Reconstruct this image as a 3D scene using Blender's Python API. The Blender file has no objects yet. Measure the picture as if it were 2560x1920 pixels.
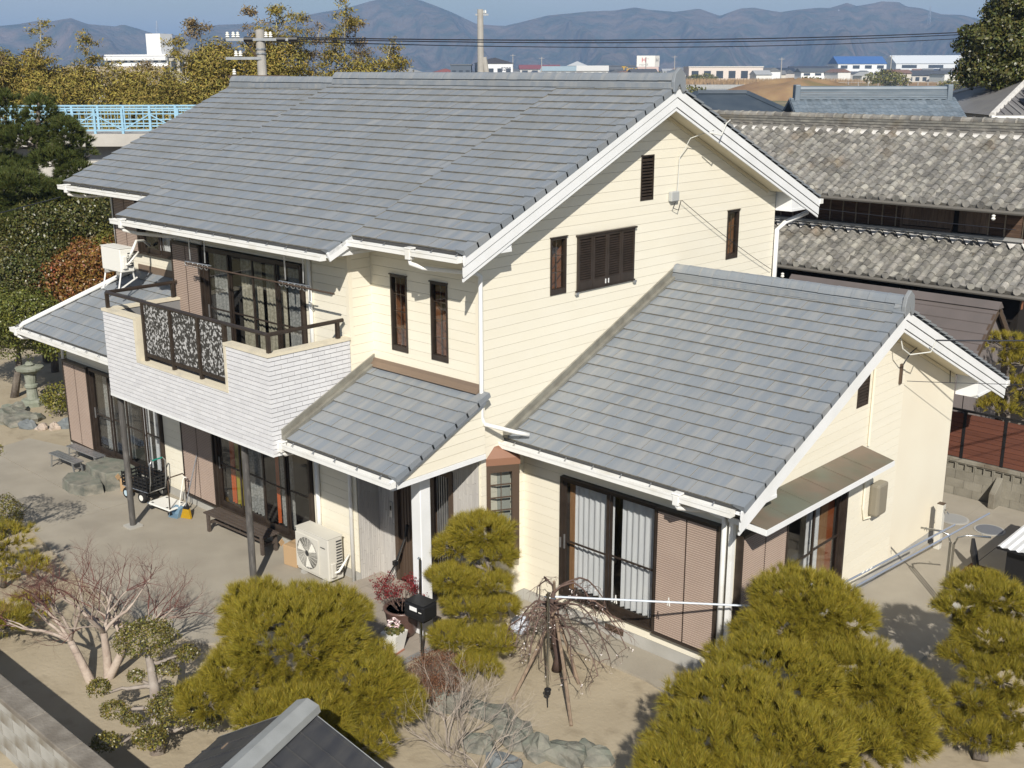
import bpy, math, random
import numpy as np
from mathutils import Vector, Matrix
R = math.radians
random.seed(7); RNG = np.random.default_rng(7)
S = bpy.context.scene
COL = S.collection

# ---------------------------------------------------------------- camera, sky, sun, exposure
cam_d = bpy.data.cameras.new('camera'); cam = bpy.data.objects.new('camera', cam_d); COL.objects.link(cam)
CAM = Vector((12.296, -12.273, 8.997))
cam.location = CAM
cam.rotation_euler = (R(90) - 0.2727, 0.002, 0.756)
cam_d.sensor_width = 36.0; cam_d.lens = 2827.7 / 2560 * 36
cam_d.clip_start = 0.1; cam_d.clip_end = 20000
S.camera = cam
SUN_AZ, SUN_EL = 134.0, 36.0           # direction the light travels (degrees from +X), elevation
world = bpy.data.worlds.new('World'); S.world = world; world.use_nodes = True
wn, wl = world.node_tree.nodes, world.node_tree.links
for n in list(wn): wn.remove(n)
w_out = wn.new('ShaderNodeOutputWorld'); w_bg = wn.new('ShaderNodeBackground'); w_bg.inputs['Strength'].default_value = 0.06
sky = wn.new('ShaderNodeTexSky'); sky.sky_type = 'NISHITA'; sky.sun_disc = False
sky.sun_elevation = R(SUN_EL); sky.sun_rotation = R(90 - (SUN_AZ - 180))
sky.altitude = 10; sky.air_density = 1.0; sky.dust_density = 0.6; sky.ozone_density = 1.4
w_tc = wn.new('ShaderNodeTexCoord'); w_map = wn.new('ShaderNodeMapping'); w_map.inputs['Scale'].default_value = (1.0, 1.0, 4.5)
w_no = wn.new('ShaderNodeTexNoise'); w_no.inputs['Scale'].default_value = 3.2; w_no.inputs['Detail'].default_value = 7; w_no.inputs['Roughness'].default_value = 0.55
w_cr = wn.new('ShaderNodeValToRGB'); w_cr.color_ramp.elements[0].position = 0.42; w_cr.color_ramp.elements[1].position = 0.74
w_cr.color_ramp.elements[1].color = (0.75, 0.75, 0.75, 1)
w_mix = wn.new('ShaderNodeMix'); w_mix.data_type = 'RGBA'
w_mix.inputs['B'].default_value = (8.4, 8.9, 9.8, 1)       # cloud radiance in the sky's own units
wl.new(w_tc.outputs['Generated'], w_map.inputs['Vector']); wl.new(w_map.outputs[0], w_no.inputs['Vector'])
wl.new(w_no.outputs['Fac'], w_cr.inputs['Fac']); wl.new(w_cr.outputs['Color'], w_mix.inputs['Factor'])
w_hs = wn.new('ShaderNodeHueSaturation'); w_hs.inputs['Saturation'].default_value = 1.0; w_hs.inputs['Value'].default_value = 1.0
wl.new(sky.outputs[0], w_hs.inputs['Color']); wl.new(w_hs.outputs[0], w_mix.inputs['A'])
wl.new(w_mix.outputs['Result'], w_bg.inputs['Color']); wl.new(w_bg.outputs[0], w_out.inputs[0])
sun_d = bpy.data.lights.new('sun', 'SUN'); sun_d.energy = 5.0; sun_d.angle = R(0.55); sun_d.color = (1.0, 0.945, 0.85)
sun = bpy.data.objects.new('sun', sun_d); COL.objects.link(sun)
_a, _e = R(SUN_AZ), R(SUN_EL)
sun.rotation_euler = Vector((math.cos(_a) * math.cos(_e), math.sin(_a) * math.cos(_e), -math.sin(_e))).to_track_quat('-Z', 'Y').to_euler()
S.view_settings.view_transform = 'Standard'; S.view_settings.look = 'None'; S.view_settings.gamma = 1
S.view_settings.exposure = 0.25; S.view_settings.use_curve_mapping = False
S.render.engine = 'CYCLES'; S.cycles.use_denoising = True
S.cycles.max_bounces = 6; S.cycles.diffuse_bounces = 3; S.cycles.glossy_bounces = 3; S.cycles.transmission_bounces = 4
S.cycles.transparent_max_bounces = 8; S.cycles.volume_bounces = 0; S.cycles.caustics_reflective = False; S.cycles.caustics_refractive = False
S.cycles.volume_step_rate = 20

# ---------------------------------------------------------------- materials
def mat(name, c, c2=None, ns=4.0, st=(1, 1, 1), lo=0.35, hi=0.65, rough=0.75, rnd=0.0, hue=0.0, bump=0.0, bs=60.0, bst=(1, 1, 1), metal=0.0, spec=0.3,
        c3=None, ns3=1.0, lo3=0.5, hi3=0.7, trans=0.0, detail=4.0, bd=0.02):
    m = bpy.data.materials.new(name); m.use_nodes = True
    nt = m.node_tree; N, L = nt.nodes, nt.links
    b = N['Principled BSDF']
    b.inputs['Roughness'].default_value = rough; b.inputs['Metallic'].default_value = metal
    b.inputs['Specular IOR Level'].default_value = spec
    rgb = lambda q: (q[0], q[1], q[2], 1)
    src = N.new('ShaderNodeRGB'); src.outputs[0].default_value = rgb(c); out = src.outputs[0]
    rv = None
    if rnd or hue or c2 is not None:
        oi = N.new('ShaderNodeObjectInfo'); ge = N.new('ShaderNodeNewGeometry')
        ad = N.new('ShaderNodeMath'); ad.operation = 'ADD'; L.new(oi.outputs['Random'], ad.inputs[0]); L.new(ge.outputs['Random Per Island'], ad.inputs[1])
        fr = N.new('ShaderNodeMath'); fr.operation = 'FRACT'; L.new(ad.outputs[0], fr.inputs[0]); rv = fr.outputs[0]
    def noise(scale, stretch, w=True, det=detail):
        tc = N.new('ShaderNodeTexCoord'); mp = N.new('ShaderNodeMapping'); mp.inputs['Scale'].default_value = stretch
        L.new(tc.outputs['Object'], mp.inputs['Vector'])
        no = N.new('ShaderNodeTexNoise'); no.inputs['Scale'].default_value = scale; no.inputs['Detail'].default_value = det
        if w and rv is not None:
            no.noise_dimensions = '4D'; mu = N.new('ShaderNodeMath'); mu.operation = 'MULTIPLY'; mu.inputs[1].default_value = 37.0
            L.new(rv, mu.inputs[0]); L.new(mu.outputs[0], no.inputs['W'])
        L.new(mp.outputs[0], no.inputs['Vector']); return no.outputs['Fac']
    def blend(a, cc, fac, l, h):
        mr = N.new('ShaderNodeMapRange'); mr.inputs['From Min'].default_value = l; mr.inputs['From Max'].default_value = h
        L.new(fac, mr.inputs['Value'])
        mx = N.new('ShaderNodeMix'); mx.data_type = 'RGBA'; L.new(mr.outputs[0], mx.inputs['Factor'])
        L.new(a, mx.inputs['A']); mx.inputs['B'].default_value = rgb(cc); return mx.outputs['Result']
    if c2 is not None: out = blend(out, c2, noise(ns, st, bool(rnd)), lo, hi)
    if c3 is not None: out = blend(out, c3, noise(ns3, (1, 1, 1), False), lo3, hi3)
    if rnd or hue:
        hs = N.new('ShaderNodeHueSaturation'); L.new(out, hs.inputs['Color'])
        mr = N.new('ShaderNodeMapRange'); mr.inputs['To Min'].default_value = 1 - rnd; mr.inputs['To Max'].default_value = 1 + rnd
        L.new(rv, mr.inputs['Value']); L.new(mr.outputs[0], hs.inputs['Value'])
        if hue:
            m2 = N.new('ShaderNodeMath'); m2.operation = 'MULTIPLY'; m2.inputs[1].default_value = 7.13; L.new(rv, m2.inputs[0])
            f2 = N.new('ShaderNodeMath'); f2.operation = 'FRACT'; L.new(m2.outputs[0], f2.inputs[0])
            mr2 = N.new('ShaderNodeMapRange'); mr2.inputs['To Min'].default_value = 0.5 - hue; mr2.inputs['To Max'].default_value = 0.5 + hue
            L.new(f2.outputs[0], mr2.inputs['Value']); L.new(mr2.outputs[0], hs.inputs['Hue'])
        out = hs.outputs[0]
    L.new(out, b.inputs['Base Color'])
    if bump:
        bn = N.new('ShaderNodeBump'); bn.inputs['Strength'].default_value = bump; bn.inputs['Distance'].default_value = bd
        L.new(noise(bs, bst, False, 5), bn.inputs['Height']); L.new(bn.outputs[0], b.inputs['Normal'])
    if trans:
        tr = N.new('ShaderNodeBsdfTranslucent'); L.new(out, tr.inputs['Color']); ms = N.new('ShaderNodeMixShader'); ms.inputs[0].default_value = trans
        L.new(b.outputs[0], ms.inputs[1]); L.new(tr.outputs[0], ms.inputs[2]); L.new(ms.outputs[0], N['Material Output'].inputs['Surface'])
    return m

def glass_mat(name, tint=(0.92, 0.93, 0.93), pattern=0.0):
    m = bpy.data.materials.new(name); m.use_nodes = True; N, L = m.node_tree.nodes, m.node_tree.links
    N.remove(N['Principled BSDF'])
    t = N.new('ShaderNodeBsdfTransparent'); t.inputs[0].default_value = (*tint, 1)
    g = N.new('ShaderNodeBsdfGlossy'); g.inputs['Roughness'].default_value = 0.03
    lw = N.new('ShaderNodeLayerWeight'); lw.inputs['Blend'].default_value = 0.5
    pw = N.new('ShaderNodeMath'); pw.operation = 'POWER'; pw.inputs[1].default_value = 4.0; L.new(lw.outputs['Facing'], pw.inputs[0])
    fr = N.new('ShaderNodeMath'); fr.operation = 'MULTIPLY_ADD'; fr.inputs[1].default_value = 0.9; fr.inputs[2].default_value = 0.05; L.new(pw.outputs[0], fr.inputs[0])
    mx = N.new('ShaderNodeMixShader'); L.new(fr.outputs[0], mx.inputs[0]); L.new(t.outputs[0], mx.inputs[1]); L.new(g.outputs[0], mx.inputs[2])
    L.new(mx.outputs[0], N['Material Output'].inputs['Surface']); return m

# ---------------------------------------------------------------- mesh builder
class MB:
    def __init__(s): s.v = []; s.f = []; s.m = []
    def add(s, vs, fs, m=0):
        o = len(s.v); s.v.extend([tuple(q) for q in vs])
        for f in fs: s.f.append(tuple(i + o for i in f)); s.m.append(m)
        return s
    def box(s, x0, x1, y0, y1, z0, z1, m=0):
        return s.add([(x0,y0,z0),(x1,y0,z0),(x1,y1,z0),(x0,y1,z0),(x0,y0,z1),(x1,y0,z1),(x1,y1,z1),(x0,y1,z1)],
              [(0,3,2,1),(4,5,6,7),(0,1,5,4),(1,2,6,5),(2,3,7,6),(3,0,4,7)], m)
    def bar(s, a, b, w, h, m=0, up=(0, 0, 1)):
        a, b = Vector(a), Vector(b); d = (b - a).normalized(); u = Vector(up)
        x = d.cross(u)
        if x.length < 1e-4: x = d.cross(Vector((1, 0, 0)))
        x.normalize(); z = x.cross(d); x *= w / 2; z *= h / 2
        return s.add([a-x-z, a+x-z, a+x+z, a-x+z, b-x-z, b+x-z, b+x+z, b-x+z],
              [(0,1,2,3),(7,6,5,4),(0,4,5,1),(1,5,6,2),(2,6,7,3),(3,7,4,0)], m)
    def prism(s, poly, d, m=0):
        d = Vector(d); n = len(poly); p = [Vector(q) for q in poly]
        return s.add(p + [q + d for q in p], [tuple(range(n))[::-1], tuple(range(n, 2*n))] + [(i, (i+1) % n, n + (i+1) % n, n + i) for i in range(n)], m)
    def tube(s, pts, r, n=8, m=0, cap=True):
        P = [Vector(q) for q in pts]; k = len(P); rs = r if isinstance(r, (list, tuple)) else [r] * k
        vs = []; prev = None
        for i in range(k):
            t = (P[min(i+1, k-1)] - P[max(i-1, 0)])
            if t.length < 1e-9: t = Vector((0, 0, 1))
            t.normalize()
            if prev is None:
                u = t.cross(Vector((0, 0, 1)))
                if u.length < 1e-3: u = t.cross(Vector((1, 0, 0)))
            else:
                u = prev - t * prev.dot(t)
                if u.length < 1e-4: u = t.orthogonal()
            u.normalize(); prev = u; w = t.cross(u)
            for j in range(n):
                a = 2 * math.pi * j / n; vs.append(P[i] + (u * math.cos(a) + w * math.sin(a)) * rs[i])
        fs = [(i*n+j, i*n+(j+1) % n, (i+1)*n+(j+1) % n, (i+1)*n+j) for i in range(k-1) for j in range(n)]
        if cap: fs += [tuple(range(n))[::-1], tuple((k-1)*n + j for j in range(n))]
        return s.add(vs, fs, m)
    def lathe(s, prof, c=(0, 0, 0), n=20, m=0):
        vs = []; k = len(prof)
        for r, z in prof:
            for j in range(n):
                a = 2 * math.pi * j / n; vs.append((c[0] + r * math.cos(a), c[1] + r * math.sin(a), c[2] + z))
        fs = [(i*n+j, i*n+(j+1) % n, (i+1)*n+(j+1) % n, (i+1)*n+j) for i in range(k-1) for j in range(n)]
        fs += [tuple(range(n))[::-1], tuple((k-1)*n + j for j in range(n))]
        return s.add(vs, fs, m)
    def mesh(s, name, mats, smooth=False):
        me = bpy.data.meshes.new(name); me.from_pydata(s.v, [], s.f)
        for q in (mats if isinstance(mats, (list, tuple)) else [mats]): me.materials.append(q)
        if any(s.m): me.polygons.foreach_set('material_index', s.m)
        if smooth: me.polygons.foreach_set('use_smooth', [True] * len(s.f))
        me.update(); return me
    def build(s, name, mats, parent=None, loc=None, smooth=False, bevel=0.0):
        return link(name, s.mesh(name, mats, smooth), parent, loc, bevel)

def link(name, me, parent=None, loc=None, bevel=0.0, rot=None):
    o = bpy.data.objects.new(name, me); COL.objects.link(o)
    if parent is not None: o.parent = parent
    if loc is not None: o.location = loc
    if rot is not None: o.rotation_euler = rot
    if bevel:
        b = o.modifiers.new('bevel', 'BEVEL'); b.width = bevel; b.segments = 2; b.limit_method = 'ANGLE'; b.angle_limit = R(40)
    return o
def trimesh(name, V, F, mats, parent=None, loc=None, smooth=False, mi=None):
    """fast mesh from numpy arrays; F is (n,3) or (n,4)"""
    V = np.asarray(V, np.float32); F = np.asarray(F, np.int32); k = F.shape[1]
    me = bpy.data.meshes.new(name); me.vertices.add(len(V)); me.vertices.foreach_set('co', V.ravel())
    me.loops.add(F.size); me.loops.foreach_set('vertex_index', F.ravel())
    me.polygons.add(len(F)); me.polygons.foreach_set('loop_start', np.arange(0, F.size, k, dtype=np.int32))
    try: me.polygons.foreach_set('loop_total', np.full(len(F), k, np.int32))
    except Exception: pass
    for q in (mats if isinstance(mats, (list, tuple)) else [mats]): me.materials.append(q)
    if mi is not None: me.polygons.foreach_set('material_index', np.asarray(mi, np.int32))
    if smooth: me.polygons.foreach_set('use_smooth', np.ones(len(F), bool))
    me.update(calc_edges=True)
    return link(name, me, parent, loc)
def thing(name, label, cat, loc=(0, 0, 0), rz=0.0, group=None):
    o = bpy.data.objects.new(name, None); COL.objects.link(o); o.location = loc; o.rotation_euler = (0, 0, rz); o.empty_display_size = 0.2
    return tag(o, label, cat, group)
def tag(o, label, cat, group=None):
    o['label'] = label; o['category'] = cat
    if group: o['group'] = group
    return o
def struct(o): o['kind'] = 'structure'; return o
def stuff(o): o['kind'] = 'stuff'; return o
def copy_tree(o, parent=None):
    c = o.copy(); COL.objects.link(c)
    if parent is not None: c.parent = parent
    for ch in o.children: copy_tree(ch, c)
    return c
def sstep(a, b, x):
    t = min(1, max(0, (x - a) / (b - a))); return t * t * (3 - 2 * t)

# shared materials
M = {}
M['cream'] = mat('cream_siding', (0.78, 0.73, 0.60), (0.80, 0.755, 0.635), ns=1.2, lo=.3, hi=.7, rough=.62, rnd=.015, bump=.06, bs=90, bst=(1, 1, 3), spec=.25)
M['cream_back'] = mat('cream_joint', (0.60, 0.55, 0.44), rough=.8)
M['cream_smooth'] = mat('cream_stucco', (0.78, 0.73, 0.60), (0.75, 0.69, 0.56), ns=.9, rough=.7, bump=.08, bs=120)
M['white'] = mat('white_trim', (0.80, 0.81, 0.82), (0.74, 0.75, 0.75), ns=2, rough=.45, spec=.4)
M['white_gutter'] = mat('white_gutter', (0.80, 0.80, 0.78), (0.68, 0.66, 0.60), ns=3, lo=.5, hi=.8, rough=.35, spec=.45)
M['soffit'] = mat('soffit_cream', (0.70, 0.63, 0.46), rough=.7)
M['trimgap'] = mat('shadow_gap', (0.10, 0.10, 0.105), rough=.8)
M['bronze'] = mat('bronze_aluminium', (0.035, 0.026, 0.020), (0.05, 0.037, 0.029), ns=6, rough=.38, metal=.2, spec=.45)
M['bronze_mid'] = mat('brown_aluminium', (0.095, 0.065, 0.046), rough=.45, metal=.15, spec=.4)
M['shutter'] = mat('shutter_taupe', (0.37, 0.285, 0.235), (0.405, 0.315, 0.26), ns=1.5, rough=.5, spec=.35)
M['shutter_dark'] = mat('shutter_groove', (0.075, 0.05, 0.038), rough=.7)
M['alu'] = mat('aluminium', (0.55, 0.56, 0.57), (0.45, 0.46, 0.47), ns=8, rough=.35, metal=.8)
M['steel'] = mat('stainless_steel', (0.55, 0.55, 0.53), rough=.25, metal=1.0)
M['glass'] = glass_mat('window_glass')
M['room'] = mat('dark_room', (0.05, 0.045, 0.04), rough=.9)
M['curtain'] = mat('curtain_white', (0.82, 0.82, 0.83), (0.72, 0.72, 0.74), ns=3, st=(4, 4, .3), rough=.85, trans=.15)
M['curtain_lace'] = mat('curtain_lace', (0.50, 0.50, 0.48), (0.30, 0.30, 0.29), ns=26, rough=.9, trans=.3)
M['curtain_beige'] = mat('curtain_beige', (0.52, 0.48, 0.38), (0.38, 0.35, 0.27), ns=20, lo=.45, hi=.55, rough=.9, trans=.25)
M['wood_in'] = mat('interior_wood', (0.24, 0.10, 0.045), rough=.5)
M['wood_post'] = mat('warm_wood', (0.36, 0.20, 0.10), (0.29, 0.15, 0.07), ns=5, st=(8, 8, .6), rough=.5)
M['tile'] = mat('roof_tile_grey', (0.205, 0.230, 0.260), (0.285, 0.290, 0.290), ns=1.15, st=(5, .5, 1), lo=.44, hi=.70, rough=.5, rnd=.03, bump=.12, bs=70, spec=.5, c3=(0.20, 0.215, 0.228), ns3=.9, lo3=.45, hi3=.75)
M['tile_seam'] = mat('roof_tile_seam', (0.33, 0.325, 0.30), rough=.8)
M['tile_edge'] = mat('roof_tile_edge', (0.15, 0.145, 0.13), (0.23, 0.21, 0.17), ns=12, rough=.8, rnd=.12)
M['tile_under'] = mat('roof_underlay', (0.11, 0.11, 0.11), rough=.9)
M['flash'] = mat('metal_flashing', (0.30, 0.29, 0.25), (0.22, 0.21, 0.18), ns=5, rough=.5, metal=.3)
M['flash_brown'] = mat('brown_flashing', (0.21, 0.155, 0.115), rough=.5, metal=.2)
M['concrete'] = mat('concrete_paving', (0.36, 0.325, 0.265), (0.295, 0.265, 0.215), ns=1.1, lo=.35, hi=.7, rough=.9, bump=.25, bs=45, c3=(0.24, 0.215, 0.175), ns3=.45, lo3=.55, hi3=.75)
M['found'] = mat('foundation_render', (0.43, 0.42, 0.39), (0.36, 0.35, 0.32), ns=2, rough=.9, bump=.15, bs=60)
# ================================================================ the cream house
SL = 0.444
house = thing('cream_house', 'two-storey cream sided house with grey tiled roofs and a white brick balcony', 'house')
YL, YB, XB0, XB1, YW, XWG, YFL = -0.493, -2.181, -8.014, -2.607, 1.041, 4.126, 0.75
YR, ZR = 4.533, 8.70
YRW, ZRW, XW = 5.258, 5.22, 4.60
XG = 0.43
class FR:
    """wall frame: h along the wall, d outwards, z up"""
    def __init__(s, face, at): s.face, s.at = face, at
    def p(s, h, d, z): return (h, s.at - d, z) if s.face == '-Y' else (s.at + d, h, z)
    def box(s, mb, h0, h1, d0, d1, z0, z1, m=0):
        a, b = s.p(h0, d0, z0), s.p(h1, d1, z1)
        return mb.box(min(a[0], b[0]), max(a[0], b[0]), min(a[1], b[1]), max(a[1], b[1]), z0, z1, m)
    def prism(s, mb, hz, d0, d1, m=0):
        a = [s.p(h, d0, z) for h, z in hz]; v = Vector(s.p(0, d1, 0)) - Vector(s.p(0, d0, 0)); return mb.prism(a, v, m)

def cut_bands(z0, z1, iv, ops, kinks=()):
    zs = sorted({z0, z1, *[z for o in ops for z in (o[2], o[3]) if z0 < z < z1], *[k for k in kinks if z0 < k < z1]})
    for a, b in zip(zs, zs[1:]):
        if b - a < 1e-4: continue
        mid = (a + b) / 2
        L0, L1 = iv(a + 1e-6), iv(b - 1e-6)
        cuts = sorted((o[0], o[1]) for o in ops if o[2] < mid < o[3])
        segs = []; cur = None
        lo_a, lo_b, hi_a, hi_b = L0[0], L1[0], L0[1], L1[1]
        if hi_a - lo_a < .005: continue
        st = (lo_a, lo_b)
        for c0, c1 in cuts:
            if c0 > max(st) + .002: segs.append((st, (c0, c0)))
            st = (c1, c1)
        if hi_a > st[0] + .002: segs.append((st, (hi_a, hi_b)))
        for (pa, pb), (qa, qb) in segs:
            poly = [(pa, a), (qa, a), (max(qb, pb), b), (pb, b)]
            yield poly
def sided_wall(fr, name, iv, z0, z1, pitch, ops, parent=house, kinks=(), smooth=False, label=None):
    mb = MB()
    for poly in cut_bands(z0, z1, iv, ops, kinks): fr.prism(mb, poly, -.10, 0.0)
    w = mb.build(name, M['cream_smooth'] if smooth else M['cream_back'], parent)
    if smooth: return w
    n = max(1, round((z1 - z0) / pitch)); p = (z1 - z0) / n
    for i in range(n):
        for poly in cut_bands(z0 + i*p + .0045, z0 + (i+1)*p, iv, ops, kinks): fr.prism(MB(), poly, 0.001, 0.014).build('siding_board', M['cream'], w)
    return w
def corner_trim(x, y, z0, z1, w=.075, t=.018):
    MB().box(x - w, x + t, y - t, y + w, z0, z1).build('corner_trim', M['cream_smooth'], house)

def room_box(mb, fr, h0, h1, z0, z1, dep=.9, m=0):
    fr.box(mb, h0, h1, -dep - .05, -dep, z0, z1, m); fr.box(mb, h0 - .04, h0, -dep, -.03, z0, z1, m); fr.box(mb, h1, h1 + .04, -dep, -.03, z0, z1, m)
    fr.box(mb, h0, h1, -dep, -.03, z0 - .04, z0, m); fr.box(mb, h0, h1, -dep, -.03, z1, z1 + .04, m)
def curtain(fr, h0, h1, z0, z1, d, material, parent, folds=None, amp=.025, name='curtain'):
    n = int((h1 - h0) / .018) + 2; folds = folds or (h1 - h0) / .11
    vs = []; ph = random.random() * 6
    for i in range(n):
        t = i / (n - 1); h = h0 + (h1 - h0) * t
        a = amp * math.sin(ph + 2 * math.pi * folds * t + .8 * math.sin(5 * t + ph))
        vs += [fr.p(h, d + a * 1.15, z0), fr.p(h, d + a * .7, z1)]
    return MB().add(vs, [(2*i, 2*i+2, 2*i+3, 2*i+1) for i in range(n - 1)]).build(name, material, parent, smooth=True)
def slot_window(fr, h0, h1, z0, z1, rows, inner=None):
    w = MB(); f = .035
    fr.box(w, h0, h0 + f, -.06, .03, z0, z1); fr.box(w, h1 - f, h1, -.06, .03, z0, z1)
    fr.box(w, h0 + f, h1 - f, -.06, .03, z1 - f, z1); fr.box(w, h0 + f, h1 - f, -.06, .028, z0, z0 + .09)
    fr.box(w, h0 - .015, h1 + .015, -.005, .05, z1 + .001, z1 + .018)
    o = w.build('window', M['bronze'], house)
    g = MB(); fr.box(g, h0 + f, h1 - f, -.02, -.016, z0 + .09, z1 - f); g.build('pane', M['glass'], o)
    mu = MB(); hm = (h0 + h1) / 2; fr.box(mu, hm - .007, hm + .007, -.035, -.022, z0 + .09, z1 - f)
    for i in range(1, rows):
        z = z0 + .09 + (z1 - f - z0 - .09) * i / rows; fr.box(mu, h0 + f, h1 - f, -.037, -.0225, z - .006, z + .006)
    mu.build('muntin', M['bronze_mid'], o)
    rb = MB(); room_box(rb, fr, h0 + .002, h1 - .002, z0 + .002, z1 - .002, .55); rb.build('reveal', M['wood_in'] if inner else M['room'], o)
    return o
def sliding(fr, h0, h1, z0, z1, npan, curt, low=.10, mid=.46, openpan=(), handle=True, d=.05, screens=()):
    w = MB(); f = .055
    fr.box(w, h0, h0 + f, -.05, d + .04, z0, z1); fr.box(w, h1 - f, h1, -.05, d + .04, z0, z1)
    fr.box(w, h0 + f, h1 - f, -.05, d + .05, z1 - f, z1); fr.box(w, h0 + f, h1 - f, -.05, d + .045, z0, z0 + .05)
    o = w.build('window', M['bronze'], house)
    pw = (h1 - h0 - 2*f) / npan
    for i in range(npan):
        a = h0 + f + i * pw; b = a + pw; dd = d - .012 if i % 2 == 0 else d - .045
        s = MB(); q = .045
        fr.box(s, a, a + q, dd - .025, dd, z0 + .052, z1 - f - .002); fr.box(s, b - q, b, dd - .025, dd, z0 + .052, z1 - f - .002)
        fr.box(s, a + q, b - q, dd - .025, dd, z0 + .052, z0 + .05 + low); fr.box(s, a + q, b - q, dd - .025, dd, z1 - f - q, z1 - f - .002)
        if mid: fr.box(s, a + q, b - q, dd - .022, dd - .003, z0 + (z1 - z0) * mid, z0 + (z1 - z0) * mid + .03)
        s.build('sash', M['bronze'], o)
        g = MB(); fr.box(g, a + q, b - q, dd - .015, dd - .011, z0 + .05 + low, z1 - f - q); g.build('pane', M['glass'], o)
    if handle:
        hb = MB(); fr.box(hb, h0 + f + .01, h0 + f + .03, d - .01, d + .01, z0 + .85, z0 + 1.1); hb.build('handle', M['alu'], o)
    rb = MB(); room_box(rb, fr, h0 + .01, h1 - .01, z0 + .01, z1 - .01, 1.5); rb.build('reveal', M['room'], o)
    for c0, c1, cm in curt: curtain(fr, c0, c1, z0 + .1, z1 - .08, -.12 - random.random() * .03, cm, o)
    return o
def shutter_box(fr, h0, h1, z0, z1, d=.13, split=(.5,), dark=False):
    w = MB(); f = .035
    fr.box(w, h0, h0 + f, 0, d, z0, z1); fr.box(w, h1 - f, h1, 0, d, z0, z1); fr.box(w, h0 + f, h1 - f, 0, d + .012, z1 - .05, z1); fr.box(w, h0 + f, h1 - f, 0, d + .004, z0, z0 + .04)
    fr.box(w, h0 + f, h1 - f, 0, d - .035, z0 + .04, z1 - .05)
    o = w.build('shutter_box', M['bronze'], house)
    hs = [h0 + f] + [h0 + f + (h1 - h0 - 2*f) * s for s in split] + [h1 - f]
    for a, b in zip(hs, hs[1:]):
        p = MB(); n = int((z1 - z0 - .1) / .036); st = (z1 - z0 - .1) / n
        fr.box(p, a + .012, b - .012, d - .034, d - .02, z0 + .045, z1 - .055, 1)
        for i in range(n):
            za = z0 + .045 + i * st
            A = [fr.p(a + .012, d - .02, za + .003), fr.p(b - .012, d - .02, za + .003), fr.p(b - .012, d - .006, za + .010), fr.p(a + .012, d - .006, za + .010),
                 fr.p(a + .012, d - .006, za + st - .008), fr.p(b - .012, d - .006, za + st - .008), fr.p(b - .012, d - .02, za + st - .001), fr.p(a + .012, d - .02, za + st - .001)]
            p.add(A, [(0, 1, 2, 3), (3, 2, 5, 4), (4, 5, 6, 7)], 0)
        p.build('shutter_panel', [M['shutter'], M['shutter_dark']], o)
    return o

# ---- walls
gz = lambda y: ZR - .30 - SL * abs(y - YR)          # underside of the gable soffit
iv_gable = lambda z: (max(0.0, YR - (ZR - .30 - z) / SL), min(8.75, YR + (ZR - .30 - z) / SL))
W1, W2, W3, VT = (1.665, 2.067, 5.33, 6.285), (2.345, 3.92, 5.295, 6.275), (6.95, 7.365, 5.30, 6.26), (4.08, 4.46, 6.70, 7.50)
fx0 = FR('+X', 0.0); fy0 = FR('-Y', 0.0); fyl = FR('-Y', YL); fyw = FR('-Y', YW); fxw = FR('+X', XWG); fxr = FR('+X', XB1); fyf = FR('-Y', YFL)
sided_wall(fx0, 'wall', iv_gable, 3.05, ZR - .32, .163, [W1, W2, W3, VT], kinks=(gz(0), gz(8.75)))
sided_wall(fx0, 'wall', lambda z: (0.0, YW), .22, 3.05, .163, [])
F1, F2 = (-2.08, -1.67, 4.365, 5.665), (-1.09, -.69, 4.365, 5.665)
sided_wall(fy0, 'wall', lambda z: (XB1, 0.0), 2.95, 6.27, .163, [F1, F2])
sided_wall(fxr, 'wall', lambda z: (YL, 0.0), 2.95, 6.06, .163, [])
BWIN = (-8.06, -3.80, 3.45, 5.70)
sided_wall(fyl, 'wall', lambda z: (-8.1, XB1), 2.7, 6.06, .163, [BWIN])
L1 = (-13.45, -9.18, .26, 2.32); L2 = (-8.28, -3.86, .27, 2.36)
sided_wall(fyl, 'wall', lambda z: (-13.45, XB1), .20, 2.7, .163, [L1, L2])
FLW = (-12.68, -10.15, 4.93, 6.15)
sided_wall(fyf, 'wall', lambda z: (-12.7, -8.1), 4.35, 6.45, .163, [FLW])
WF = (.89, 3.99, .43, 2.56)
sided_wall(fyw, 'wall', lambda z: (0.0, XWG), .224, 3.05, .163, [WF])
gw = lambda z: (max(YW, YRW - (ZRW - .28 - z) / SL), min(6.45, YRW + (ZRW - .28 - z) / SL))
WG, VW = (1.15, 4.5, .48, 2.40), (4.67, 5.07, 3.55, 4.07)
sided_wall(fxw, 'wall', gw, .224, ZRW - .30, .163, [WG, VW], kinks=(ZRW - .28 - SL * (YRW - YW), ZRW - .28 - SL * (6.45 - YRW)))
gw2 = lambda z: (6.45, max(6.45, min(8.78, YRW + (ZRW - .28 - z) / SL)))
sided_wall(fxw, 'wall', gw2, .224, ZRW - .28 - SL * (6.45 - YRW) - .01, .163, [], kinks=(ZRW - .28 - SL * (8.78 - YRW),), smooth=True)
for (x, y, a, b) in ((0, 0, 4.05, 6.26), (XB1, YL, 4.5, 6.05), (XWG, YW, .23, 3.0)): corner_trim(x, y, a, b, .06)
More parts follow.
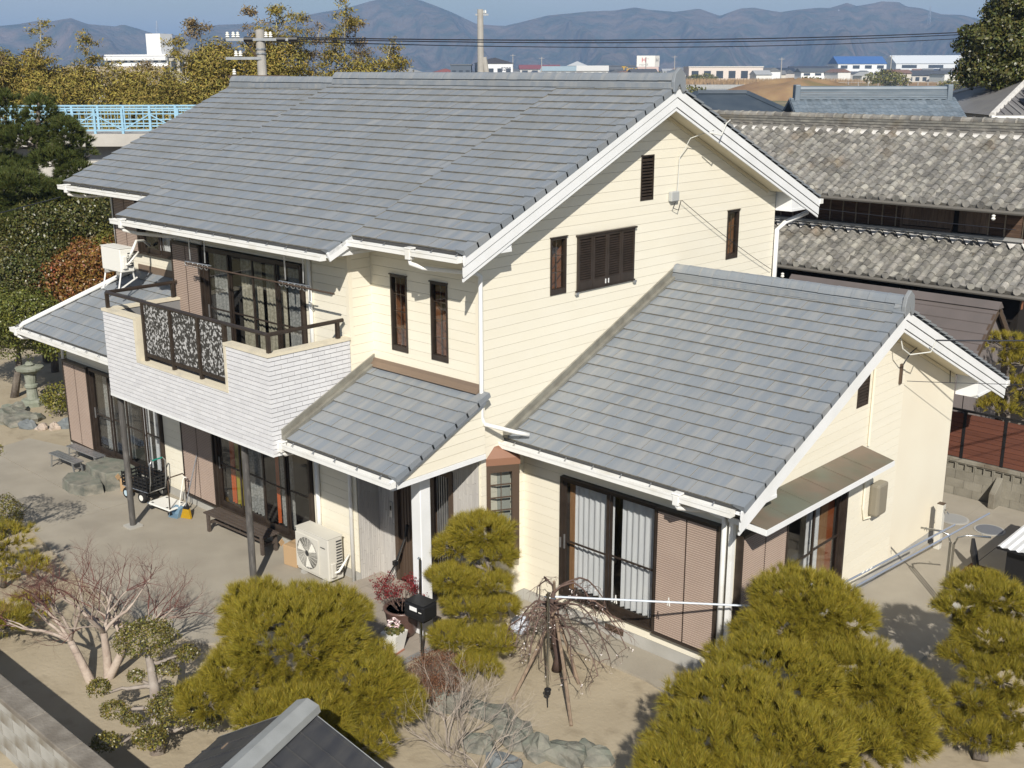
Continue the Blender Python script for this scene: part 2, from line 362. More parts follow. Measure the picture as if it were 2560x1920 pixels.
# hidden rear and side walls that close the body
MB().box(-12.7, -.11, 8.65, 8.75, .2, 6.3).box(.0, XWG - .11, 8.68, 8.78, .2, 3.4).build('rear_wall', M['cream_smooth'], house)
MB().prism([(-12.6, YFL + .11, 4.0), (-12.6, 8.6, 4.0), (-12.6, 8.6, 6.4), (-12.6, YR, 8.2), (-12.6, YFL + .11, 6.4)], (-.1, 0, 0)).box(-13.44, -13.34, YL + .11, 8.6, .2, 2.9).box(-8.1, -8.0, YL + .11, YFL - .01, 2.8, 6.05).build('side_wall', M['cream_smooth'], house)
MB().box(-13.43, XB1 + .01, YL - .006, YL + .15, 0, .195).box(-.14, .006, 0.02, YW, 0, .215).box(.01, XWG + .006, YW - .006, YW + .15, 0, .219).box(XWG - .15, XWG + .0065, YW + .15, 8.7, 0, .2185).build('foundation', M['found'], house)
fv = MB(); fyw.box(fv, 1.83, 2.21, .004, .012, .09, .205); v_ = fv.build('foundation_vent', M['bronze_mid'], house)
# ---- windows of the upper gable
slot_window(fx0, *W1, 3, True); slot_window(fx0, *W3, 3, True); slot_window(fy0, *F1, 4, True); slot_window(fy0, *F2, 4, True)
def louver_vent(fr, h0, h1, z0, z1, pitch=.055):
    w = MB(); fr.box(w, h0, h0 + .025, -.04, .025, z0, z1); fr.box(w, h1 - .025, h1, -.04, .025, z0, z1); fr.box(w, h0, h1, -.04, .0245, z1 - .025, z1); fr.box(w, h0, h1, -.04, .0245, z0, z0 + .025)
    fr.box(w, h0, h1, -.06, -.041, z0, z1)
    o = w.build('louver_vent', M['bronze'], house); z = z0 + .03
    while z < z1 - .06:
        s = MB(); A = [fr.p(h0 + .026, .02, z), fr.p(h1 - .026, .02, z), fr.p(h1 - .026, -.03, z + .045), fr.p(h0 + .026, -.03, z + .045)]
        s.prism(A, (0, 0, .006)); s.build('slat', M['bronze'], o); z += pitch
louver_vent(fx0, *VT); louver_vent(fxw, *VW)
h0, h1, z0, z1 = W2; w = MB()
fx0.box(w, h0, h1, -.05, -.03, z0, z1); fx0.box(w, h0 - .03, h1 + .03, .0, .075, z1 - .03, z1); fx0.box(w, h0 - .03, h1 + .03, .0, .05, z0, z0 + .025)
lo = w.build('louver_shutters', M['bronze'], house)
for i in range(4):
    a = h0 + (h1 - h0) * i / 4 + .004; b = h0 + (h1 - h0) * (i + 1) / 4 - .004; p = MB()
    fx0.box(p, a, a + .045, .015, .05, z0 + .03, z1 - .035); fx0.box(p, b - .045, b, .015, .05, z0 + .03, z1 - .035)
    fx0.box(p, a + .045, b - .045, .015, .05, z1 - .08, z1 - .035); fx0.box(p, a + .045, b - .045, .015, .05, z0 + .03, z0 + .17)
    z = z0 + .175
    while z < z1 - .1:
        p.prism([fx0.p(a + .045, .048, z), fx0.p(b - .045, .048, z), fx0.p(b - .045, .015, z + .03), fx0.p(a + .045, .015, z + .03)], (0, 0, .006)); z += .042
    p.build('louver_panel', M['bronze'], lo)
for h in (h0 + (h1 - h0) / 2 - .05, h0 + (h1 - h0) / 2 + .03):
    q = MB(); fx0.box(q, h, h + .02, .05, .06, z0 + .06, z0 + .14); q.build('latch', M['white'], lo)
for h in (h0 - .02, h1 + .02):
    q = MB(); fx0.box(q, h - .035, h + .035, .03, .07, z0 - .04, z0); q.build('stay_bracket', M['alu'], lo)
# ---- sliding doors and shutter boxes
shutter_box(fyl, -8.06, -7.02, 3.45, 5.70)
sliding(fyl, -7.0, -3.82, 3.45, 5.68, 4, [(-6.9, -6.45, M['curtain_lace']), (-6.0, -5.35, M['curtain_beige']), (-5.2, -4.62, M['curtain_beige']), (-4.5, -3.95, M['curtain_lace'])])
shutter_box(fyf, -12.68, -11.62, 4.9, 6.17); sliding(fyf, -11.6, -10.1, 4.9, 6.15, 2, [(-11.1, -10.6, M['curtain'])], mid=0)
shutter_box(fyl, -13.5, -12.30, .25, 2.32)
sliding(fyl, -12.28, -9.2, .26, 2.31, 4, [(-12.0, -11.55, M['curtain_lace']), (-11.4, -10.85, M['curtain_lace']), (-10.25, -10.0, M['curtain']), (-9.85, -9.3, M['curtain'])])
shutter_box(fyl, -8.28, -7.07, .27, 2.36)
M['curt_or'] = mat('curtain_orange', (0.50, 0.10, 0.02), rough=.9); M['curt_gr'] = mat('curtain_olive', (0.33, 0.27, 0.03), rough=.9)
sliding(fyl, -7.05, -3.88, .29, 2.35, 4, [(-6.86, -6.68, M['curt_or']), (-6.68, -6.45, M['curt_gr']), (-6.42, -6.28, M['curtain_lace']), (-6.15, -5.7, M['curtain_lace']), (-5.28, -5.18, M['curt_or']), (-5.1, -4.9, M['curtain_lace']), (-4.85, -4.72, M['curtain_lace'])])
shutter_box(fyw, 2.85, 3.99, .43, 2.56)
o = sliding(fyw, .89, 2.86, .43, 2.55, 2, [(1.02, 1.86, M['curtain']), (2.05, 2.8, M['curtain'])])
q = MB(); fyw.box(q, .955, 1.05, -.13, -.10, .5, 2.48); q.build('door_jamb', M['wood_post'], o)
q = MB(); fyw.box(q, .90, .93, .085, .1, 1.3, 1.48); q.build('handle', M['alu'], o)
shutter_box(fxw, 1.15, 2.48, .48, 2.40)
o = sliding(fxw, 2.5, 4.5, .48, 2.39, 2, [(2.58, 2.8, M['curtain_lace']), (3.52, 3.95, M['curtain'])])
q = MB(); fxw.box(q, 3.97, 4.2, -.14, -.11, .5, 2.36); q.build('door_jamb', M['wood_post'], o)
q = MB(); fxw.box(q, 4.21, 4.44, -.15, -.12, .5, 2.36); q.build('inner_door', mat('red_wood', (0.30, 0.085, 0.03), rough=.45), o)

# ---- roofs
TW, TL = .305, .276
def tile_mesh(w=TW, l=TL):
    mb = MB(); a = w / 2 - .0035; y1 = l + .03
    top = [(-a, 0, .040), (a, 0, .038), (a, y1, .011), (-a, y1, .012)]
    mb.add(top, [(0, 1, 2, 3)], 0)
    mb.add([(-a, 0, .0412), (-a + .007, 0, .0412), (-a + .007, y1, .0132), (-a, y1, .0132)], [(0, 1, 2, 3)], 2)
    mb.add([(-a, 0, .014), (a, 0, .012), (a, 0, .038), (-a, 0, .040)], [(0, 1, 2, 3)], 1)
    mb.add([(-a, 0, .014), (-a, 0, .040), (-a, y1, .012), (-a, y1, .0)], [(0, 1, 2, 3)], 1)
    mb.add([(a, 0, .012), (a, 0, .038), (a, y1, .011), (a, y1, .0)], [(3, 2, 1, 0)], 1)
    return mb
TM = tile_mesh(); TILE = TM.mesh('roof_tile', [M['tile'], M['tile_edge'], M['tile_seam']])
TV = np.array(TM.v); TF = TM.f; TMI = TM.m
def tile_roof(parent, name, loc, rz, slope, x0, x1, nrows, indiv=False, lo=None, hi=None, base=True, rowl=TL, tw=TW, under=None):
    """roof plane: local x along the eave, local y up the slope; lo/hi(y) clip each row"""
    lo = lo or (lambda y: x0); hi = hi or (lambda y: x1); L = nrows * rowl
    ys = np.linspace(0, L, 13)
    mb = MB(); A = [(lo(y), y, 0) for y in ys] + [(hi(y), y, 0) for y in ys[::-1]]
    mb.prism(A, (0, 0, -.05))
    ro = mb.build(name, M['tile_under'], parent); ro.location = loc; ro.rotation_euler = Matrix.Rotation(rz, 3, 'Z').to_4x4().to_3x3().to_euler()
    ro.rotation_euler = (Matrix.Rotation(rz, 3, 'Z') @ Matrix.Rotation(math.atan(slope), 3, 'X')).to_euler()
    bv, bf, bm = [], [], []
    for r in range(nrows):
        y = r * rowl; a, b = lo(y + rowl * .5), hi(y + rowl * .5); off = (r % 2) * .5 * tw
        xs = [a]; x = math.floor((a - x0) / tw) * tw + x0 + off
        while x < b - .02:
            if x > a + .05: xs.append(x)
            x += tw
        xs.append(b)
        for u, v in zip(xs, xs[1:]):
            if v - u < .02: continue
            sx = (v - u) / tw; cx = (u + v) / 2; dz = random.uniform(-.003, .004); tz = random.uniform(-.006, .006)
            if indiv:
                t = bpy.data.objects.new('roof_tile', TILE); COL.objects.link(t); t.parent = ro; t.location = (cx, y, dz); t.scale = (sx, 1, 1); t.rotation_euler = (0, tz, 0)
            else:
                q = TV.copy(); q[:, 0] = q[:, 0] * sx; q[:, 2] += dz + q[:, 0] * tz; q[:, 0] += cx; q[:, 1] += y
                o_ = len(bv); bv.extend(q.tolist()); bf.extend([tuple(i + o_ for i in f) for f in TF]); bm.extend(TMI)
    if bv:
        me = bpy.data.meshes.new('roof_tiles'); me.from_pydata(bv, [], bf); me.materials.append(M['tile']); me.materials.append(M['tile_edge']); me.materials.append(M['tile_seam']); me.polygons.foreach_set('material_index', bm); me.update()
        stuff(link('roof_tiles', me, ro))
    return ro
def verge(ro, x, side, nrows, rowl=TL, w=.16):
    for r in range(nrows):
        mb = MB(); y0, y1 = r * rowl - .01, (r + 1) * rowl + .02; a, b = sorted((x - side * w, x + side * .03))
        mb.add([(a, y0, .062), (b, y0, .062), (b, y1, .034), (a, y1, .034), (a, y0, .02), (b, y0, -.05), (b, y1, -.05), (a, y1, .0)],
               [(0, 1, 2, 3), (4, 5, 1, 0), (5, 6, 2, 1), (7, 4, 0, 3), (6, 7, 3, 2)], 0)
        mb.build('verge_tile', [M['tile']], ro)
def ridge(parent, y, z, x0, x1, h=.155, w=.14, step=.31):
    n = max(1, round((x1 - x0) / step)); st = (x1 - x0) / n
    base = MB().prism([(x0, y - w - .03, z - .04), (x0, y + w + .03, z - .04), (x0, y + w + .02, z + .045), (x0, y - w - .02, z + .045)], (x1 - x0, 0, 0)).build('ridge_base', M['tile'], parent)
    base2 = MB().prism([(x0, y - w, z + .046), (x0, y + w, z + .046), (x0, y + w - .02, z + .085), (x0, y - w + .02, z + .085)], (x1 - x0, 0, 0)).build('ridge_base', M['tile'], parent)
    pr = [(-w - .01, .086), (w + .01, .086), (w - .02, h - .01), (w * .45, h + .05), (0, h + .065), (-w * .45, h + .05), (-w + .02, h - .01)]
    mb = MB().prism([(0, a, b) for a, b in pr], (st - .006, 0, 0)); mb2 = [(0, a * 1.02, b + (.004 if b > .1 else 0)) for a, b in pr]; mb.prism(mb2, (.03, 0, 0))
    me = mb.mesh('ridge_tile', [M['tile']])
    for i in range(n): link('ridge_tile', me, parent, (x0 + i * st, y, z + random.uniform(-.003, .003)))
    return n
def ridge_end(parent, x, y, z, h=.20, w=.17):
    MB().prism([(x, y - w, z - .12), (x, y - w * 1.05, z + .05), (x, y - w * .8, z + h), (x, y, z + h + .10), (x, y + w * .8, z + h), (x, y + w * 1.05, z + .05), (x, y + w, z - .12), (x, y + w * .6, z - .12), (x, y, z + .02), (x, y - w * .6, z - .12)], (.07, 0, 0)).build('ridge_end_tile', M['tile'], parent, bevel=.012)
zt = lambda y: ZR - SL * (YR - y) - .02
cs = math.cos(math.atan(SL))
def front_rows(e): return round((YR - .04 - e) / cs / TL)
roofA = tile_roof(house, 'roof', (0, -.70, zt(-.70)), 0, SL, -2.21, XG - .12, front_rows(-.70)); verge(roofA, XG - .02, 1, front_rows(-.70))
rl = (YR - .03 + 1.17) / cs / front_rows(-1.17)
roofB = tile_roof(house, 'roof', (0, -1.17, zt(-1.17)), 0, SL, -9.10, -2.21, front_rows(-1.17), rowl=rl, hi=lambda y: -2.21 if y > .47 / cs else -2.33); verge(roofB, -2.23, 1, 2, rl)
roofC = tile_roof(house, 'roof', (0, -.20, zt(-.20) - .10), 0, SL, -13.30, -9.08, front_rows(-.20))
roofD = tile_roof(house, 'roof', (0, 2 * YR + .78, zt(-.78)), math.pi, SL, -XG + .12, 13.2, front_rows(-.78), hi=lambda y: 1.6); verge(roofD, -XG + .02, -1, front_rows(-.78))
MB().prism([(-1.1, YR, ZR - .03), (-1.1, 2 * YR + .78, zt(-.78) - .0), (-1.1, 2 * YR + .78, zt(-.78) - .06), (-1.1, YR, ZR - .1)], (-12.2, 0, 0)).build('rear_roof_deck', M['tile'], house)
ridge(roofA.parent, YR, ZR - .01, -9.06, XG - .03); ridge_end(house, XG - .03, YR, ZR)
ridge(house, YR, ZR - .11, -13.25, -9.07)
ewy = .536; zw = lambda y: ZRW - SL * (YRW - y) - .02
nW = round((YRW - .04 - ewy) / cs / TL)
roofW = tile_roof(house, 'roof', (0, ewy, zw(ewy)), 0, SL, 0.02, XW - .10, nW, indiv=True); verge(roofW, XW, 1, nW)
roofV = tile_roof(house, 'roof', (0, 2 * YRW - .35, zw(.35)), math.pi, SL, -XW + .10, -.05, nW, hi=lambda y: -XW + 1.4); verge(roofV, -XW, -1, nW + 1)
MB().prism([(XW - 1.3, YRW, ZRW - .03), (XW - 1.3, 2 * YRW - .35, zw(.35)), (XW - 1.3, 2 * YRW - .35, zw(.35) - .06), (XW - 1.3, YRW, ZRW - .1)], (-XW + 1.35, 0, 0)).build('rear_roof_deck', M['tile'], house)
ridge(house, YRW, ZRW - .01, .03, XW - .03); ridge_end(house, XW - .03, YRW, ZRW)
# porch shed roof
zp = lambda y: 3.11 + .455 * (y + 1.98)
nP = round(1.95 / math.cos(math.atan(.455)) / .27)
roofP = tile_roof(house, 'roof', (0, -1.98, zp(-1.98)), 0, .455, XB1 + .07, .06, nP, indiv=True, rowl=.27); verge(roofP, .20, 1, nP, .27, .15)
MB().prism([(XB1, -.11, zp(-.11) + .03), (XB1, -.015, zp(0) + .03), (XB1, -.015, zp(0) + .13), (XB1, -.04, zp(0) + .13), (XB1, -.06, zp(0) + .08), (XB1, -.15, zp(-.15) + .075)], (-XB1 + .06, 0, 0)).build('flashing', M['flash_brown'], house)
MB().prism([(XB1 + .015, -2.02, zp(-2.02) + .03), (XB1 + .015, 0, zp(0) + .03), (XB1 + .015, 0, zp(0) + .20), (XB1 + .015, -2.02, zp(-2.02) + .20)], (.03, 0, 0)).prism([(XB1 + .046, -2.02, zp(-2.02) + .03), (XB1 + .046, -.12, zp(-.12) + .03), (XB1 + .046, -.12, zp(-.12) + .09), (XB1 + .046, -2.02, zp(-2.02) + .09)], (.07, 0, 0)).build('flashing', M['flash'], house)
# flashing along the wing roof against the gable wall
MB().prism([(.015, ewy - .02, zw(ewy) + .03), (.015, YRW, ZRW + .01), (.015, YRW, ZRW + .19), (.015, ewy - .02, zw(ewy) + .19)], (.035, 0, 0)).prism([(.051, ewy - .02, zw(ewy) + .03), (.051, YRW - .15, zw(YRW - .15) + .03), (.051, YRW - .15, zw(YRW - .15) + .085), (.051, ewy - .02, zw(ewy) + .085)], (.07, 0, 0)).build('flashing', M['flash'], house)
# pent roof with a hip on the left
PS = .62; py0, pz0, pz1 = -1.35, 3.17, 4.47; cp = math.cos(math.atan(PS)); nH = round((YFL - py0) / cp / TL); rh = (YFL - py0) / cp / nH
hipx = lambda y: -13.75 + 1.87 * (y / (nH * rh))
roofH = tile_roof(house, 'roof', (0, py0, pz0), 0, PS, -13.8, -8.03, nH, lo=hipx, rowl=rh)
roofI = tile_roof(house, 'roof', (-14.12, 0, pz0), -math.pi / 2, .62, 1.35, 1.4, 8, rowl=.29, lo=lambda y: -9.0, hi=lambda y: 1.35 - y * cp * .98)
hp = MB().tube([(-13.74, py0 - .05, pz0 + .02), (-13.70, py0 + .02, pz0 + .10), (-11.95, YFL - .1, pz1 + .05)], .055, 8); hp.build('downspout', M['white_gutter'], house, smooth=True)
MB().prism([(-11.9, YFL - .005, pz1 - .02), (-8.1, YFL - .005, pz1 - .02), (-8.1, YFL - .005, pz1 + .16), (-11.9, YFL - .005, pz1 + .16)], (0, -.03, 0)).build('flashing', M['flash_brown'], house)

# ---- barge boards, soffits, eave boxes, gutters
def barge(x, yr, zr, y0, y1, w1=.15, w2=.17, w3=.055, sl=SL, boxf=None, boxr=None):
    k = math.sqrt(1 + sl * sl)
    def band(a, b, xo, name='barge_board', m='white', t=.03):
        for e, s in ((y0, -1), (y1, 1)):
            ze = zr - sl * abs(e - yr)
            MB().prism([(xo - t, yr, zr - a), (xo - t, e, ze - a), (xo - t, e, ze - b), (xo - t, yr, zr - b)], (t, 0, 0)).build(name, M[m], house)
    band(.0, w1, x); band(w1 + .018, w1 + w2, x - .012); band(w1 + w2 + .018, w1 + w2 + w3 + .012, x - .024)
    band(w1 - .02, w1 + .02, x - .022, 'barge_gap', 'trimgap', .012); band(w1 + w2 - .02, w1 + w2 + .02, x - .034, 'barge_gap', 'trimgap', .012)
    return w1 + w2 + w3
bt = barge(XG, YR, ZR - .05, -.72, 2 * YR + .80)
def slope_soffit(x0, x1, yr, zr, ya, yb, sl=SL, t=.02):
    MB().prism([(x0, yr, zr), (x0, ya, zr - sl * abs(ya - yr)), (x0, ya, zr - sl * abs(ya - yr) + t), (x0, yr, zr + t)], (x1 - x0, 0, 0)).prism([(x0, yr, zr), (x0, yb, zr - sl * abs(yb - yr)), (x0, yb, zr - sl * abs(yb - yr) + t), (x0, yr, zr + t)], (x1 - x0, 0, 0)).build('soffit', M['soffit'], house)
slope_soffit(.0145, XG - .06, YR, ZR - .40, .30, 8.5)
for s in (-1, 1):
    ye = .3 if s < 0 else 8.4
    MB().bar((.03, YR, ZR - .44), (.03, ye, ZR - .44 - SL * abs(ye - YR)), .03, .06).build('soffit_trim', M['soffit'], house)
# eave box ends on the main gable (front, rear), left roof end, wing (front, rear)
def eave_box(x0, x1, ye, yi, zb, yr, zr, sl=SL):
    zz = lambda y: zr - sl * abs(y - yr)
    MB().prism([(x1, ye, zb), (x1, yi, zb), (x1, yi, zz(yi)), (x1, ye, max(zb + .01, zz(ye)))], (x0 - x1, 0, 0)).build('eave_box', M['white'], house)
    a, b = sorted((ye, yi)); MB().box(x1 + .001, x1 + .008, a, b, zb - .001, zb + .05).build('eave_box_trim', M['white'], house)
eave_box(.0146, XG - .045, -.70, .34, 6.27, YR, ZR - .22)
eave_box(.0146, XG - .045, 2 * YR + .76, 8.76, 6.12, YR, ZR - .22)
eave_box(-2.59, -2.25, -1.17, -.02, 6.055, YR, ZR - .20)
MB().bar((-2.215, -1.19, zt(-1.19) - .07), (-2.215, -.55, zt(-.55) - .07), .03, .15).build('barge_board', M['white'], house)
btw = barge(XW, YRW, ZRW - .05, ewy - .02, 2 * YRW - .33, .14, .15, .05)
slope_soffit(XWG + .0145, XW - .06, YRW, ZRW - .36, 1.4, 8.6)
for s in (-1, 1):
    ye = 1.5 if s < 0 else 8.6
    MB().bar((XWG + .03, YRW, ZRW - .40), (XWG + .03, ye, ZRW - .40 - SL * abs(ye - YRW)), .03, .05).build('soffit_trim', M['soffit'], house)
eave_box(XWG + .0146, XW - .045, ewy, 1.50, 3.0, YRW, ZRW - .20)
eave_box(XWG + .0146, XW - .045, 2 * YRW - .35, 8.80, 2.93, YRW, ZRW - .20)
# horizontal soffits and fascias along the front eaves
def eave(x0, x1, ye, yw_, zs, zt_):
    MB().box(x0, x1, ye + .02, yw_ - .016, zs, zs + .02).build('soffit', M['soffit'], house)
    MB().box(x0, x1, ye, ye + .019, zs - .02, zt_).build('fascia', M['white'], house)
eave(-2.58, .0, -.67, 0, 6.27, 6.37); eave(-9.05, -2.60, -1.14, YL, 6.055, 6.15); eave(-13.25, -9.06, -.17, YFL, 6.45, 6.50)
eave(0.02, XWG, ewy + .03, YW, 3.0, zw(ewy) - .01); eave(-14.0, -8.05, py0 + .03, YL, 2.98, pz0 - .01)
eave(XB1 + .03, .12, -1.95, -.02, 2.96, zp(-1.95) - .01)
def gutter(x0, x1, yb, z, w=.12, h=.10, hooks=.55, ends=True):
    g = MB(); g.box(x0, x1, yb - w, yb, z - h, z - h + .006); g.box(x0, x1, yb - w - .006, yb - w, z - h, z - .03); g.box(x0, x1, yb - w - .014, yb - w + .004, z - .03, z); g.box(x0, x1, yb - .006, yb, z - h + .006, z - .01)
    g.box(x0, x0 + .006, yb - w, yb, z - h + .006, z - .005); g.box(x1 - .006, x1, yb - w, yb, z - h + .006, z - .005)
    o = g.build('gutter', M['white_gutter'], house); x = x0 + .3
    k = MB()
    while x < x1 - .1:
        k.bar((x, yb + .01, z + .03), (x + .01, yb - w * .55, z - .02), .02, .006); x += hooks
    k.build('gutter_hook', M['alu'], o); return o
gutter(-2.24, XG - .06, -.69, zt(-.70) - .04); gutter(-9.16, -2.30, -1.16, zt(-1.17) - .04); gutter(-13.38, -9.12, -.19, zt(-.20) - .15)
gutter(-.03, XW - .13, ewy + .01, zw(ewy) - .035); gutter(-14.2, -8.03, py0 + .01, pz0 - .035); gutter(XB1 - .02, .20, -1.97, zp(-1.98) - .03)
g = MB().box(XW - .12, XW + .02, 2 * YRW - .34, 2 * YRW - .22, zw(.35) - .13, zw(.35) - .03).build('gutter', M['white_gutter'], house)
g = MB().box(XG - .12, XG + .02, 2 * YR + .79, 2 * YR + .91, zt(-.78) - .13, zt(-.78) - .03).build('gutter', M['white_gutter'], house)
def hopper(x, y, z):
    MB().prism([(x - .07, y - .145, z), (x + .07, y - .145, z), (x + .07, y - .01, z), (x - .07, y - .01, z)], (0, 0, .03)).prism([(x - .055, y - .14, z - .16), (x + .055, y - .14, z - .16), (x + .055, y - .03, z - .16), (x - .055, y - .03, z - .16)], (0, 0, .159)).build('rain_hopper', M['white_gutter'], house, bevel=.01)
def pipe(pts, r=.036): MB().tube(pts, r, 10).build('downspout', M['white_gutter'], house, smooth=True)
zA = zt(-.70) - .04
hopper(-.72, -.69, zA); pipe([(-.72, -.77, zA - .15), (-.72, -.77, zA - .22), (-.60, -.62, zA - .30), (.04, -.09, zA - .38), (.09, -.05, zA - .42), (.09, -.05, zA - .5), (.09, -.05, 3.62), (.12, -.02, 3.50), (.40, .42, 3.32), (.52, .60, 3.26)])
zB = zt(-1.17) - .04
hopper(-8.75, -1.16, zB); pipe([(-8.75, -1.24, zB - .15), (-8.75, -1.22, zB - .2), (-8.6, -1.0, zB - .28), (-7.9, -.56, zB - .33), (-7.0, -.56, zB - .36)])
pipe([(-3.62, YL - .05, 5.95), (-3.62, YL - .05, 3.6)]); 
zC = zt(-.2) - .15
hopper(-13.0, -.19, zC); pipe([(-13.0, -.27, zC - .15), (-13.0, -.25, zC - .2), (-12.85, -.05, zC - .25), (-12.75, YFL - .1, zC - .3), (-12.74, YFL - .06, 4.6)])
zWg = zw(ewy) - .035
hopper(3.55, ewy + .01, zWg); pipe([(3.55, ewy - .08, zWg - .15), (3.55, ewy - .06, zWg - .2), (3.75, YW - .12, zWg - .32), (4.04, YW - .10, zWg - .36), (4.06, YW - .10, zWg - .45), (4.06, YW - .10, .02)], .042)
MB().box(4.14, 4.21, YW - .10, YW - .03, .38, 2.75).build('pipe_cover', M['white_gutter'], house)
hopper(-13.9, py0 + .01, pz0 - .035); pipe([(-13.9, py0 - .07, pz0 - .2), (-13.85, py0, pz0 - .26), (-13.52, YL - .08, pz0 - .33), (-13.52, YL - .08, .05)])
zPg = zp(-1.98) - .03
hopper(XB1 + .05, -1.97, zPg); pipe([(XB1 + .05, -2.05, zPg - .16), (XB1 + .05, -2.0, zPg - .22), (XB1 - .1, -.75, zPg - .33), (XB1 - .12, YL - .06, zPg - .36), (XB1 - .12, YL - .06, zPg - .5), (XB1 - .12, YL - .06, .02)])
pipe([(-3.68, YL - .06, 2.6), (-3.68, YL - .06, .05)], .045)
# rear downspout of the gable, seen against the old house
pipe([(.2, 2 * YR + .7, 6.0), (.12, 9.0, 5.85), (.06, 8.8, 5.72), (.06, 8.8, 3.2)], .05)
# small pipe, vents and cables on the wing gable
MB().tube([(XWG + .04, 5.19, 4.15), (XWG + .04, 5.19, 2.78)], .022, 8).tube([(XWG + .04, 5.19, 2.6), (XWG + .04, 5.19, 1.62), (XWG + .045, 5.25, 1.42), (XWG + .06, 5.45, 1.40)], .02, 8).build('conduit', M['cream_smooth'], house)
mb = MB(); fxw.box(mb, 5.42, 5.80, .015, .20, 1.42, 2.02); mo = mb.build('meter_box', mat('meter_grey', (0.24, 0.215, 0.165), rough=.5), house, bevel=.05)
mb = MB(); fxw.box(mb, 5.815 - .02, 5.83 - .022, .08, .17, 1.62, 1.92); mb.build('meter_window', M['bronze'], mo)
# awning over the side door
aw = MB(); aw.prism([(XWG + .015, .92, 2.815), (XWG + .015, 5.0, 2.815), (XWG + .64, 4.9, 2.72), (XWG + .64, .92, 2.72)], (0, 0, .012)); M['copper'] = mat('weathered_copper_sheet', (0.21, 0.165, 0.125), (0.155, 0.145, 0.105), ns=1.6, lo=.4, hi=.65, rough=.55, metal=.2, c3=(0.17, 0.185, 0.145), ns3=1.2)
awo = aw.build('awning', M['copper'], house)
for i in range(1, 6):
    y = .92 + 4.0 * i / 6; MB().bar((XWG + .03, y, 2.828), (XWG + .64, y - .02, 2.734), .02, .012).build('seam', M['copper'], awo)
MB().bar((XWG + .645, .9, 2.685), (XWG + .645, 4.9, 2.685), .02, .085).bar((XWG + .02, .905, 2.73), (XWG + .64, .905, 2.685), .02, .085).prism([(XWG + .02, .93, 2.66), (XWG + .02, 4.88, 2.66), (XWG + .63, 4.88, 2.65), (XWG + .63, .93, 2.65)], (0, 0, .01)).build('awning_fascia', M['white'], awo)

# ---- balcony
bal = MB(); ZBB, ZBT = 2.891, 4.53
OX0, OX1, OZ = -6.75, -3.865, 3.74
def shell(mb):
    t = .14
    mb.box(XB0, XB1, YB, YB + t, ZBB, OZ); mb.box(XB0, OX0, YB, YB + t, OZ, ZBT); mb.box(OX1, XB1, YB, YB + t, OZ, ZBT)
    mb.box(XB1 - t, XB1, YB + t, YL - .02, ZBB, ZBT); mb.box(XB0, XB0 + t, YB + t, YL - .02, ZBB, ZBT)
    mb.box(XB0 + t, XB1 - t, YB + t, YL - .02, ZBB + .05, ZBB + .45)
M['grout'] = mat('tile_grout', (0.22, 0.22, 0.22), rough=.9)
shell(bal); balo = bal.build('balcony', M['grout'], house)
M['brick'] = mat('white_brick_tile', (0.69, 0.69, 0.705), (0.63, 0.63, 0.65), ns=3, rough=.55, rnd=.04, bump=.1, bs=40, c3=(0.60, 0.60, 0.61), ns3=.9, lo3=.62, hi3=.8)
BRW, BRH = .25, .078
bm_ = MB().box(-BRW / 2 + .005, BRW / 2 - .005, -.014, 0, .006, BRH - .006); BRICK = bm_.mesh('brick', [M['brick']])
bricks = []
nr = int((ZBT - ZBB) / BRH)
for r in range(nr):
    z = ZBB + r * BRH; off = (r % 2) * .5 * BRW
    for face in ('F', 'R'):
        a, b = (XB0, XB1) if face == 'F' else (YB - .012, YL - .03)
        x = b - off if face == 'F' else a + off
        edges = [b] if face == 'F' else [a]
        if face == 'F':
            q = b - (BRW if not off else off)
            while q > a + .03: edges.append(q); q -= BRW
            edges.append(a); edges = edges[::-1]
        else:
            q = a + (off if off else BRW)
            while q < b - .03: edges.append(q); q += BRW
            edges.append(b)
        for u, v in zip(edges, edges[1:]):
            segs = [(u, v)]
            if face == 'F' and z + BRH > OZ + .01:
                segs = [(max(u, lo_), min(v, hi_)) for lo_, hi_ in ((a, OX0 - .1), (OX1 + .06, b)) if min(v, hi_) - max(u, lo_) > .02]
            for u_, v_ in segs: bricks.append((face, u_, v_, z))
def brick_xf(f, u, v): return ((u + v) / 2, YB, 0, (v - u) / BRW) if f == 'F' else (XB1, (u + v) / 2, math.pi / 2, (v - u) / BRW)
bricks.sort(key=lambda q: (Vector(brick_xf(q[0], q[1], q[2])[:2]) - CAM.xy).length + abs(q[3] - 4) * .1)
rest = MB()
for i, (f, u, v, z) in enumerate(bricks):
    x, y, rz, sx = brick_xf(f, u, v)
    if i < 300:
        o = bpy.data.objects.new('brick', BRICK); COL.objects.link(o); o.parent = balo; o.location = (x, y, z); o.rotation_euler = (0, 0, rz); o.scale = (sx, 1, 1)
    elif f == 'F': rest.box(u + .005, v - .005, YB - .014, YB, z + .006, z + BRH - .006)
    else: rest.box(XB1, XB1 + .014, u + .005, v - .005, z + .006, z + BRH - .006)
stuff(rest.build('brick_tiles', M['brick'], balo))
cpm = mat('coping_cream', (0.66, 0.60, 0.47), (0.50, 0.46, 0.38), ns=3, lo=.5, hi=.75, rough=.7)
c = MB(); e = .02
c.box(XB0 - e, OX0, YB - .03, YB + .16, ZBT, ZBT + .05); c.box(OX1, XB1 + .03, YB - .03, YB + .16, ZBT, ZBT + .05); c.box(XB1 - .16, XB1 + .03, YB + .161, YL - .02, ZBT, ZBT + .05); c.box(XB0 - e, XB0 + .16, YB + .161, YL - .02, ZBT, ZBT + .05)
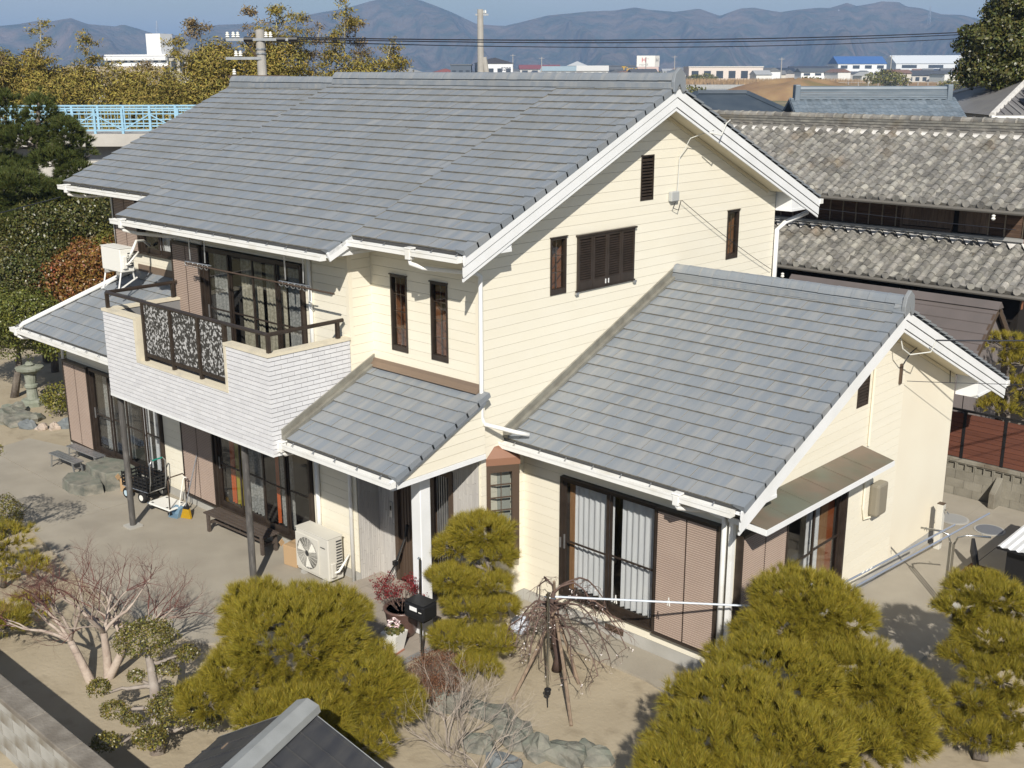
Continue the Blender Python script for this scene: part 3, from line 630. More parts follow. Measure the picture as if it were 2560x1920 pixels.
c.box(OX0 - .1, OX1 + .06, YB - .022, YB + .16, OZ - .03, OZ + .02); c.box(OX0 - .1, OX0 + .004, YB - .0215, YB + .15, OZ + .021, ZBT - .001); c.box(OX1 - .004, OX1 + .06, YB - .0215, YB + .15, OZ + .021, ZBT - .001)
c.build('coping', cpm, balo)
MB().box(XB0, XB1 + .004, YB - .016, YB + .1, ZBB - .05, ZBB + .002).box(XB1 - .1, XB1 + .014, YB + .1, YL - .03, ZBB - .05, ZBB + .002).build('balcony_drip', M['white'], balo)
ZRL = 4.88
rail = MB(); rail.tube([(XB0 + .07, YL - .1, ZRL), (XB0 + .07, YB + .07, ZRL), (XB1 - .07, YB + .07, ZRL), (XB1 - .07, YL - .1, ZRL)], .036, 8)
for x, y in ((XB0 + .07, YB + .07), (XB1 - .07, YB + .07), (XB1 - .07, YL - .22), (XB0 + .07, YL - .22)): rail.box(x - .03, x + .03, y - .03, y + .03, ZBT + .05, ZRL)
PX = [-6.62, -5.66, -4.75, -3.93]
for x in PX: rail.box(x - .03, x + .03, YB + .04, YB + .10, OZ + .02, ZRL - .01)
for a, b in zip(PX, PX[1:]):
    rail.box(a + .03, b - .03, YB + .045, YB + .09, OZ + .12, OZ + .19); rail.box(a + .03, a + .06, YB + .05, YB + .085, OZ + .19, ZRL - .03); rail.box(b - .06, b - .03, YB + .05, YB + .085, OZ + .19, ZRL - .03)
rail.build('railing', M['bronze'], balo)
M['patglass'] = mat('figured_glass', (0.035, 0.035, 0.035), (0.52, 0.52, 0.52), ns=22, lo=.50, hi=.62, rough=.25, spec=.5, detail=3)
for a, b in zip(PX, PX[1:]): MB().box(a + .06, b - .06, YB + .06, YB + .068, OZ + .19, ZRL - .036).build('glass_panel', M['patglass'], balo)
# balcony posts
M['post'] = mat('painted_steel_post', (0.11, 0.105, 0.10), (0.19, 0.18, 0.17), ns=4, st=(3, 3, 1), lo=.5, hi=.7, rough=.5, metal=.3)
for x, y in ((-8.02 + .0, YB + .18), (-3.93, YB + .30)):
    p_ = MB().lathe([(.062, 0), (.062, ZBB - .05)], (x, y, 0), 14).build('balcony_post', M['post'], house, smooth=False)
    MB().box(x - .14, x + .14, y - .14, y + .14, 0, .05).build('post_base', M['found'], p_)
# laundry pole brackets hanging from the eave
for x in (-6.65, -3.62):
    b = MB()
    for dx in (-.09, .42): b.tube([(x + dx, -.98 + .04 * dx, 6.04), (x + dx, -.98, 5.5)], .014, 6)
    b.tube([(x - .25, -1.0, 5.46), (x + .62, -.98, 5.47)], .012, 6)
    for k in range(5):
        b.tube([(x - .2 + .17 * k + .06 * math.cos(t), -1.0, 5.42 + .045 * math.sin(t)) for t in np.linspace(0, 2 * math.pi, 9)], .009, 5)
    b.build('pole_bracket', M['alu'], house)

# ---- porch: gable infill, tiled walls, door, post, bay window
gp = MB().prism([(.10, -1.93, 3.0), (.10, 0.0, 2.955), (.10, 0.0, zp(0) - .05), (.10, -1.93, zp(-1.93) - .06)], (-.06, 0, 0)); gpo = gp.build('wall', M['cream_back'], house)
for i in range(8):
    z0_, z1_ = 3.0 + .155 * i, 3.0 + .155 * (i + 1) - .007; ya = -1.93 + max(0, (z0_ + .06 - zp(-1.93)) / .455); yb_ = -1.93 + max(0, (z1_ + .06 - zp(-1.93)) / .455)
    if ya < -.05: MB().prism([(.10, ya, z0_), (.10, 0, z0_), (.10, 0, min(z1_, zp(0) - .06)), (.10, min(yb_, 0), min(z1_, zp(0) - .06))], (.014, 0, 0)).build('siding_board', M['cream'], gpo)
MB().bar((.14, -2.02, zp(-2.02) - .075), (.14, 0.0, zp(0) - .075), .05, .09).bar((.125, -2.02, zp(-2.02) - .15), (.125, 0.0, zp(0) - .15), .03, .05).build('barge_board', M['white'], house)
MB().box(.04, .128, -1.98, .0, 2.91, 2.99).build('porch_beam', M['white'], house)
MB().box(-.36, -.14, -1.2, -.98, .10, 2.94).build('porch_post', M['white'], house, bevel=.015)
MB().box(-.36, .0, -1.15, -1.03, 2.94, 2.958).build('post_cap', M['white'], house)
M['ptile'] = mat('porch_wall_tile', (0.52, 0.50, 0.47), (0.45, 0.43, 0.41), ns=2, rough=.6, rnd=.05)
def tile_wall(fr, h0, h1, z0, z1, w=.045, hgt=.6):
    b = MB(); fr.box(b, h0, h1, .015, .022, z0, z1); o = b.build('wall', M['grout'], house)
    n = round((h1 - h0) / w); w = (h1 - h0) / n; st = MB()
    for i in range(n):
        z = z0 - random.random() * hgt
        while z < z1:
            a, c_ = max(z, z0), min(z + hgt, z1)
            if c_ - a > .02: fr.box(st, h0 + i * w + .004, h0 + (i + 1) * w - .004, .022, .034, a + .003, c_ - .003)
            z += hgt
    stuff(st.build('wall_tile_strips', M['ptile'], o))
tile_wall(fxr, YL + .0, -.0, .08, 2.95); tile_wall(fy0, XB1 + .035, -2.12, .08, 2.95); tile_wall(fy0, -.62, -.03, .08, 2.95)
sided_wall(fy0, 'wall', lambda z: (XB1, 0.0), .08, 2.95, 3.0, [(-2.12, -.62, .08, 2.5)])
do = MB(); fy0.box(do, -2.12, -2.03, -.08, .06, .1, 2.5); fy0.box(do, -.71, -.62, -.08, .06, .1, 2.5); fy0.box(do, -2.03, -.71, -.08, .058, 2.38, 2.5); fy0.box(do, -1.16, -1.08, -.08, .05, .1, 2.38)
doo = do.build('entrance_frame', M['bronze_mid'], house)
dr = MB(); fy0.box(dr, -2.02, -1.17, -.05, .0, .11, 2.37)
for i in range(10): fy0.box(dr, -1.96 + i * .075, -1.925 + i * .075, .0, .012, .25, 2.25)
dro = dr.build('entrance_door', M['bronze_mid'], house)
q = MB(); fy0.box(q, -1.30, -1.26, .02, .06, .85, 1.35); q.build('handle', M['bronze'], dro)
sd = MB(); fy0.box(sd, -1.07, -.72, -.06, -.05, .1, 2.37); sdo = sd.build('sidelight', M['bronze'], house)
for i in range(6):
    q = MB(); fy0.box(q, -1.05 + i * .057, -1.035 + i * .057, -.02, .01, .12, 2.36); q.build('lattice_bar', M['alu'], sdo)
q = MB(); fy0.box(q, -2.27, -2.19, .034, .05, 1.25, 1.55); io = q.build('intercom', M['alu'], house)
q = MB(); fy0.box(q, -2.25, -2.21, .05, .054, 1.38, 1.47); q.build('speaker', M['bronze'], io)
# angled bay window on the strip of wall beside the porch
A_, B_, C_ = Vector((.016, .12, 0)), Vector((.30, .60, 0)), Vector((.016, .78, 0))
def baybox(mb, t0, t1, o0, o1, z0, z1, m=0):
    d = (B_ - A_); n = Vector((d.y, -d.x, 0)).normalized()
    P = [A_ + d * t0 + n * o0, A_ + d * t1 + n * o0, A_ + d * t1 + n * o1, A_ + d * t0 + n * o1]
    return mb.prism([(p.x, p.y, z0) for p in P], (0, 0, z1 - z0), m)
bw = MB(); baybox(bw, 0, .12, -.05, .02, 1.05, 2.72); baybox(bw, .78, 1.0, -.05, .02, 1.05, 2.72); baybox(bw, .12, .78, -.05, .02, 2.60, 2.72); baybox(bw, .12, .78, -.05, .02, 1.05, 1.25)
bw.prism([(B_.x, B_.y, 1.05), (C_.x, C_.y, 1.05), (C_.x + .03, C_.y, 1.05)], (0, 0, 1.67)); bw.prism([(A_.x, A_.y, 1.02), (B_.x + .02, B_.y - .02, 1.02), (C_.x, C_.y, 1.02)], (0, 0, .06))
bwo = bw.build('bay_window', M['bronze_mid'], house)
q = MB(); baybox(q, .12, .78, -.03, -.026, 1.25, 2.60); q.build('pane', M['glass'], bwo)
q = MB(); baybox(q, .44, .46, -.02, .0, 1.25, 2.60)
for i in range(1, 6): z = 1.25 + 1.35 * i / 6; baybox(q, .12, .78, -.021, -.001, z - .01, z + .01)
q.build('muntin', M['bronze_mid'], bwo)
q = MB(); baybox(q, .1, .8, -.14, -.13, 1.6, 2.60); q.build('blind', mat('blind_grey', (0.30, 0.31, 0.28), rough=.8), bwo)
q = MB(); q.add([(-.01, .08, 2.72), (.33, .60, 2.72), (-.01, .84, 2.72), (-.01, .08, 2.84), (.33, .60, 2.84), (-.01, .84, 2.84), (.0, .30, 3.02), (.0, .8, 3.0)], [(0, 1, 2), (0, 1, 4, 3), (1, 2, 5, 4), (3, 4, 6), (4, 5, 7, 6)]); q.build('bay_roof', mat('bay_roof_brown', (0.24, 0.125, 0.08), rough=.5), bwo)
# cables and brackets on the gables
cb = mat('cable_black', (0.03, 0.03, 0.03), rough=.6); cw = mat('cable_white', (0.6, 0.6, 0.56), rough=.6)
def wire(pts, r, m, name='cable', parent=house, sag=0, n=14):
    if len(pts) == 2:
        a, b = Vector(pts[0]), Vector(pts[1]); pts = [a.lerp(b, i / n) - Vector((0, 0, sag * 4 * (i / n) * (1 - i / n))) for i in range(n + 1)]
    return MB().tube(pts, r, 5).build(name, m, parent)
jb = MB(); fx0.box(jb, 4.93, 5.17, .015, .10, 6.62, 6.80); jbo = jb.build('junction_box', mat('junction_grey', (0.42, 0.43, 0.42), rough=.5), house, bevel=.015)
wire([(.06, 5.1, 6.6), (.08, 5.0, 6.5), (.1, 5.15, 6.45), (.08, 5.25, 6.62)], .008, cb)
wire([(.06, 5.15, 6.78), (.05, 5.2, 7.4), (.2, 5.3, 7.75), (.44, 5.7, 7.9)], .008, cw); wire([(.47, 5.5, 7.85), (.6, 5.7, 7.8), (.5, 6.0, 8.0), (.45, 6.2, 8.05)], .014, cw)
bb = MB(); fxw.box(bb, 6.2, 6.27, .015, .05, 3.66, 4.02); bb.build('wire_bracket', M['bronze_mid'], house)
wire([(XWG + .05, 6.25, 4.0), (XWG + .1, 6.4, 4.2), (XWG + .1, 6.8, 4.28), (XWG + .06, 7.9, 3.85), (XWG + .05, 8.35, 3.5), (XWG + .05, 8.4, 3.25)], .01, cb)
wire([(XWG + .25, 5.5, ZRW - .42), (XWG + .3, 5.6, 4.45), (XWG + .35, 5.8, 4.32), (XW + .1, 6.1, 4.35), (XW + .16, 6.15, 4.55)], .012, cw)
# ================================================================ ground, paving, garden
M['soil'] = mat('sandy_soil', (0.40, 0.34, 0.245), (0.34, 0.285, 0.20), ns=.8, lo=.3, hi=.7, rough=.95, bump=.5, bs=14, c3=(0.25, 0.205, 0.14), ns3=2.6, lo3=.55, hi3=.8)
M['land'] = mat('winter_fields', (0.23, 0.18, 0.11), (0.15, 0.15, 0.07), ns=.012, rough=.95, c3=(0.30, 0.23, 0.14), ns3=.03)
land = MB().add([(-7000, -7000, -.25), (7000, -7000, -.25), (7000, 7000, -.25), (-7000, 7000, -.25)], [(0, 1, 2, 3)]).build('ground', M['land']); struct(land)
def hnoise(x, y, s=1.0):
    return (math.sin(1.7 * x * s + 1.3 * math.sin(.9 * y * s)) + math.sin(1.9 * y * s + 1.1 * math.sin(1.3 * x * s + 2)) + .5 * math.sin(4.1 * x * s + 3.3 * y * s)) / 2.5
nx, ny = 120, 100
xs, ys = np.linspace(-26, 16, nx), np.linspace(-14, 20, ny)
V = [(x, y, .012 * hnoise(x, y) - .03) for y in ys for x in xs]
F = [(j * nx + i, j * nx + i + 1, (j + 1) * nx + i + 1, (j + 1) * nx + i) for j in range(ny - 1) for i in range(nx - 1)]
struct(trimesh('garden_ground', V, F, M['soil'], smooth=True))
def slab(name, poly, z=.012, t=.08, m='concrete'): return struct(MB().prism([(x, y, z - t) for x, y in poly], (0, 0, t)).build(name, M[m]))
slab('front_pavement', [(-9.3, -.499), (-2.62, -.499), (-2.62, -2.42), (-2.2, -3.0), (-2.7, -3.7), (-4.2, -4.0), (-6.5, -3.9), (-9.3, -3.5)])
slab('front_pavement', [(-16.2, -1.975), (-16.4, -3.3), (-12.5, -3.9), (-9.32, -3.5), (-9.32, -1.985)], .010)
slab('front_pavement', [(-15.0, -1.96), (-9.32, -1.96), (-9.32, -.499), (-13.6, -.499), (-15.2, -.9)], .014)
slab('wing_pavement', [(.4, .30), (3.2, .32), (4.25, .1), (4.25, 1.03), (.02, 1.03), (.02, .6)], .010)
slab('side_pavement', [(4.26, -.1), (6.0, .4), (6.0, 6.6), (5.2, 7.6), (5.2, 11.15), (4.14, 11.15), (4.14, 1.05)], .012)
slab('back_pavement', [(5.21, 7.61), (9, 7.61), (9, 11.15), (5.21, 11.15)], .008); slab('back_pavement', [(-13, 8.9), (4.13, 8.9), (4.13, 11.15), (-13, 11.15)], .006)
# porch floor of square tiles
pf = struct(MB().box(-2.60, .14, -2.40, -.02, -.02, .072).build('porch_floor', M['grout']))
M['ftile'] = mat('porch_floor_tile', (0.34, 0.295, 0.25), (0.30, 0.265, 0.225), ns=2.5, rough=.7, rnd=.05, bump=.1, bs=50)
ft = MB().box(-.146, .146, -.146, .146, 0, .012).mesh('floor_tile', [M['ftile']])
for i in range(9):
    for j in range(8): link('floor_tile', ft, pf, (-2.45 + .304 * i, -2.25 + .296 * j, .072 + random.uniform(-.001, .001)))

# ---- foliage generators
def unit(n): v = RNG.normal(size=(n, 3)); return v / np.linalg.norm(v, axis=1, keepdims=True)
def needle_mesh(P, D, k, L, w, spread):
    n = len(P); P = np.repeat(P, k, 0); D = np.repeat(D, k, 0)
    d = D + spread * unit(n * k); d /= np.linalg.norm(d, axis=1, keepdims=True)
    ln = L * RNG.uniform(.65, 1.1, (n * k, 1)); s = np.cross(d, unit(n * k)); s /= np.linalg.norm(s, axis=1, keepdims=True) + 1e-9
    b = P + RNG.normal(size=P.shape) * .012
    V = np.empty((n * k, 3, 3)); V[:, 0] = b - s * w / 2; V[:, 1] = b + s * w / 2; V[:, 2] = b + d * ln + np.array([0, 0, -.012]) * RNG.random((n * k, 1))
    return V.reshape(-1, 3), np.arange(3 * n * k).reshape(-1, 3)
def pad_points(c, rx, ry, rz, n, lowcut=-.25, shell=.62):
    u = unit(n * 3); u = u[u[:, 2] > lowcut][:n]; r = RNG.uniform(shell, 1.0, (len(u), 1)) ** .5
    lump = 1 + .13 * np.sin(u[:, :1] * 5 + c[0] * 9) * np.cos(u[:, 1:2] * 6 + c[1] * 7)
    P = np.array(c) + u * r * lump * np.array([rx, ry, rz]); D = u * np.array([.9 / max(rx, .1), .9 / max(ry, .1), 1.0 / max(rz, .1)]); D /= np.linalg.norm(D, axis=1, keepdims=True)
    D = D + np.array([0, 0, .55]); D /= np.linalg.norm(D, axis=1, keepdims=True); return P, D
M['bark'] = mat('pine_bark', (0.22, 0.19, 0.16), (0.12, 0.10, 0.085), ns=9, st=(1, 1, .4), rough=.95, bump=.8, bs=25)
M['bark_grey'] = mat('grey_lichen_bark', (0.33, 0.29, 0.25), (0.23, 0.19, 0.16), ns=7, rough=.95, bump=.5, bs=25)
M['needle'] = mat('pine_needles_gold', (0.30, 0.225, 0.024), (0.165, 0.160, 0.022), ns=1.5, lo=.35, hi=.68, rough=.5, rnd=.34, hue=.012, spec=.25)
M['needle_dark'] = mat('pine_needles_dark', (0.060, 0.085, 0.020), (0.13, 0.11, 0.022), ns=1.0, lo=.45, hi=.75, rough=.6, rnd=.35, hue=.02)
def limb(mb, a, b, r0, r1, wob=.08, n=6, sides=7):
    a, b = Vector(a), Vector(b); L = (b - a).length; pts = []
    for i in range(n + 1):
        t = i / n; p = a.lerp(b, t)
        if 0 < i < n: p += Vector((random.uniform(-1, 1), random.uniform(-1, 1), random.uniform(-.6, .6))) * wob * L
        pts.append(p)
    mb.tube(pts, [r0 + (r1 - r0) * i / n for i in range(n + 1)], sides); return pts
def pine(label, trunk, pads, name='pine_tree', dens=330, k=60, L=.15, w=.0062, needle='needle', spread=.62, tr=.10, group=None, flat=.85):
    t = thing(name, label, 'pine', trunk[0], group=group); o = Vector(trunk[0])
    tb = MB(); n = len(trunk); loc = [Vector(q) - o for q in trunk]
    tb.tube(loc, [tr * (1 - .7 * i / (n - 1)) for i in range(n)], 10); tb.build('trunk', M['bark'], t, smooth=True)
    Vs, Fs, off = [], [], 0; br = MB()
    for (x, y, z, r, rz) in pads:
        c = Vector((x, y, z)) - o
        base = min(loc, key=lambda q: (q - c).length + (1.5 if q.z > c.z + .1 else 0)); low = c - Vector((0, 0, rz * .45)); limb(br, base, low, tr * .42, .018, .07)
        for _ in range(7):
            a = random.uniform(0, 6.28); e = low + Vector((math.cos(a) * r * .75, math.sin(a) * r * .65, random.uniform(-.02, rz * .5))); limb(br, low, e, .016, .006, .06, 4, 5)
        r *= 1.10; rz *= 1.12; nt = max(30, int(dens * r * r * 2.6)); P, D = pad_points(c, r, r * flat, rz, nt, -.35, .40)
        v, f = needle_mesh(P, D, k, L, w, spread); Vs.append(v); Fs.append(f + off); off += len(v)
    br.build('branches', M['bark'], t, smooth=True)
    trimesh('needles', np.concatenate(Vs), np.concatenate(Fs), M[needle], t)
    return t
pine('large golden-green pine with layered pads between the gate roof and the entrance', [(.55, -4.35, 0), (.5, -4.3, .4), (.65, -4.15, .8), (.35, -4.05, 1.3)],
     [(0.23, -4.01, 1.35, 0.98, 0.50), (-0.45, -4.05, 1.5, 0.55, 0.34), (0.40, -3.40, 1.5, 0.52, 0.32), (0.11, -4.78, 1.00, 0.55, 0.28), (0.02, -5.24, 0.80, 0.42, 0.20), (1.10, -3.64, 0.85, 0.77, 0.35), (1.50, -3.41, 0.60, 0.52, 0.25), (1.22, -4.55, 0.75, 0.66, 0.30), (1.70, -4.02, 0.35, 0.43, 0.20), (0.98, -5.01, 0.80, 0.42, 0.25)])
pine('slender tiered pine standing beside the porch post and the bay window', [(.55, -.62, 0), (.75, -.72, .35), (.55, -.55, .8), (.7, -.5, 1.25), (.45, -.45, 1.75)],
     [(0.41, -0.42, 1.85, 0.50, 0.22), (0.12, -0.67, 1.60, 0.34, 0.15), (0.76, -0.50, 1.60, 0.36, 0.16), (0.31, -0.96, 1.20, 0.36, 0.13), (0.73, -0.62, 1.15, 0.36, 0.14), (0.57, -0.86, 0.80, 0.44, 0.15), (0.98, -0.55, 0.78, 0.30, 0.12), (0.66, -1.31, 0.45, 0.34, 0.10), (1.16, -1.02, 0.45, 0.38, 0.10), (1.29, -1.42, 0.25, 0.32, 0.10)], tr=.07, dens=300)
pine('broad golden pine covering the lower right corner in front of the wing', [(6.35, .35, 0), (6.2, .1, .5), (6.0, .35, 1.0), (5.6, .7, 1.7)],
     [(5.45, 0.86, 1.90, 0.66, 0.32), (5.42, 0.40, 1.70, 0.49, 0.22), (5.87, 1.00, 1.75, 0.49, 0.24), (5.72, -0.37, 1.35, 0.78, 0.42), (6.48, 0.58, 1.25, 0.66, 0.38), (6.00, 0.48, 1.40, 0.64, 0.30), (5.86, -1.53, 1.35, 0.78, 0.45), (5.99, -2.34, 1.30, 0.61, 0.40), (6.56, -1.59, 1.30, 0.76, 0.45), (6.84, 0.37, 0.90, 0.67, 0.35), (6.76, 1.36, 0.85, 0.49, 0.25), (6.76, -0.45, 0.90, 0.65, 0.35), (5.03, 0.24, 1.50, 0.28, 0.14), (6.98, 0.73, 0.50, 0.47, 0.20), (6.05, -2.95, 1.25, 0.5, 0.32), (6.75, -2.5, 1.15, .6, .4)], tr=.12)
pine('cloud-pruned pine with pale bare trunk at the right edge of the garden', [(7.75, 1.72, 0), (7.6, 2.0, .3), (7.75, 2.35, .55), (7.45, 2.55, .9), (7.35, 2.9, 1.2), (7.1, 3.05, 1.6)],
     [(7.06, 3.12, 1.75, 0.49, 0.18), (6.87, 2.80, 1.55, 0.34, 0.14), (7.33, 3.54, 1.50, 0.41, 0.16), (7.37, 2.90, 1.25, 0.56, 0.18), (7.15, 2.54, 1.00, 0.34, 0.13), (7.66, 2.39, 0.95, 0.44, 0.16), (7.82, 2.77, 1.10, 0.33, 0.15), (7.47, 1.95, 0.70, 0.30, 0.10), (7.96, 2.24, 0.65, 0.38, 0.14), (7.58, 1.76, 0.40, 0.40, 0.12), (7.93, 1.83, 0.40, 0.32, 0.10)], tr=.10, dens=290)
pine('small clipped pine behind the brown slatted fence', [(4.0, 12.3, 0), (4.05, 12.25, 1.2), (3.95, 12.2, 2.2), (3.85, 12.2, 3.1)],
     [(3.77, 12.20, 3.25, .5, .2), (4.2, 12.20, 2.94, .45, .18), (4.25, 12.20, 2.42, .4, .15), (3.85, 12.1, 1.85, .42, .14), (3.6, 12.2, 2.0, .3, .1), (4.6, 12.3, 2.1, .45, .16)], tr=.08, dens=150, k=26, w=.009)
pine('low golden pine tucked behind the bare maple at the left edge', [(-7.2, -5.0, 0), (-7.1, -4.95, .5), (-7.1, -4.87, .85)], [(-7.11, -4.87, 0.90, 0.5, 0.20), (-6.60, -4.82, 0.50, 0.42, 0.15), (-7.6, -5.1, .55, .4, .14)], tr=.06, dens=150, k=26, w=.009)
pine('low yellow-green pine sprawling on the ground at the lower left', [(-5.3, -6.0, 0), (-5.2, -5.95, .2), (-5.0, -5.9, .35)], [(-4.96, -5.89, 0.40, 0.36, 0.14), (-5.4, -5.8, .3, .4, .12), (-5.5, -5.3, .3, .4, .12)], tr=.05, dens=150, k=26, w=.009)

def leaf_mesh(P, D, s, asp=.55, jit=.7):
    n = len(P); d = D + jit * unit(n); d /= np.linalg.norm(d, axis=1, keepdims=True)
    a = np.cross(d, unit(n)); a /= np.linalg.norm(a, axis=1, keepdims=True) + 1e-9; b = np.cross(d, a)
    sz = s * RNG.uniform(.6, 1.15, (n, 1)); V = np.empty((n, 4, 3)); V[:, 0] = P - a * sz * .5; V[:, 1] = P + b * sz * asp * .5 + d * sz * .08; V[:, 2] = P + a * sz * .5; V[:, 3] = P - b * sz * asp * .5 + d * sz * .08
    return V.reshape(-1, 3), np.arange(4 * n).reshape(-1, 4)
def leafy(pads, dens, size, shell=.7, lowcut=-.6, jit=.8, lump=True):
    Vs, Fs, off = [], [], 0
    for (x, y, z, rx, ry, rz) in pads:
        n = int(dens * (rx * ry + rx * rz + ry * rz) / 3 * 12); u = unit(int(n * 1.7)); u = u[u[:, 2] > lowcut][:n]
        r = RNG.uniform(shell ** 3, 1, (len(u), 1)) ** (1 / 3)
        if lump: r = r * (1 + .10 * np.sin(u[:, :1] * 7 + x * 3) * np.sin(u[:, 1:2] * 8 + y) + .08 * np.sin(u[:, 2:3] * 9 + 4 * u[:, :1]))
        P = np.array([x, y, z]) + u * r * np.array([rx, ry, rz]); D = u / np.array([rx, ry, rz]); D /= np.linalg.norm(D, axis=1, keepdims=True)
        v, f = leaf_mesh(P, D, size, jit=jit); Vs.append(v); Fs.append(f + off); off += len(v)
    return np.concatenate(Vs), np.concatenate(Fs)
M['leaf_box'] = mat('clipped_olive_leaves', (0.185, 0.140, 0.026), (0.085, 0.098, 0.022), ns=3, rough=.38, rnd=.42, hue=.025, spec=.5)
M['leaf_green'] = mat('glossy_green_leaves', (0.080, 0.102, 0.020), (0.14, 0.135, 0.024), ns=1.2, rough=.36, rnd=.45, hue=.02, spec=.5)
M['leaf_dark'] = mat('dark_camellia_leaves', (0.048, 0.066, 0.018), (0.11, 0.095, 0.022), ns=1.0, rough=.38, rnd=.45, hue=.03, spec=.5)
M['leaf_red'] = mat('red_photinia_leaves', (0.21, 0.075, 0.028), (0.17, 0.11, 0.022), ns=1.4, rough=.4, rnd=.42, hue=.03, spec=.45)
M['leaf_yel'] = mat('yellow_green_leaves', (0.165, 0.14, 0.022), (0.09, 0.10, 0.02), ns=1.3, rough=.5, rnd=.4, hue=.02)
M['wood_grey'] = mat('pale_branch', (0.44, 0.37, 0.31), (0.34, 0.27, 0.225), ns=8, rough=.9, bump=.4, bs=30)
# cloud-pruned shrub lower left
t = thing('cloud_pruned_shrub', 'cloud-pruned olive-leaved shrub with round leaf pads beside the garden wall', 'shrub', (-.55, -5.75, 0))
o = Vector((-.55, -5.75, 0)); tb = MB()
spine = [Vector(q) - o for q in ((-.55, -5.75, -.05), (-.62, -5.7, .2), (-.85, -5.55, .45), (-.95, -5.5, .7), (-1.2, -5.4, .95), (-1.4, -5.34, 1.12))]
tb.tube(spine, [.11, .09, .08, .07, .055, .04], 9)
NP = [(-1.44, -5.32, 1.22, 0.48, .45, 0.21), (-1.05, -4.91, 0.95, 0.19, .18, 0.12), (-1.05, -5.25, 0.86, 0.26, .16, 0.09), (-1.30, -5.57, 0.78, 0.15, .14, 0.08), (-1.43, -6.07, 0.75, 0.17, .17, 0.13), (-1.15, -6.01, 0.50, 0.24, .19, 0.10), (-0.86, -5.91, 0.42, 0.17, .14, 0.08), (-0.43, -5.45, 0.60, 0.44, .40, 0.24), (-0.32, -5.95, 0.40, 0.25, .22, 0.15), (-0.81, -6.33, 0.30, 0.22, .2, 0.11), (-.15, -5.2, .45, .26, .24, .16)]
for p in NP:
    c = Vector(p[:3]) - o; b = min(spine, key=lambda q: (q - c).length + (1 if q.z > c.z else 0)); limb(tb, b, c - Vector((0, 0, p[5] * .4)), .035, .014, .1, 5, 6)
tb.build('trunk', M['bark_grey'], t, smooth=True)
v, f = leafy([(p[0] - o.x, p[1] - o.y, *p[2:]) for p in NP], 2300, .040, .55, -.6, 1.0); trimesh('leaves', v, f, M['leaf_box'], t)
t = thing('round_shrub', 'small clipped round shrub at the left edge of the pavement', 'shrub', (-9.6, -3.95, 0))
v, f = leafy([(0, 0, .42, .42, .42, .4)], 1600, .045, .7, -.8, 1.0); trimesh('leaves', v, f, M['leaf_box'], t); tb = MB(); limb(tb, (0, 0, -.05), (0, 0, .3), .04, .02); tb.build('trunk', M['bark_grey'], t)
# a second cloud-pruned tree just outside the frame on the left (its pad shadows lie on the pavement)
t = thing('cloud_pruned_shrub', 'tall cloud-pruned tree beyond the left edge that throws oval shadows on the pavement', 'shrub', (-8.6, -6.0, 0))
tb = MB(); sp = [Vector(q) for q in ((0, 0, -.05), (.2, .2, .8), (.6, .5, 1.6), (1.0, .8, 2.3))]; tb.tube(sp, [.12, .1, .08, .05], 8)
NP = [(1.1, .9, 2.5, .55, .5, .22), (-.3, 1.2, 2.0, .45, .4, .2), (-4.6, 1.6, 2.1, .62, .6, .3), (.2, .3, 1.5, .4, .4, .18)]
for p in NP: limb(tb, sp[2] if p[2] > 1.6 else sp[1], Vector(p[:3]), .05, .02, .05)
tb.build('trunk', M['bark_grey'], t, smooth=True); v, f = leafy(NP, 420, .06, .55, -.6, 1.0); trimesh('leaves', v, f, M['leaf_box'], t)

# bare twiggy trees
def grow(mb, tw, p, d, r, L, lvl, maxl, up=.25, spreadv=.6, tip=None, sides=6, droop=0.0, nch=(2, 3), thin=1):
    n = 4; pts = [p]; dd = d.normalized()
    for i in range(n):
        dd = (dd + Vector((random.gauss(0, .16), random.gauss(0, .16), random.gauss(0, .12) + up * .12 - droop * .25))).normalized(); p = p + dd * (L / n); pts.append(p)
    r1 = r * .68; (mb if lvl < maxl - thin else tw).tube(pts, [r + (r1 - r) * i / n for i in range(n + 1)], sides if lvl < maxl - 1 else 3, cap=False)
    if tip is not None and lvl >= maxl - 1: tip.append(p)
    if lvl >= maxl: return
    for k in range(random.randint(*nch) + (1 if lvl >= maxl - 2 else 0)):
        j = random.randint(2, n) if lvl else n; a = unit(1)[0]; side = Vector((a[0], a[1], a[2] * .5))
        nd = (dd + side * spreadv * random.uniform(.7, 1.3) + Vector((0, 0, up - droop))).normalized()
        grow(mb, tw, pts[j], nd, r1 * random.uniform(.55, .85), L * random.uniform(.62, .85), lvl + 1, maxl, up, spreadv, tip, max(4, sides - 1), droop, nch, thin)
M['twig_red'] = mat('red_winter_twigs', (0.155, 0.062, 0.050), (0.10, 0.045, 0.038), ns=3, rough=.7, rnd=.3)
M['twig_brown'] = mat('brown_twigs', (0.15, 0.10, 0.08), (0.10, 0.065, 0.055), ns=3, rough=.8, rnd=.3)
M['twig_grey'] = mat('pale_dry_twigs', (0.36, 0.31, 0.26), (0.27, 0.23, 0.195), ns=3, rough=.85, rnd=.2)
random.seed(11)
t = thing('bare_maple_tree', 'leafless maple with pale branches and fine red twigs on the left', 'tree', (-2.95, -5.35, 0)); mb, tw = MB(), MB()
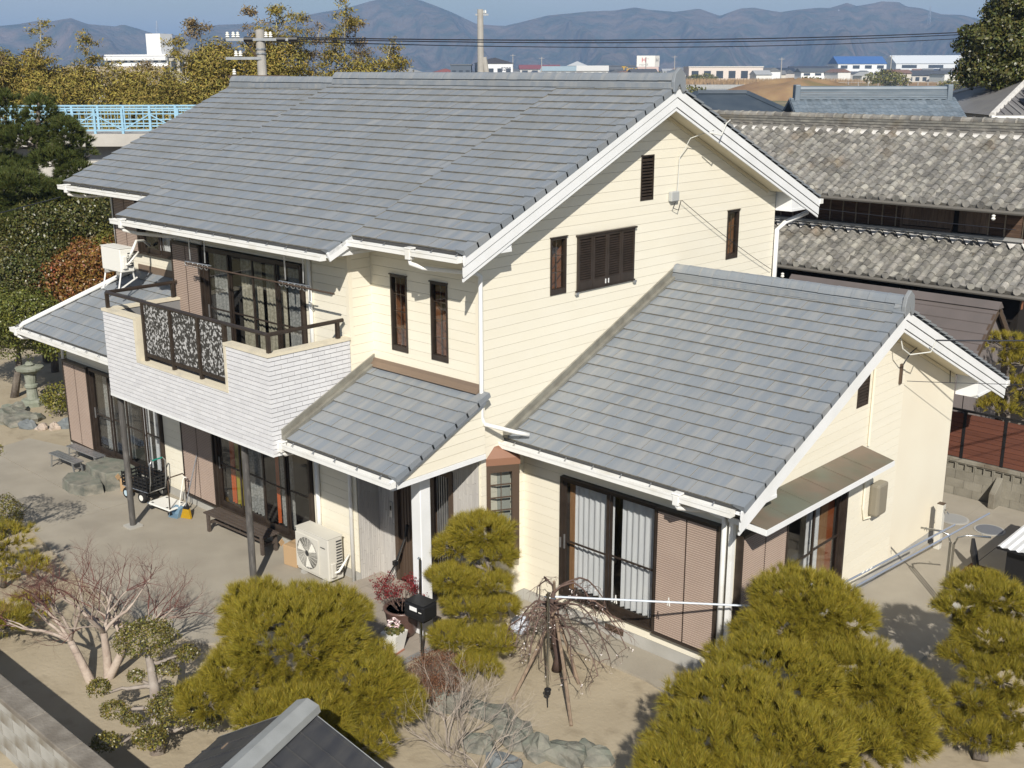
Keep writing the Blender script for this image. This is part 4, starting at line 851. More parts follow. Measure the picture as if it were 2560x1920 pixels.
for bx, by, tx, ty, L0 in ((.05, .12, -.05, .02, .75), (-.04, -.13, -.45, -.18, .7), (.08, .1, .3, .42, .62)):
    base = Vector((bx, by, -.03)); dirv = Vector((tx, ty, 1)).normalized(); p1 = base + dirv * L0
    mb.tube([base, base.lerp(p1, .5) + Vector((.02, 0, 0)), p1], [.075, .062, .052], 9, cap=False)
    for k in range(5):
        a = random.uniform(0, 6.28); grow(mb, tw, p1, (dirv * .6 + Vector((math.cos(a) * .9 - .25, math.sin(a) * .9 + .05, .25))), .030, .60, 1, 6, .10, .85, None, 7, 0.0, (2, 3), 3)
mb.build('trunk', M['wood_grey'], t, smooth=True); stuff(tw.build('twigs', M['twig_red'], t))
random.seed(5)
t = thing('weeping_plum_tree', 'bare weeping plum with arching twigs and scattered white blossoms in front of the wing', 'tree', (1.98, -.35, 0)); mb, tw = MB(), MB(); tips = []
mb.tube([(0, 0, -.05), (.10, -.05, .25), (-.05, .03, .5), (.06, -.08, .8), (.0, -.12, 1.15), (.03, -.12, 1.35)], [.085, .075, .07, .062, .05, .03], 9)
for k in range(17):
    a = k * 2.4; h = random.uniform(.75, 1.35); p = Vector((.02, -.1, h)); R0 = random.uniform(.5, 1.35); pts = [p]
    for i in range(1, 8):
        s_ = i / 7; pts.append(p + Vector((math.cos(a) * R0 * s_ + random.gauss(0, .02), math.sin(a) * R0 * s_ + random.gauss(0, .02), .28 * math.sin(s_ * 2.6) - .75 * s_ ** 2.4 * (h * .75))))
    mb.tube(pts, [.02 - .0018 * i for i in range(8)], 5, cap=False)
    for q in pts[2:]:
        for _ in range(2):
            b2 = random.uniform(0, 6.28); grow(tw, tw, q, Vector((math.cos(b2), math.sin(b2), -.15)), .006, .2, 2, 3, -.1, .8, tips, 3, .35)
mb.build('trunk', M['twig_brown'], t, smooth=True); stuff(tw.build('twigs', M['twig_brown'], t))
M['blossom'] = mat('white_blossom', (0.80, 0.74, 0.72), rough=.6)
bl = [np.array(q) for q in random.sample(tips, min(150, len(tips)))]; P = np.array(bl); P = np.repeat(P, 4, 0) + RNG.normal(size=(len(bl) * 4, 3)) * .008; v, f = leaf_mesh(P, np.tile([0, 0, 1.], (len(P), 1)), .022, .8, 1.4); stuff(trimesh('blossoms', v, f, M['blossom'], t))
M['stake'] = mat('weathered_stake', (0.27, 0.20, 0.14), (0.17, 0.125, 0.09), ns=6, st=(3, 3, .5), rough=.9)
for i, (fx, fy, lab) in enumerate(((3.16, -1.38, 'weathered wooden stake propping the weeping plum, nearest to the camera'), (2.07, -1.45, 'weathered wooden stake leaning left under the weeping plum'), (2.5, -.43, 'short wooden stake behind the weeping plum trunk'), (1.5, .1, 'dark upright wooden stake at the back of the weeping plum'))):
    top = Vector((2.02, -.45, 1.05)) if i < 3 else Vector((2.05, -.5, 1.55)); a = Vector((fx, fy, -.03)); tag(MB().tube([a - a, (top - a) * .5 + Vector((.01, .01, 0)), top - a], [.026, .028, .022], 7).build('plant_stake', M['stake'], None, a), lab, 'stake', 'stakes propping the plum')
# dry pale shrub among the rocks at the bottom
random.seed(21)
for i, (x, y, h, lab) in enumerate(((2.35, -3.0, .55, 'pale leafless shrub spreading over the rocks at the bottom centre'), (3.0, -3.1, .5, 'pale leafless shrub right of the rocks at the bottom edge'), (1.75, -2.45, .45, 'small pale leafless shrub between the golden pine and the rocks'), (7.0, -.2, .35, 'tangle of grey bare stems under the lower right pine'))):
    t = thing('dry_shrub', lab, 'shrub', (x, y, 0), group='pale leafless shrubs'); mb = MB(); tw = MB()
    for k in range(9):
        a = k * .7 + random.random(); grow(mb, tw, Vector((random.uniform(-.1, .1), random.uniform(-.1, .1), -.03)), Vector((math.cos(a), math.sin(a), .9)), .011, h, 1, 4, .12, .7, None, 4)
    mb.build('stems', M['twig_grey'], t); stuff(tw.build('twigs', M['twig_grey'], t))
# dry reddish azalea mound
t = thing('azalea_mound', 'low mound of dry reddish brown azalea beside the mailbox', 'shrub', (.92, -1.85, 0)); M['leaf_rust'] = mat('rusty_azalea_leaves', (0.20, 0.085, 0.045), (0.145, 0.075, 0.04), ns=4, rough=.8, rnd=.4)
v, f = leafy([(0, 0, .18, .5, .48, .26), (.35, -.35, .12, .38, .35, .2)], 2600, .024, .45, -.2, 1.4); trimesh('leaves', v, f, M['leaf_rust'], t)
tw = MB()
for k in range(160):
    a = random.uniform(0, 6.28); r_ = random.uniform(0, .5); p = Vector((math.cos(a) * r_ + .1, math.sin(a) * r_ - .1, .02)); tw.tube([p, p + Vector((math.cos(a) * .1, math.sin(a) * .1, .33 - .3 * r_ + random.random() * .08))], .003, 3, cap=False)
stuff(tw.build('twigs', M['twig_brown'], t))
# rocks
M['rock'] = mat('green_grey_rock', (0.15, 0.165, 0.135), (0.26, 0.24, 0.20), ns=2.6, rough=.9, bump=.9, bs=7, c3=(0.10, 0.105, 0.09), ns3=3)
M['rock_b'] = mat('blue_grey_stone', (0.20, 0.215, 0.22), (0.13, 0.145, 0.15), ns=3, rough=.85, bump=.5, bs=8)
M['rock_w'] = mat('pale_pink_stone', (0.46, 0.37, 0.30), (0.38, 0.32, 0.27), ns=3, rough=.9, bump=.6, bs=9)
def rock(label, x, y, sx, sy, sz, m='rock', seed=0, z=0.0, group='garden rocks', name='garden_rock', flat=None):
    rs = np.random.default_rng(seed + 100); mb = MB(); n, k = 12, 8; vs = []
    ph = rs.uniform(0, 6, 8)
    for i in range(k + 1):
        th = math.pi * i / k
        for j in range(n):
            a = 2 * math.pi * j / n; d = np.array([math.sin(th) * math.cos(a), math.sin(th) * math.sin(a), math.cos(th)])
            q = 1 + .16 * math.sin(2 * d[0] * 2 + ph[0] + 2 * d[1]) + .12 * math.sin(5 * d[1] + ph[1]) + .10 * math.sin(6 * d[2] + ph[2] + 3 * d[0]) + .10 * math.sin(11 * d[0] + ph[3]) * math.sin(9 * d[1] + ph[4]) + rs.uniform(-.07, .07)
            v = d * q; 
            if flat: v[2] = max(-.6, min(v[2], flat))
            vs.append((v[0] * sx, v[1] * sy, v[2] * sz))
    fs = [(i * n + j, i * n + (j + 1) % n, (i + 1) * n + (j + 1) % n, (i + 1) * n + j) for i in range(k) for j in range(n)]
    o = mb.add(vs, fs).build(name, M[m], None, (x, y, z), smooth=False); return tag(o, label, 'rock', group)
rk = [(1.544, -2.2, .30, .25, .22, 'rock', 'mossy green rock at the tip of the large pine'), (2.15, -1.95, .42, .25, .12, 'rock', 'flat pale green rock below the azalea mound'), (2.75, -2.15, .35, .3, .16, 'rock', 'broad grey rock at the bottom centre under bare twigs'),
      (3.25, -2.15, .30, .26, .20, 'rock', 'dark fractured rock left of the lower right pine'), (3.62, -2.0, .34, .24, .2, 'rock', 'mossy angular rock next to the dark shadow at the bottom'), (3.85, -1.75, .28, .22, .16, 'rock', 'small green rock at the end of the bottom rock row'),
      (2.55, -2.6, .25, .22, .13, 'rock', 'pale speckled rock in the middle of the dry twigs'), (3.1, -2.75, .28, .22, .15, 'rock_b', 'dark blue-grey rock at the bottom edge'), (8.2, .9, .5, .42, .36, 'rock', 'large dark rock in the bottom right corner')]
for i, (x, y, a, b, c, m_, lab) in enumerate(rk): rock(lab, x, y, a, b, c, m_, i, -.02)
rk = [(-17.1, -.5, .55, .5, .3, 'rock', 'large rugged rock at the left edge behind the pavement'), (-16.27, -.44, .24, .2, .18, 'rock_b', 'dark round stone at the left of the stone row by the house'), (-15.85, -.27, .18, .16, .13, 'rock_w', 'pale pink stone in the stone row by the house'), (-15.6, -.05, .15, .14, .14, 'rock_w', 'small whitish stone beside the blue-grey boulder'),
      (-15.55, .25, .24, .22, .22, 'rock_b', 'blue-grey round boulder ending the stone row'), (-15.3, .65, .3, .24, .18, 'rock', 'grey stone half hidden behind the house corner'), (-16.8, -.1, .3, .28, .2, 'rock', 'low grey rock behind the dark round stone'), (-17.7, -.2, .35, .3, .3, 'rock', 'tilted rock at the left edge near the lantern')]
for i, (x, y, a, b, c, m_, lab) in enumerate(rk): rock(lab, x, y, a, b, c, m_, i + 40, -.02)
# two big stepping stones at the sliding door
def block_stone(label, poly, h, x, y):
    mb = MB(); n = len(poly); low = [(a * 1.06, b * 1.06, -.03) for a, b in poly]; top = [(a, b, h + random.uniform(-.012, .012)) for a, b in poly]; top2 = [(a * .95, b * .95, h + .018) for a, b in poly]
    mb.add(low + top + top2, [(i, (i + 1) % n, n + (i + 1) % n, n + i) for i in range(n)] + [(n + i, n + (i + 1) % n, 2 * n + (i + 1) % n, 2 * n + i) for i in range(n)] + [tuple(range(2 * n, 3 * n))])
    tag(mb.build('stepping_stone', M['rock'], None, (x, y, 0)), label, 'stone', 'stepping stones at the door')
block_stone('high green stepping stone against the sliding door', [(-.62, -.3), (-.1, -.42), (.45, -.36), (.62, .02), (.5, .34), (-.2, .38), (-.66, .2)], .40, -10.7, -1.02)
block_stone('low half-round green stepping stone in front of the higher one', [(-.6, -.1), (-.35, -.36), (.1, -.42), (.5, -.28), (.62, .08), (.1, .26), (-.45, .2)], .22, -10.85, -1.58)

# ---- foreground garden wall and gate roof
M['wallface'] = mat('stained_block_wall', (0.42, 0.41, 0.38), (0.30, 0.29, 0.26), ns=1.2, rough=.9, bump=.2, bs=30, c3=(0.16, 0.13, 0.09), ns3=1.5, lo3=.55, hi3=.72)
M['wallcap'] = mat('mossy_coping', (0.16, 0.14, 0.115), (0.25, 0.225, 0.19), ns=3, rough=.95, bump=.5, bs=25)
gw_ = thing('garden_wall', 'old white-stained concrete block wall in the lower left corner', 'wall', (-2, -7, 0))
MB().box(-20, 3.6, -.19, -.06, -.1, .88).build('wall_core', M['grout'], gw_)
blk = MB().box(-.392, .392, -.205, -.19, .004, .196).mesh('block', [M['wallface']])
for r in range(5):
    for i in range(16): link('block', blk, gw_, (-7.6 + .8 * i + (r % 2) * .4, 0, -.1 + .2 * r))
for i in range(14): MB().box(-9 + 1.0 * i, -8.006 + 1.0 * i, -.26, .02, .885, .97).build('coping', M['wallcap'], gw_, bevel=.012)
gr = thing('gate_roof', 'dark metal gate roof with a pale grey ridge cap at the bottom edge', 'roof', (2.653, -5.56, 0), rz=math.atan2(-.9353, .3538))
M['gmetal'] = mat('dark_metal_roof', (0.055, 0.056, 0.062), (0.085, 0.083, 0.082), ns=2, st=(1, 4, 1), rough=.42, metal=.35, spec=.5)
M['gcap'] = mat('grey_ridge_metal', (0.40, 0.41, 0.40), (0.33, 0.34, 0.33), ns=3, rough=.45, metal=.3)
k = .56; W_ = 1.25
for s in (-1, 1):   # local x along the ridge (towards the camera), local y to the left
    for i in range(9):
        x0_, x1_ = .30 * i, .30 * i + .296
        p0, p1 = (s * .02, 1.88), (s * W_, 1.9 - k * W_)
        pn = MB().prism([(x0_, p0[0], p0[1]), (x1_, p0[0], p0[1] - .01), (x1_, p1[0], p1[1] - .01), (x0_, p1[0], p1[1])], (0, 0, .018)); pn.bar((x1_, p0[0], p0[1] + .012), (x1_, p1[0], p1[1] + .012), .018, .03); pn.build('metal_panel', M['gmetal'], gr)
    MB().bar((-.02, s * .02, 1.87), (-.02, s * W_, 1.88 - k * W_), .05, .07).build('verge_trim', M['gmetal'], gr)
    MB().bar((-.047, s * .02, 1.90), (-.047, s * W_, 1.91 - k * W_), .012, .02).build('edge_strip', M['gcap'], gr)
MB().prism([(-.10, -.17, 1.86), (-.10, -.15, 1.94), (-.10, 0, 2.0), (-.10, .15, 1.94), (-.10, .17, 1.86)], (3.0, 0, 0)).build('ridge_cap', M['gcap'], gr)
for x_, y_ in ((.35, -.8), (.35, .8), (2.2, -.8), (2.2, .8)): MB().box(x_ - .07, x_ + .07, y_ - .07, y_ + .07, 0, 1.44).build('post', M['stake'], gr)
# ================================================================ things around the house
M['ac'] = mat('ac_ivory', (0.62, 0.60, 0.54), (0.57, 0.55, 0.49), ns=2, rough=.5); M['ac_white'] = mat('ac_white', (0.78, 0.77, 0.72), rough=.45)
M['black'] = mat('black_plastic', (0.012, 0.012, 0.013), rough=.45, spec=.45); M['rubber'] = mat('rubber', (0.02, 0.02, 0.02), rough=.85)
M['darkwood'] = mat('dark_bench_wood', (0.075, 0.058, 0.048), (0.10, 0.08, 0.066), ns=5, st=(.6, 8, 8), rough=.65); M['card'] = mat('cardboard', (0.44, 0.30, 0.17), rough=.85)
M['slotdark'] = mat('vent_shadow', (0.04, 0.04, 0.04), rough=.9)
def ac_unit(label, loc, rz, w, d, h, m='ac', fan=True):
    t = thing('air_conditioner', label, 'air conditioner', loc, rz, 'outdoor air conditioner units')
    MB().box(0, w, 0, d, .06, h).build('casing', M[m], t, bevel=.02)
    MB().box(-.012, w + .012, -.012, d + .012, h + .001, h + .014).build('lid', M[m], t, bevel=.006)
    for x in (.12, w - .2): MB().box(x, x + .1, -.02, d + .02, 0, .058).build('foot', M['found'], t)
    if fan:
        cx, cz, rr = w * .36, h * .52, min(h * .40, w * .33)
        g = MB(); g.box(cx - rr - .03, cx + rr + .03, -.016, -.001, cz - rr - .03, cz + rr + .03); g.build('fan_panel', M[m], t, bevel=.01)
        g = MB(); n = 24
        for q in np.linspace(.2, .97, 11): g.tube([(cx + rr * q * math.cos(a), -.022, cz + rr * q * math.sin(a)) for a in np.linspace(0, 2 * math.pi, n + 1)], .0035, 4, cap=False)
        for k in range(20):
            a = k * math.pi / 10; g.tube([(cx + rr * .2 * math.cos(a), -.023, cz + rr * .2 * math.sin(a)), (cx + rr * .97 * math.cos(a + .5), -.023, cz + rr * .97 * math.sin(a + .5))], .003, 4, cap=False)
        g.build('fan_grille', M[m], t); MB().lathe([(rr * .98, 0), (rr * .98, .003)], (0, 0, 0), 24).build('fan_opening', M['slotdark'], t, (cx, -.0165, cz)).rotation_euler = (R(90), 0, 0)
        for k in range(3):
            a = k * 2.094 + .6; MB().prism([(cx + .05 * math.cos(a), -.020, cz + .05 * math.sin(a)), (cx + rr * .9 * math.cos(a - .28), -.020, cz + rr * .9 * math.sin(a - .28)), (cx + rr * .9 * math.cos(a + .4), -.020, cz + rr * .9 * math.sin(a + .4))], (0, .002, 0)).build('fan_blade', M['ac_white'], t)
        MB().box(w * .78, w * .92, -.0135, -.0125, h * .78, h * .80).build('maker_plate', M['slotdark'], t)
    z = .18
    while z < h - .08: MB().box(w + .001, w + .006, d * .55, d * .92, z, z + .025).build('side_slot', M['slotdark'], t); z += .055
    MB().box(w, w + .05, d * .1, d * .42, .14, .42).build('valve_cover', M[m], t, bevel=.015)
    MB().tube([(w + .03, d * .3, .22), (w + .10, d * .45, .26), (w + .09, d * .8, .36), (w + .05, d + .1, .48)], .022, 8).build('pipe', M['ac_white'], t, smooth=True)
    return t
ac_unit('ivory air conditioner unit with round fan grille on the ground left of the porch', (-3.85, -.97, .012), 0, .95, .33, .88)
ac_unit('dark-grilled air conditioner unit half hidden behind the lower right pine', (4.52, 1.22, .012), R(90), .78, .28, .58, 'ac_white')
t = ac_unit('plain white air conditioner unit standing on the lower roof at the left', (-11.62, -.30, 4.62), 0, .85, .32, .58, 'ac_white', False)
for x in (.06, .74): MB().bar((x, -.05, -.36), (x + .05, .02, .06), .03, .03).bar((x, .36, -.14), (x + .05, .3, .06), .03, .03).bar((x - .02, -.1, -.375), (x + .0, .42, -.10), .04, .02).build('stand_leg', M['white_gutter'], t)
MB().tube([(.87, .2, .35), (.98, .24, .55), (.88, .4, .72), (.55, .75, .66), (.4, .98, .5)], .03, 8).build('pipe', M['ac_white'], t, smooth=True)
# cardboard box behind the big unit and one by the stepping stone
def carton(label, x, y, w, d, h, z=.014):
    t = thing('cardboard_box', label, 'box', (x, y, z), .15, 'cardboard boxes'); MB().box(-w / 2, w / 2, -d / 2, d / 2, 0, h).build('carton', M['card'], t, bevel=.008)
    MB().box(-w / 2 - .001, w / 2 + .001, -.03, .03, h + .001, h + .003).build('tape', mat('tape', (0.36, 0.25, 0.14), rough=.4), t); MB().bar((-w / 2, -d / 2, h), (-w / 2 - .0, -d / 2 - .06, h + .1), w * .9 if False else .01, .1).build('flap', M['card'], t)
carton('brown cardboard box beside the ivory air conditioner', -4.12, -.80, .34, .32, .40); carton('small cardboard box between the stepping stone and the black cart', -9.92, -1.02, .3, .3, .3)
# bench of dark slats
t = thing('slatted_bench', 'dark wooden slatted bench under the balcony by the sliding door', 'bench', (-6.78, -1.13, .012), R(2))
for i in range(4): MB().box(0, 2.0, .01 + i * .095, .09 + i * .095, .37, .40).build('seat_slat', M['darkwood'], t, bevel=.004)
for x in (.12, 1.88):
    for y in (.02, .33): MB().box(x - .035, x + .035, y, y + .05, 0, .368).build('leg', M['darkwood'], t)
    MB().box(x - .02, x + .02, .071, .329, .16, .21).build('cross_rail', M['darkwood'], t)
MB().box(.156, 1.844, .17, .21, .165, .205).build('stretcher', M['darkwood'], t)
for x in (.6, 1.0, 1.4): MB().box(x - .02, x + .02, .172, .208, .206, .369).build('strut', M['darkwood'], t)
# aluminium step benches
def step_bench(label, x, y, L, rz):
    t = thing('aluminium_step', label, 'step', (x, y, .014), rz, 'aluminium step benches')
    for k in range(3): MB().box(0, L, .0 + k * .085, .075 + k * .085, .32, .345).build('tread_board', M['alu'], t, bevel=.004)
    for px in (.12, L - .12):
        for py in (.02, .22): MB().bar((px, py, .32), (px + (.08 if px < .5 else -.08) * -1, py, 0), .03, .03).build('leg', M['alu'], t)
        MB().box(px - .015, px + .015, .03, .21, .15, .17).build('brace', M['alu'], t)
step_bench('aluminium step bench nearest the house wall by the green stepping stone', -12.95, -1.0, 1.35, R(3)); step_bench('aluminium step bench farther from the wall beside the low stepping stone', -12.75, -1.52, 1.15, R(3))
# wheeled garden cart with black crate
t = thing('garden_cart', 'black crate garden cart with four wheels and a green handle', 'cart', (-9.35, -.98, .014), R(8))
fr_ = MB(); 
for y in (-.22, .22): fr_.tube([(-.42, y, .24), (.42, y, .24)], .014, 6)
for x in (-.42, 0, .42): fr_.tube([(x, -.22, .24), (x, .22, .24)], .012, 6)
fr_.build('frame', M['alu'], t)
cr = MB()
for z in (.30, .38, .46, .54):
    for y in (-.24, .24): cr.bar((-.42, y, z), (.42, y, z), .015, .035)
    for x in (-.42, .42): cr.bar((x, -.24, z), (x, .24, z), .015, .035)
for x in np.linspace(-.42, .42, 7):
    for y in (-.24, .24): cr.bar((x, y, .26), (x, y, .58), .025, .018)
for y in np.linspace(-.12, .12, 3):
    for x in (-.42, .42): cr.bar((x, y, .26), (x, y, .58), .018, .025)
cr.box(-.41, .41, -.23, .23, .255, .27); cr.build('crate', M['black'], t)
for x in (-.26, .26):
    for y in (-.26, .26):
        w_ = MB().lathe([(.05, -.035), (.11, -.035), (.12, -.02), (.12, .02), (.11, .035), (.05, .035)], (0, 0, 0), 18).build('wheel', M['rubber'], t, (x, y, .12)); w_.rotation_euler = (R(90), 0, 0)
        MB().lathe([(.02, -.04), (.065, -.04), (.065, .04), (.02, .04)], (0, 0, 0), 14).build('hub', mat('pale_blue_hub', (0.45, 0.58, 0.66), rough=.5) if x == -.26 and y == -.26 else M['ac_white'], w_)
MB().tube([(.44, -.2, .24), (.5, -.2, .5), (.52, -.2, .9), (.52, -.14, .97), (.52, .14, .97), (.52, .2, .9), (.5, .2, .5), (.44, .2, .24)], .014, 7).build('handle', M['alu'], t, smooth=True)
MB().tube([(.52, -.13, .97), (.52, .13, .97)], .018, 8).build('grip', mat('green_grip', (0.01, 0.22, 0.17), rough=.5), t)
# white platform trolley
t = thing('platform_trolley', 'white plastic platform trolley with a folded-up tube handle', 'trolley', (-8.28, -1.03, .014), R(6))
pl = MB().box(-.42, .36, -.25, .25, .12, .155).build('platform', M['ac_white'], t, bevel=.03)
for x in (-.3, .2):
    for y in (-.18, .18): MB().box(x - .03, x + .03, y - .02, y + .02, .157, .159).build('slot', M['slotdark'], t)
for x in (-.34, .28):
    for y in (-.19, .19): w_ = MB().lathe([(.05, -.02), (.05, .02)], (0, 0, 0), 12).build('castor', M['rubber'], t, (x, y, .051)); w_.rotation_euler = (R(90), 0, 0); MB().box(x - .03, x + .03, y - .025, y + .025, .085, .119).build('castor_fork', M['alu'], t)
MB().tube([(.33, -.21, .15), (.34, -.21, .78), (.35, -.15, .85), (.35, .15, .85), (.34, .21, .78), (.33, .21, .15)], .014, 7).build('handle', M['bronze_mid'], t, smooth=True)
# broom, dustpan
t = thing('broom', 'yellow bristle broom leaning against the dark shutter', 'broom', (-7.62, -1.02, .014), R(20))
MB().tube([(0, 0, .26), (.05, .42, 1.25)], .012, 7).build('handle', M['alu'], t); MB().prism([(-.13, -.03, 0), (.13, -.03, 0), (.07, .0, .2), (-.07, 0, .2)], (0, .05, .01)).build('bristles', mat('yellow_bristle', (0.45, 0.27, 0.01), (0.33, 0.19, 0.01), ns=30, st=(4, 4, .2), rough=.8), t); MB().prism([(-.075, -.01, .2), (.075, -.01, .2), (.02, .02, .30), (-.02, .02, .30)], (0, .04, .01)).build('collar', M['black'], t)
t = thing('dustpan', 'blue-grey long-handled dustpan standing beside the broom', 'dustpan', (-7.86, -1.12, .014), R(15))
MB().prism([(-.12, -.1, 0), (.12, -.1, 0), (.12, .1, 0), (-.12, .1, 0)], (0, 0, .008)).prism([(-.12, .085, 0), (.12, .085, 0), (.11, .12, .2), (-.11, .12, .2)], (0, .008, 0)).prism([(-.12, -.1, 0), (-.12, .1, 0), (-.11, .12, .2), (-.115, .0, .16)], (.006, 0, 0)).prism([(.114, -.1, 0), (.114, .1, 0), (.104, .12, .2), (.109, .0, .16)], (.006, 0, 0)).build('pan', mat('dustpan_blue', (0.16, 0.25, 0.33), rough=.5), t)
MB().tube([(0, .11, .18), (0, .28, .72), (.0, .33, .76)], .011, 6).tube([(-.05, .33, .76), (.05, .33, .76)], .011, 6).build('handle', M['ac_white'], t)
# mailbox
t = thing('mailbox', 'black box mailbox with a white name plate on a thin steel post', 'mailbox', (.32, -1.66, 0), R(4))
MB().box(-.21, .21, -.16, .16, .80, 1.06).build('box', M['black'], t, bevel=.035); MB().prism([(-.2, -.15, 1.061), (.2, -.15, 1.061), (.2, .15, 1.061), (-.2, .15, 1.061)], (0, 0, .012)).build('lid', M['black'], t, bevel=.01)
MB().box(-.075, .075, -.166, -.161, .955, 1.02).build('name_plate', mat('plate_white', (0.85, 0.85, 0.85), rough=.4), t); MB().box(.11, .17, -.166, -.161, .955, .967).build('logo_strip', M['ac_white'], t); MB().box(-.2, .2, -.1605, -.1595, .905, .909).build('slot_line', M['slotdark'], t)
MB().box(-.16, .16, -.1, .1, .765, .799).build('tray', M['black'], t); MB().tube([(0, 0, -.05), (0, 0, .765)], .02, 8).build('post', M['steel'], t)
# potted plants
M['potbrown'] = mat('glazed_brown_pot', (0.10, 0.055, 0.045), (0.14, 0.085, 0.07), ns=2, st=(.3, .3, 6), rough=.35, spec=.5); M['potsoil'] = mat('pot_soil', (0.05, 0.04, 0.03), rough=.95)
t = thing('potted_azalea', 'big glazed brown pot with a red-leaved shrub behind the mailbox', 'potted plant', (-.50, -1.33, .085))
MB().lathe([(.20, 0), (.24, .1), (.285, .42), (.31, .45), (.31, .48), (.27, .48), (.26, .44)], n=24).build('pot', M['potbrown'], t, smooth=True); MB().lathe([(.26, .43), (.26, .44)], n=20).build('soil', M['potsoil'], t)
mb, tw = MB(), MB(); tips = []; random.seed(3)
for k in range(9): a = k * .7; grow(mb, tw, Vector((.08 * math.cos(a), .08 * math.sin(a), .42)), Vector((math.cos(a) * .6 - .25, math.sin(a) * .6, 1)), .009, .26, 1, 4, .2, .6, tips, 4)
mb.build('stems', M['twig_brown'], t); stuff(tw.build('twigs', M['twig_brown'], t)); P = np.repeat(np.array([tuple(q) for q in tips]), 6, 0); P = P + RNG.normal(size=P.shape) * .02; v, f = leaf_mesh(P, np.tile([0, 0, 1.], (len(P), 1)), .035, .5, 1.0)
trimesh('leaves', v, f, mat('crimson_leaves', (0.21, 0.016, 0.022), (0.13, 0.02, 0.018), ns=3, rough=.5, rnd=.4), t)
t = thing('potted_cyclamen', 'white square pot with pink-white cyclamen on a terracotta brick', 'potted plant', (-.16, -1.80, .085), R(10))
MB().box(-.16, .12, -.13, .1, -.03, .02).build('brick_foot', mat('terracotta', (0.33, 0.15, 0.10), rough=.9), t)
def frustum(r0, r1, h, z0=0): return MB().add([(-r0, -r0, z0), (r0, -r0, z0), (r0, r0, z0), (-r0, r0, z0), (-r1, -r1, h), (r1, -r1, h), (r1, r1, h), (-r1, r1, h), (-r1 + .02, -r1 + .02, h), (r1 - .02, -r1 + .02, h), (r1 - .02, r1 - .02, h), (-r1 + .02, r1 - .02, h)], [(0, 3, 2, 1), (0, 1, 5, 4), (1, 2, 6, 5), (2, 3, 7, 6), (3, 0, 4, 7), (4, 5, 9, 8), (5, 6, 10, 9), (6, 7, 11, 10), (7, 4, 8, 11), (8, 9, 10, 11)])
frustum(.10, .155, .34, .021).build('pot', M['ac_white'], t)
P, D = pad_points((0, 0, .36), .16, .16, .08, 120, .0); v, f = leaf_mesh(P, D, .07, .9, .4); trimesh('leaves', v, f, M['leaf_dark'], t); P, D = pad_points((0, 0, .46), .11, .11, .09, 110, -.1); v, f = leaf_mesh(P, D, .05, .5, 1.0); trimesh('flowers', v, f, mat('cyclamen_pink', (0.75, 0.50, 0.52), (0.8, 0.72, 0.70), ns=8, rough=.6, rnd=.2), t)
# folded tripod and white pole leaning at the door
t = thing('folded_tripod', 'black folded tripod leaning against the entrance door', 'tripod', (-2.0, -.52, .09))
for k, (dx, dy) in enumerate(((0, 0), (.05, .02), (-.03, .04))): MB().tube([(dx, dy, 0), (dx * .4 + .12, dy + .24, .45)], .009, 6).tube([(dx * .4 + .12, dy + .24, .45), (.2, .46, .98)], .015, 6).build('leg', M['steel'] if k == 1 else M['black'], t)
MB().box(.09, .16, .2, .28, .42, .5).build('leg_lock', M['black'], t); MB().tube([(.19, .44, .93), (.22, .46, 1.14)], .03, 8).build('head', M['black'], t)
tag(MB().tube([(0, 0, 0), (-.05, .35, .85)], .012, 7).tube([(0, 0, 0), (-.02, .1, .25)], .016, 7).build('white_pole', M['ac_white'], None, (-1.28, -.42, .085)), 'thin white pole propped up in front of the entrance door', 'pole')
tag(MB().tube([(0, 0, 0), (.01, .02, 1.55)], .018, 7).tube([(0, 0, 1.54), (.01, .02, 1.57)], .022, 7).build('grey_stake', M['steel'], None, (-.05, -1.35, .0)), 'grey metal garden stake beside the white porch post', 'stake')
# covered white bag, garden lamp
t = thing('white_bag', 'white and pale blue plastic bag at the foot of the wall behind the plum', 'bag', (.75, .15, .0)); v, f = [], []
mb = MB(); mb.lathe([(.12, 0), (.17, .08), (.15, .2), (.07, .27), (.03, .3)], n=12).build('bag', mat('bag_white', (0.74, 0.76, 0.80), (0.55, 0.62, 0.75), ns=4, rough=.4), t); MB().lathe([(.035, .3), (.06, .34), (.01, .33)], n=9).build('knot', M['ac_white'], t)
t = thing('garden_lamp', 'small black solar garden lamp on a spike in the sand', 'lamp', (2.62, -1.28, 0)); MB().tube([(0, 0, 0), (0, 0, .2)], .008, 6).build('spike', M['black'], t); MB().lathe([(.03, .2), (.045, .22), (.045, .28), (.055, .285), (.05, .3)], n=12).build('head', M['black'], t)
# laundry poles
tag(MB().tube([(-6.85, -1.0, 5.425), (-2.35, -1.0, 5.43)], .016, 8).build('laundry_pole', M['bronze_mid'], None), 'bronze laundry pole hanging above the balcony', 'laundry pole', 'laundry poles')
t = thing('laundry_pole', 'pale blue-white laundry pole with two pegs in front of the wing window', 'laundry pole', (2.33, -.80, 1.5), group='laundry poles'); MB().tube([(0, 0, 0), (2.36, 1.78, .0)], .016, 8).build('tube', mat('pole_blue_white', (0.52, 0.57, 0.63), rough=.35, metal=.2), t)
for s in (.30, .56):
    p = Vector((2.36, 1.78, 0)) * s; MB().bar(p + Vector((-.02, 0, -.06)), p + Vector((-.004, 0, .03)), .012, .012).bar(p + Vector((.02, 0, -.06)), p + Vector((.004, 0, .03)), .012, .012).bar(p + Vector((0, 0, .02)), p + Vector((0, 0, .07)), .012, .012).build('peg', M['ac_white'], t)
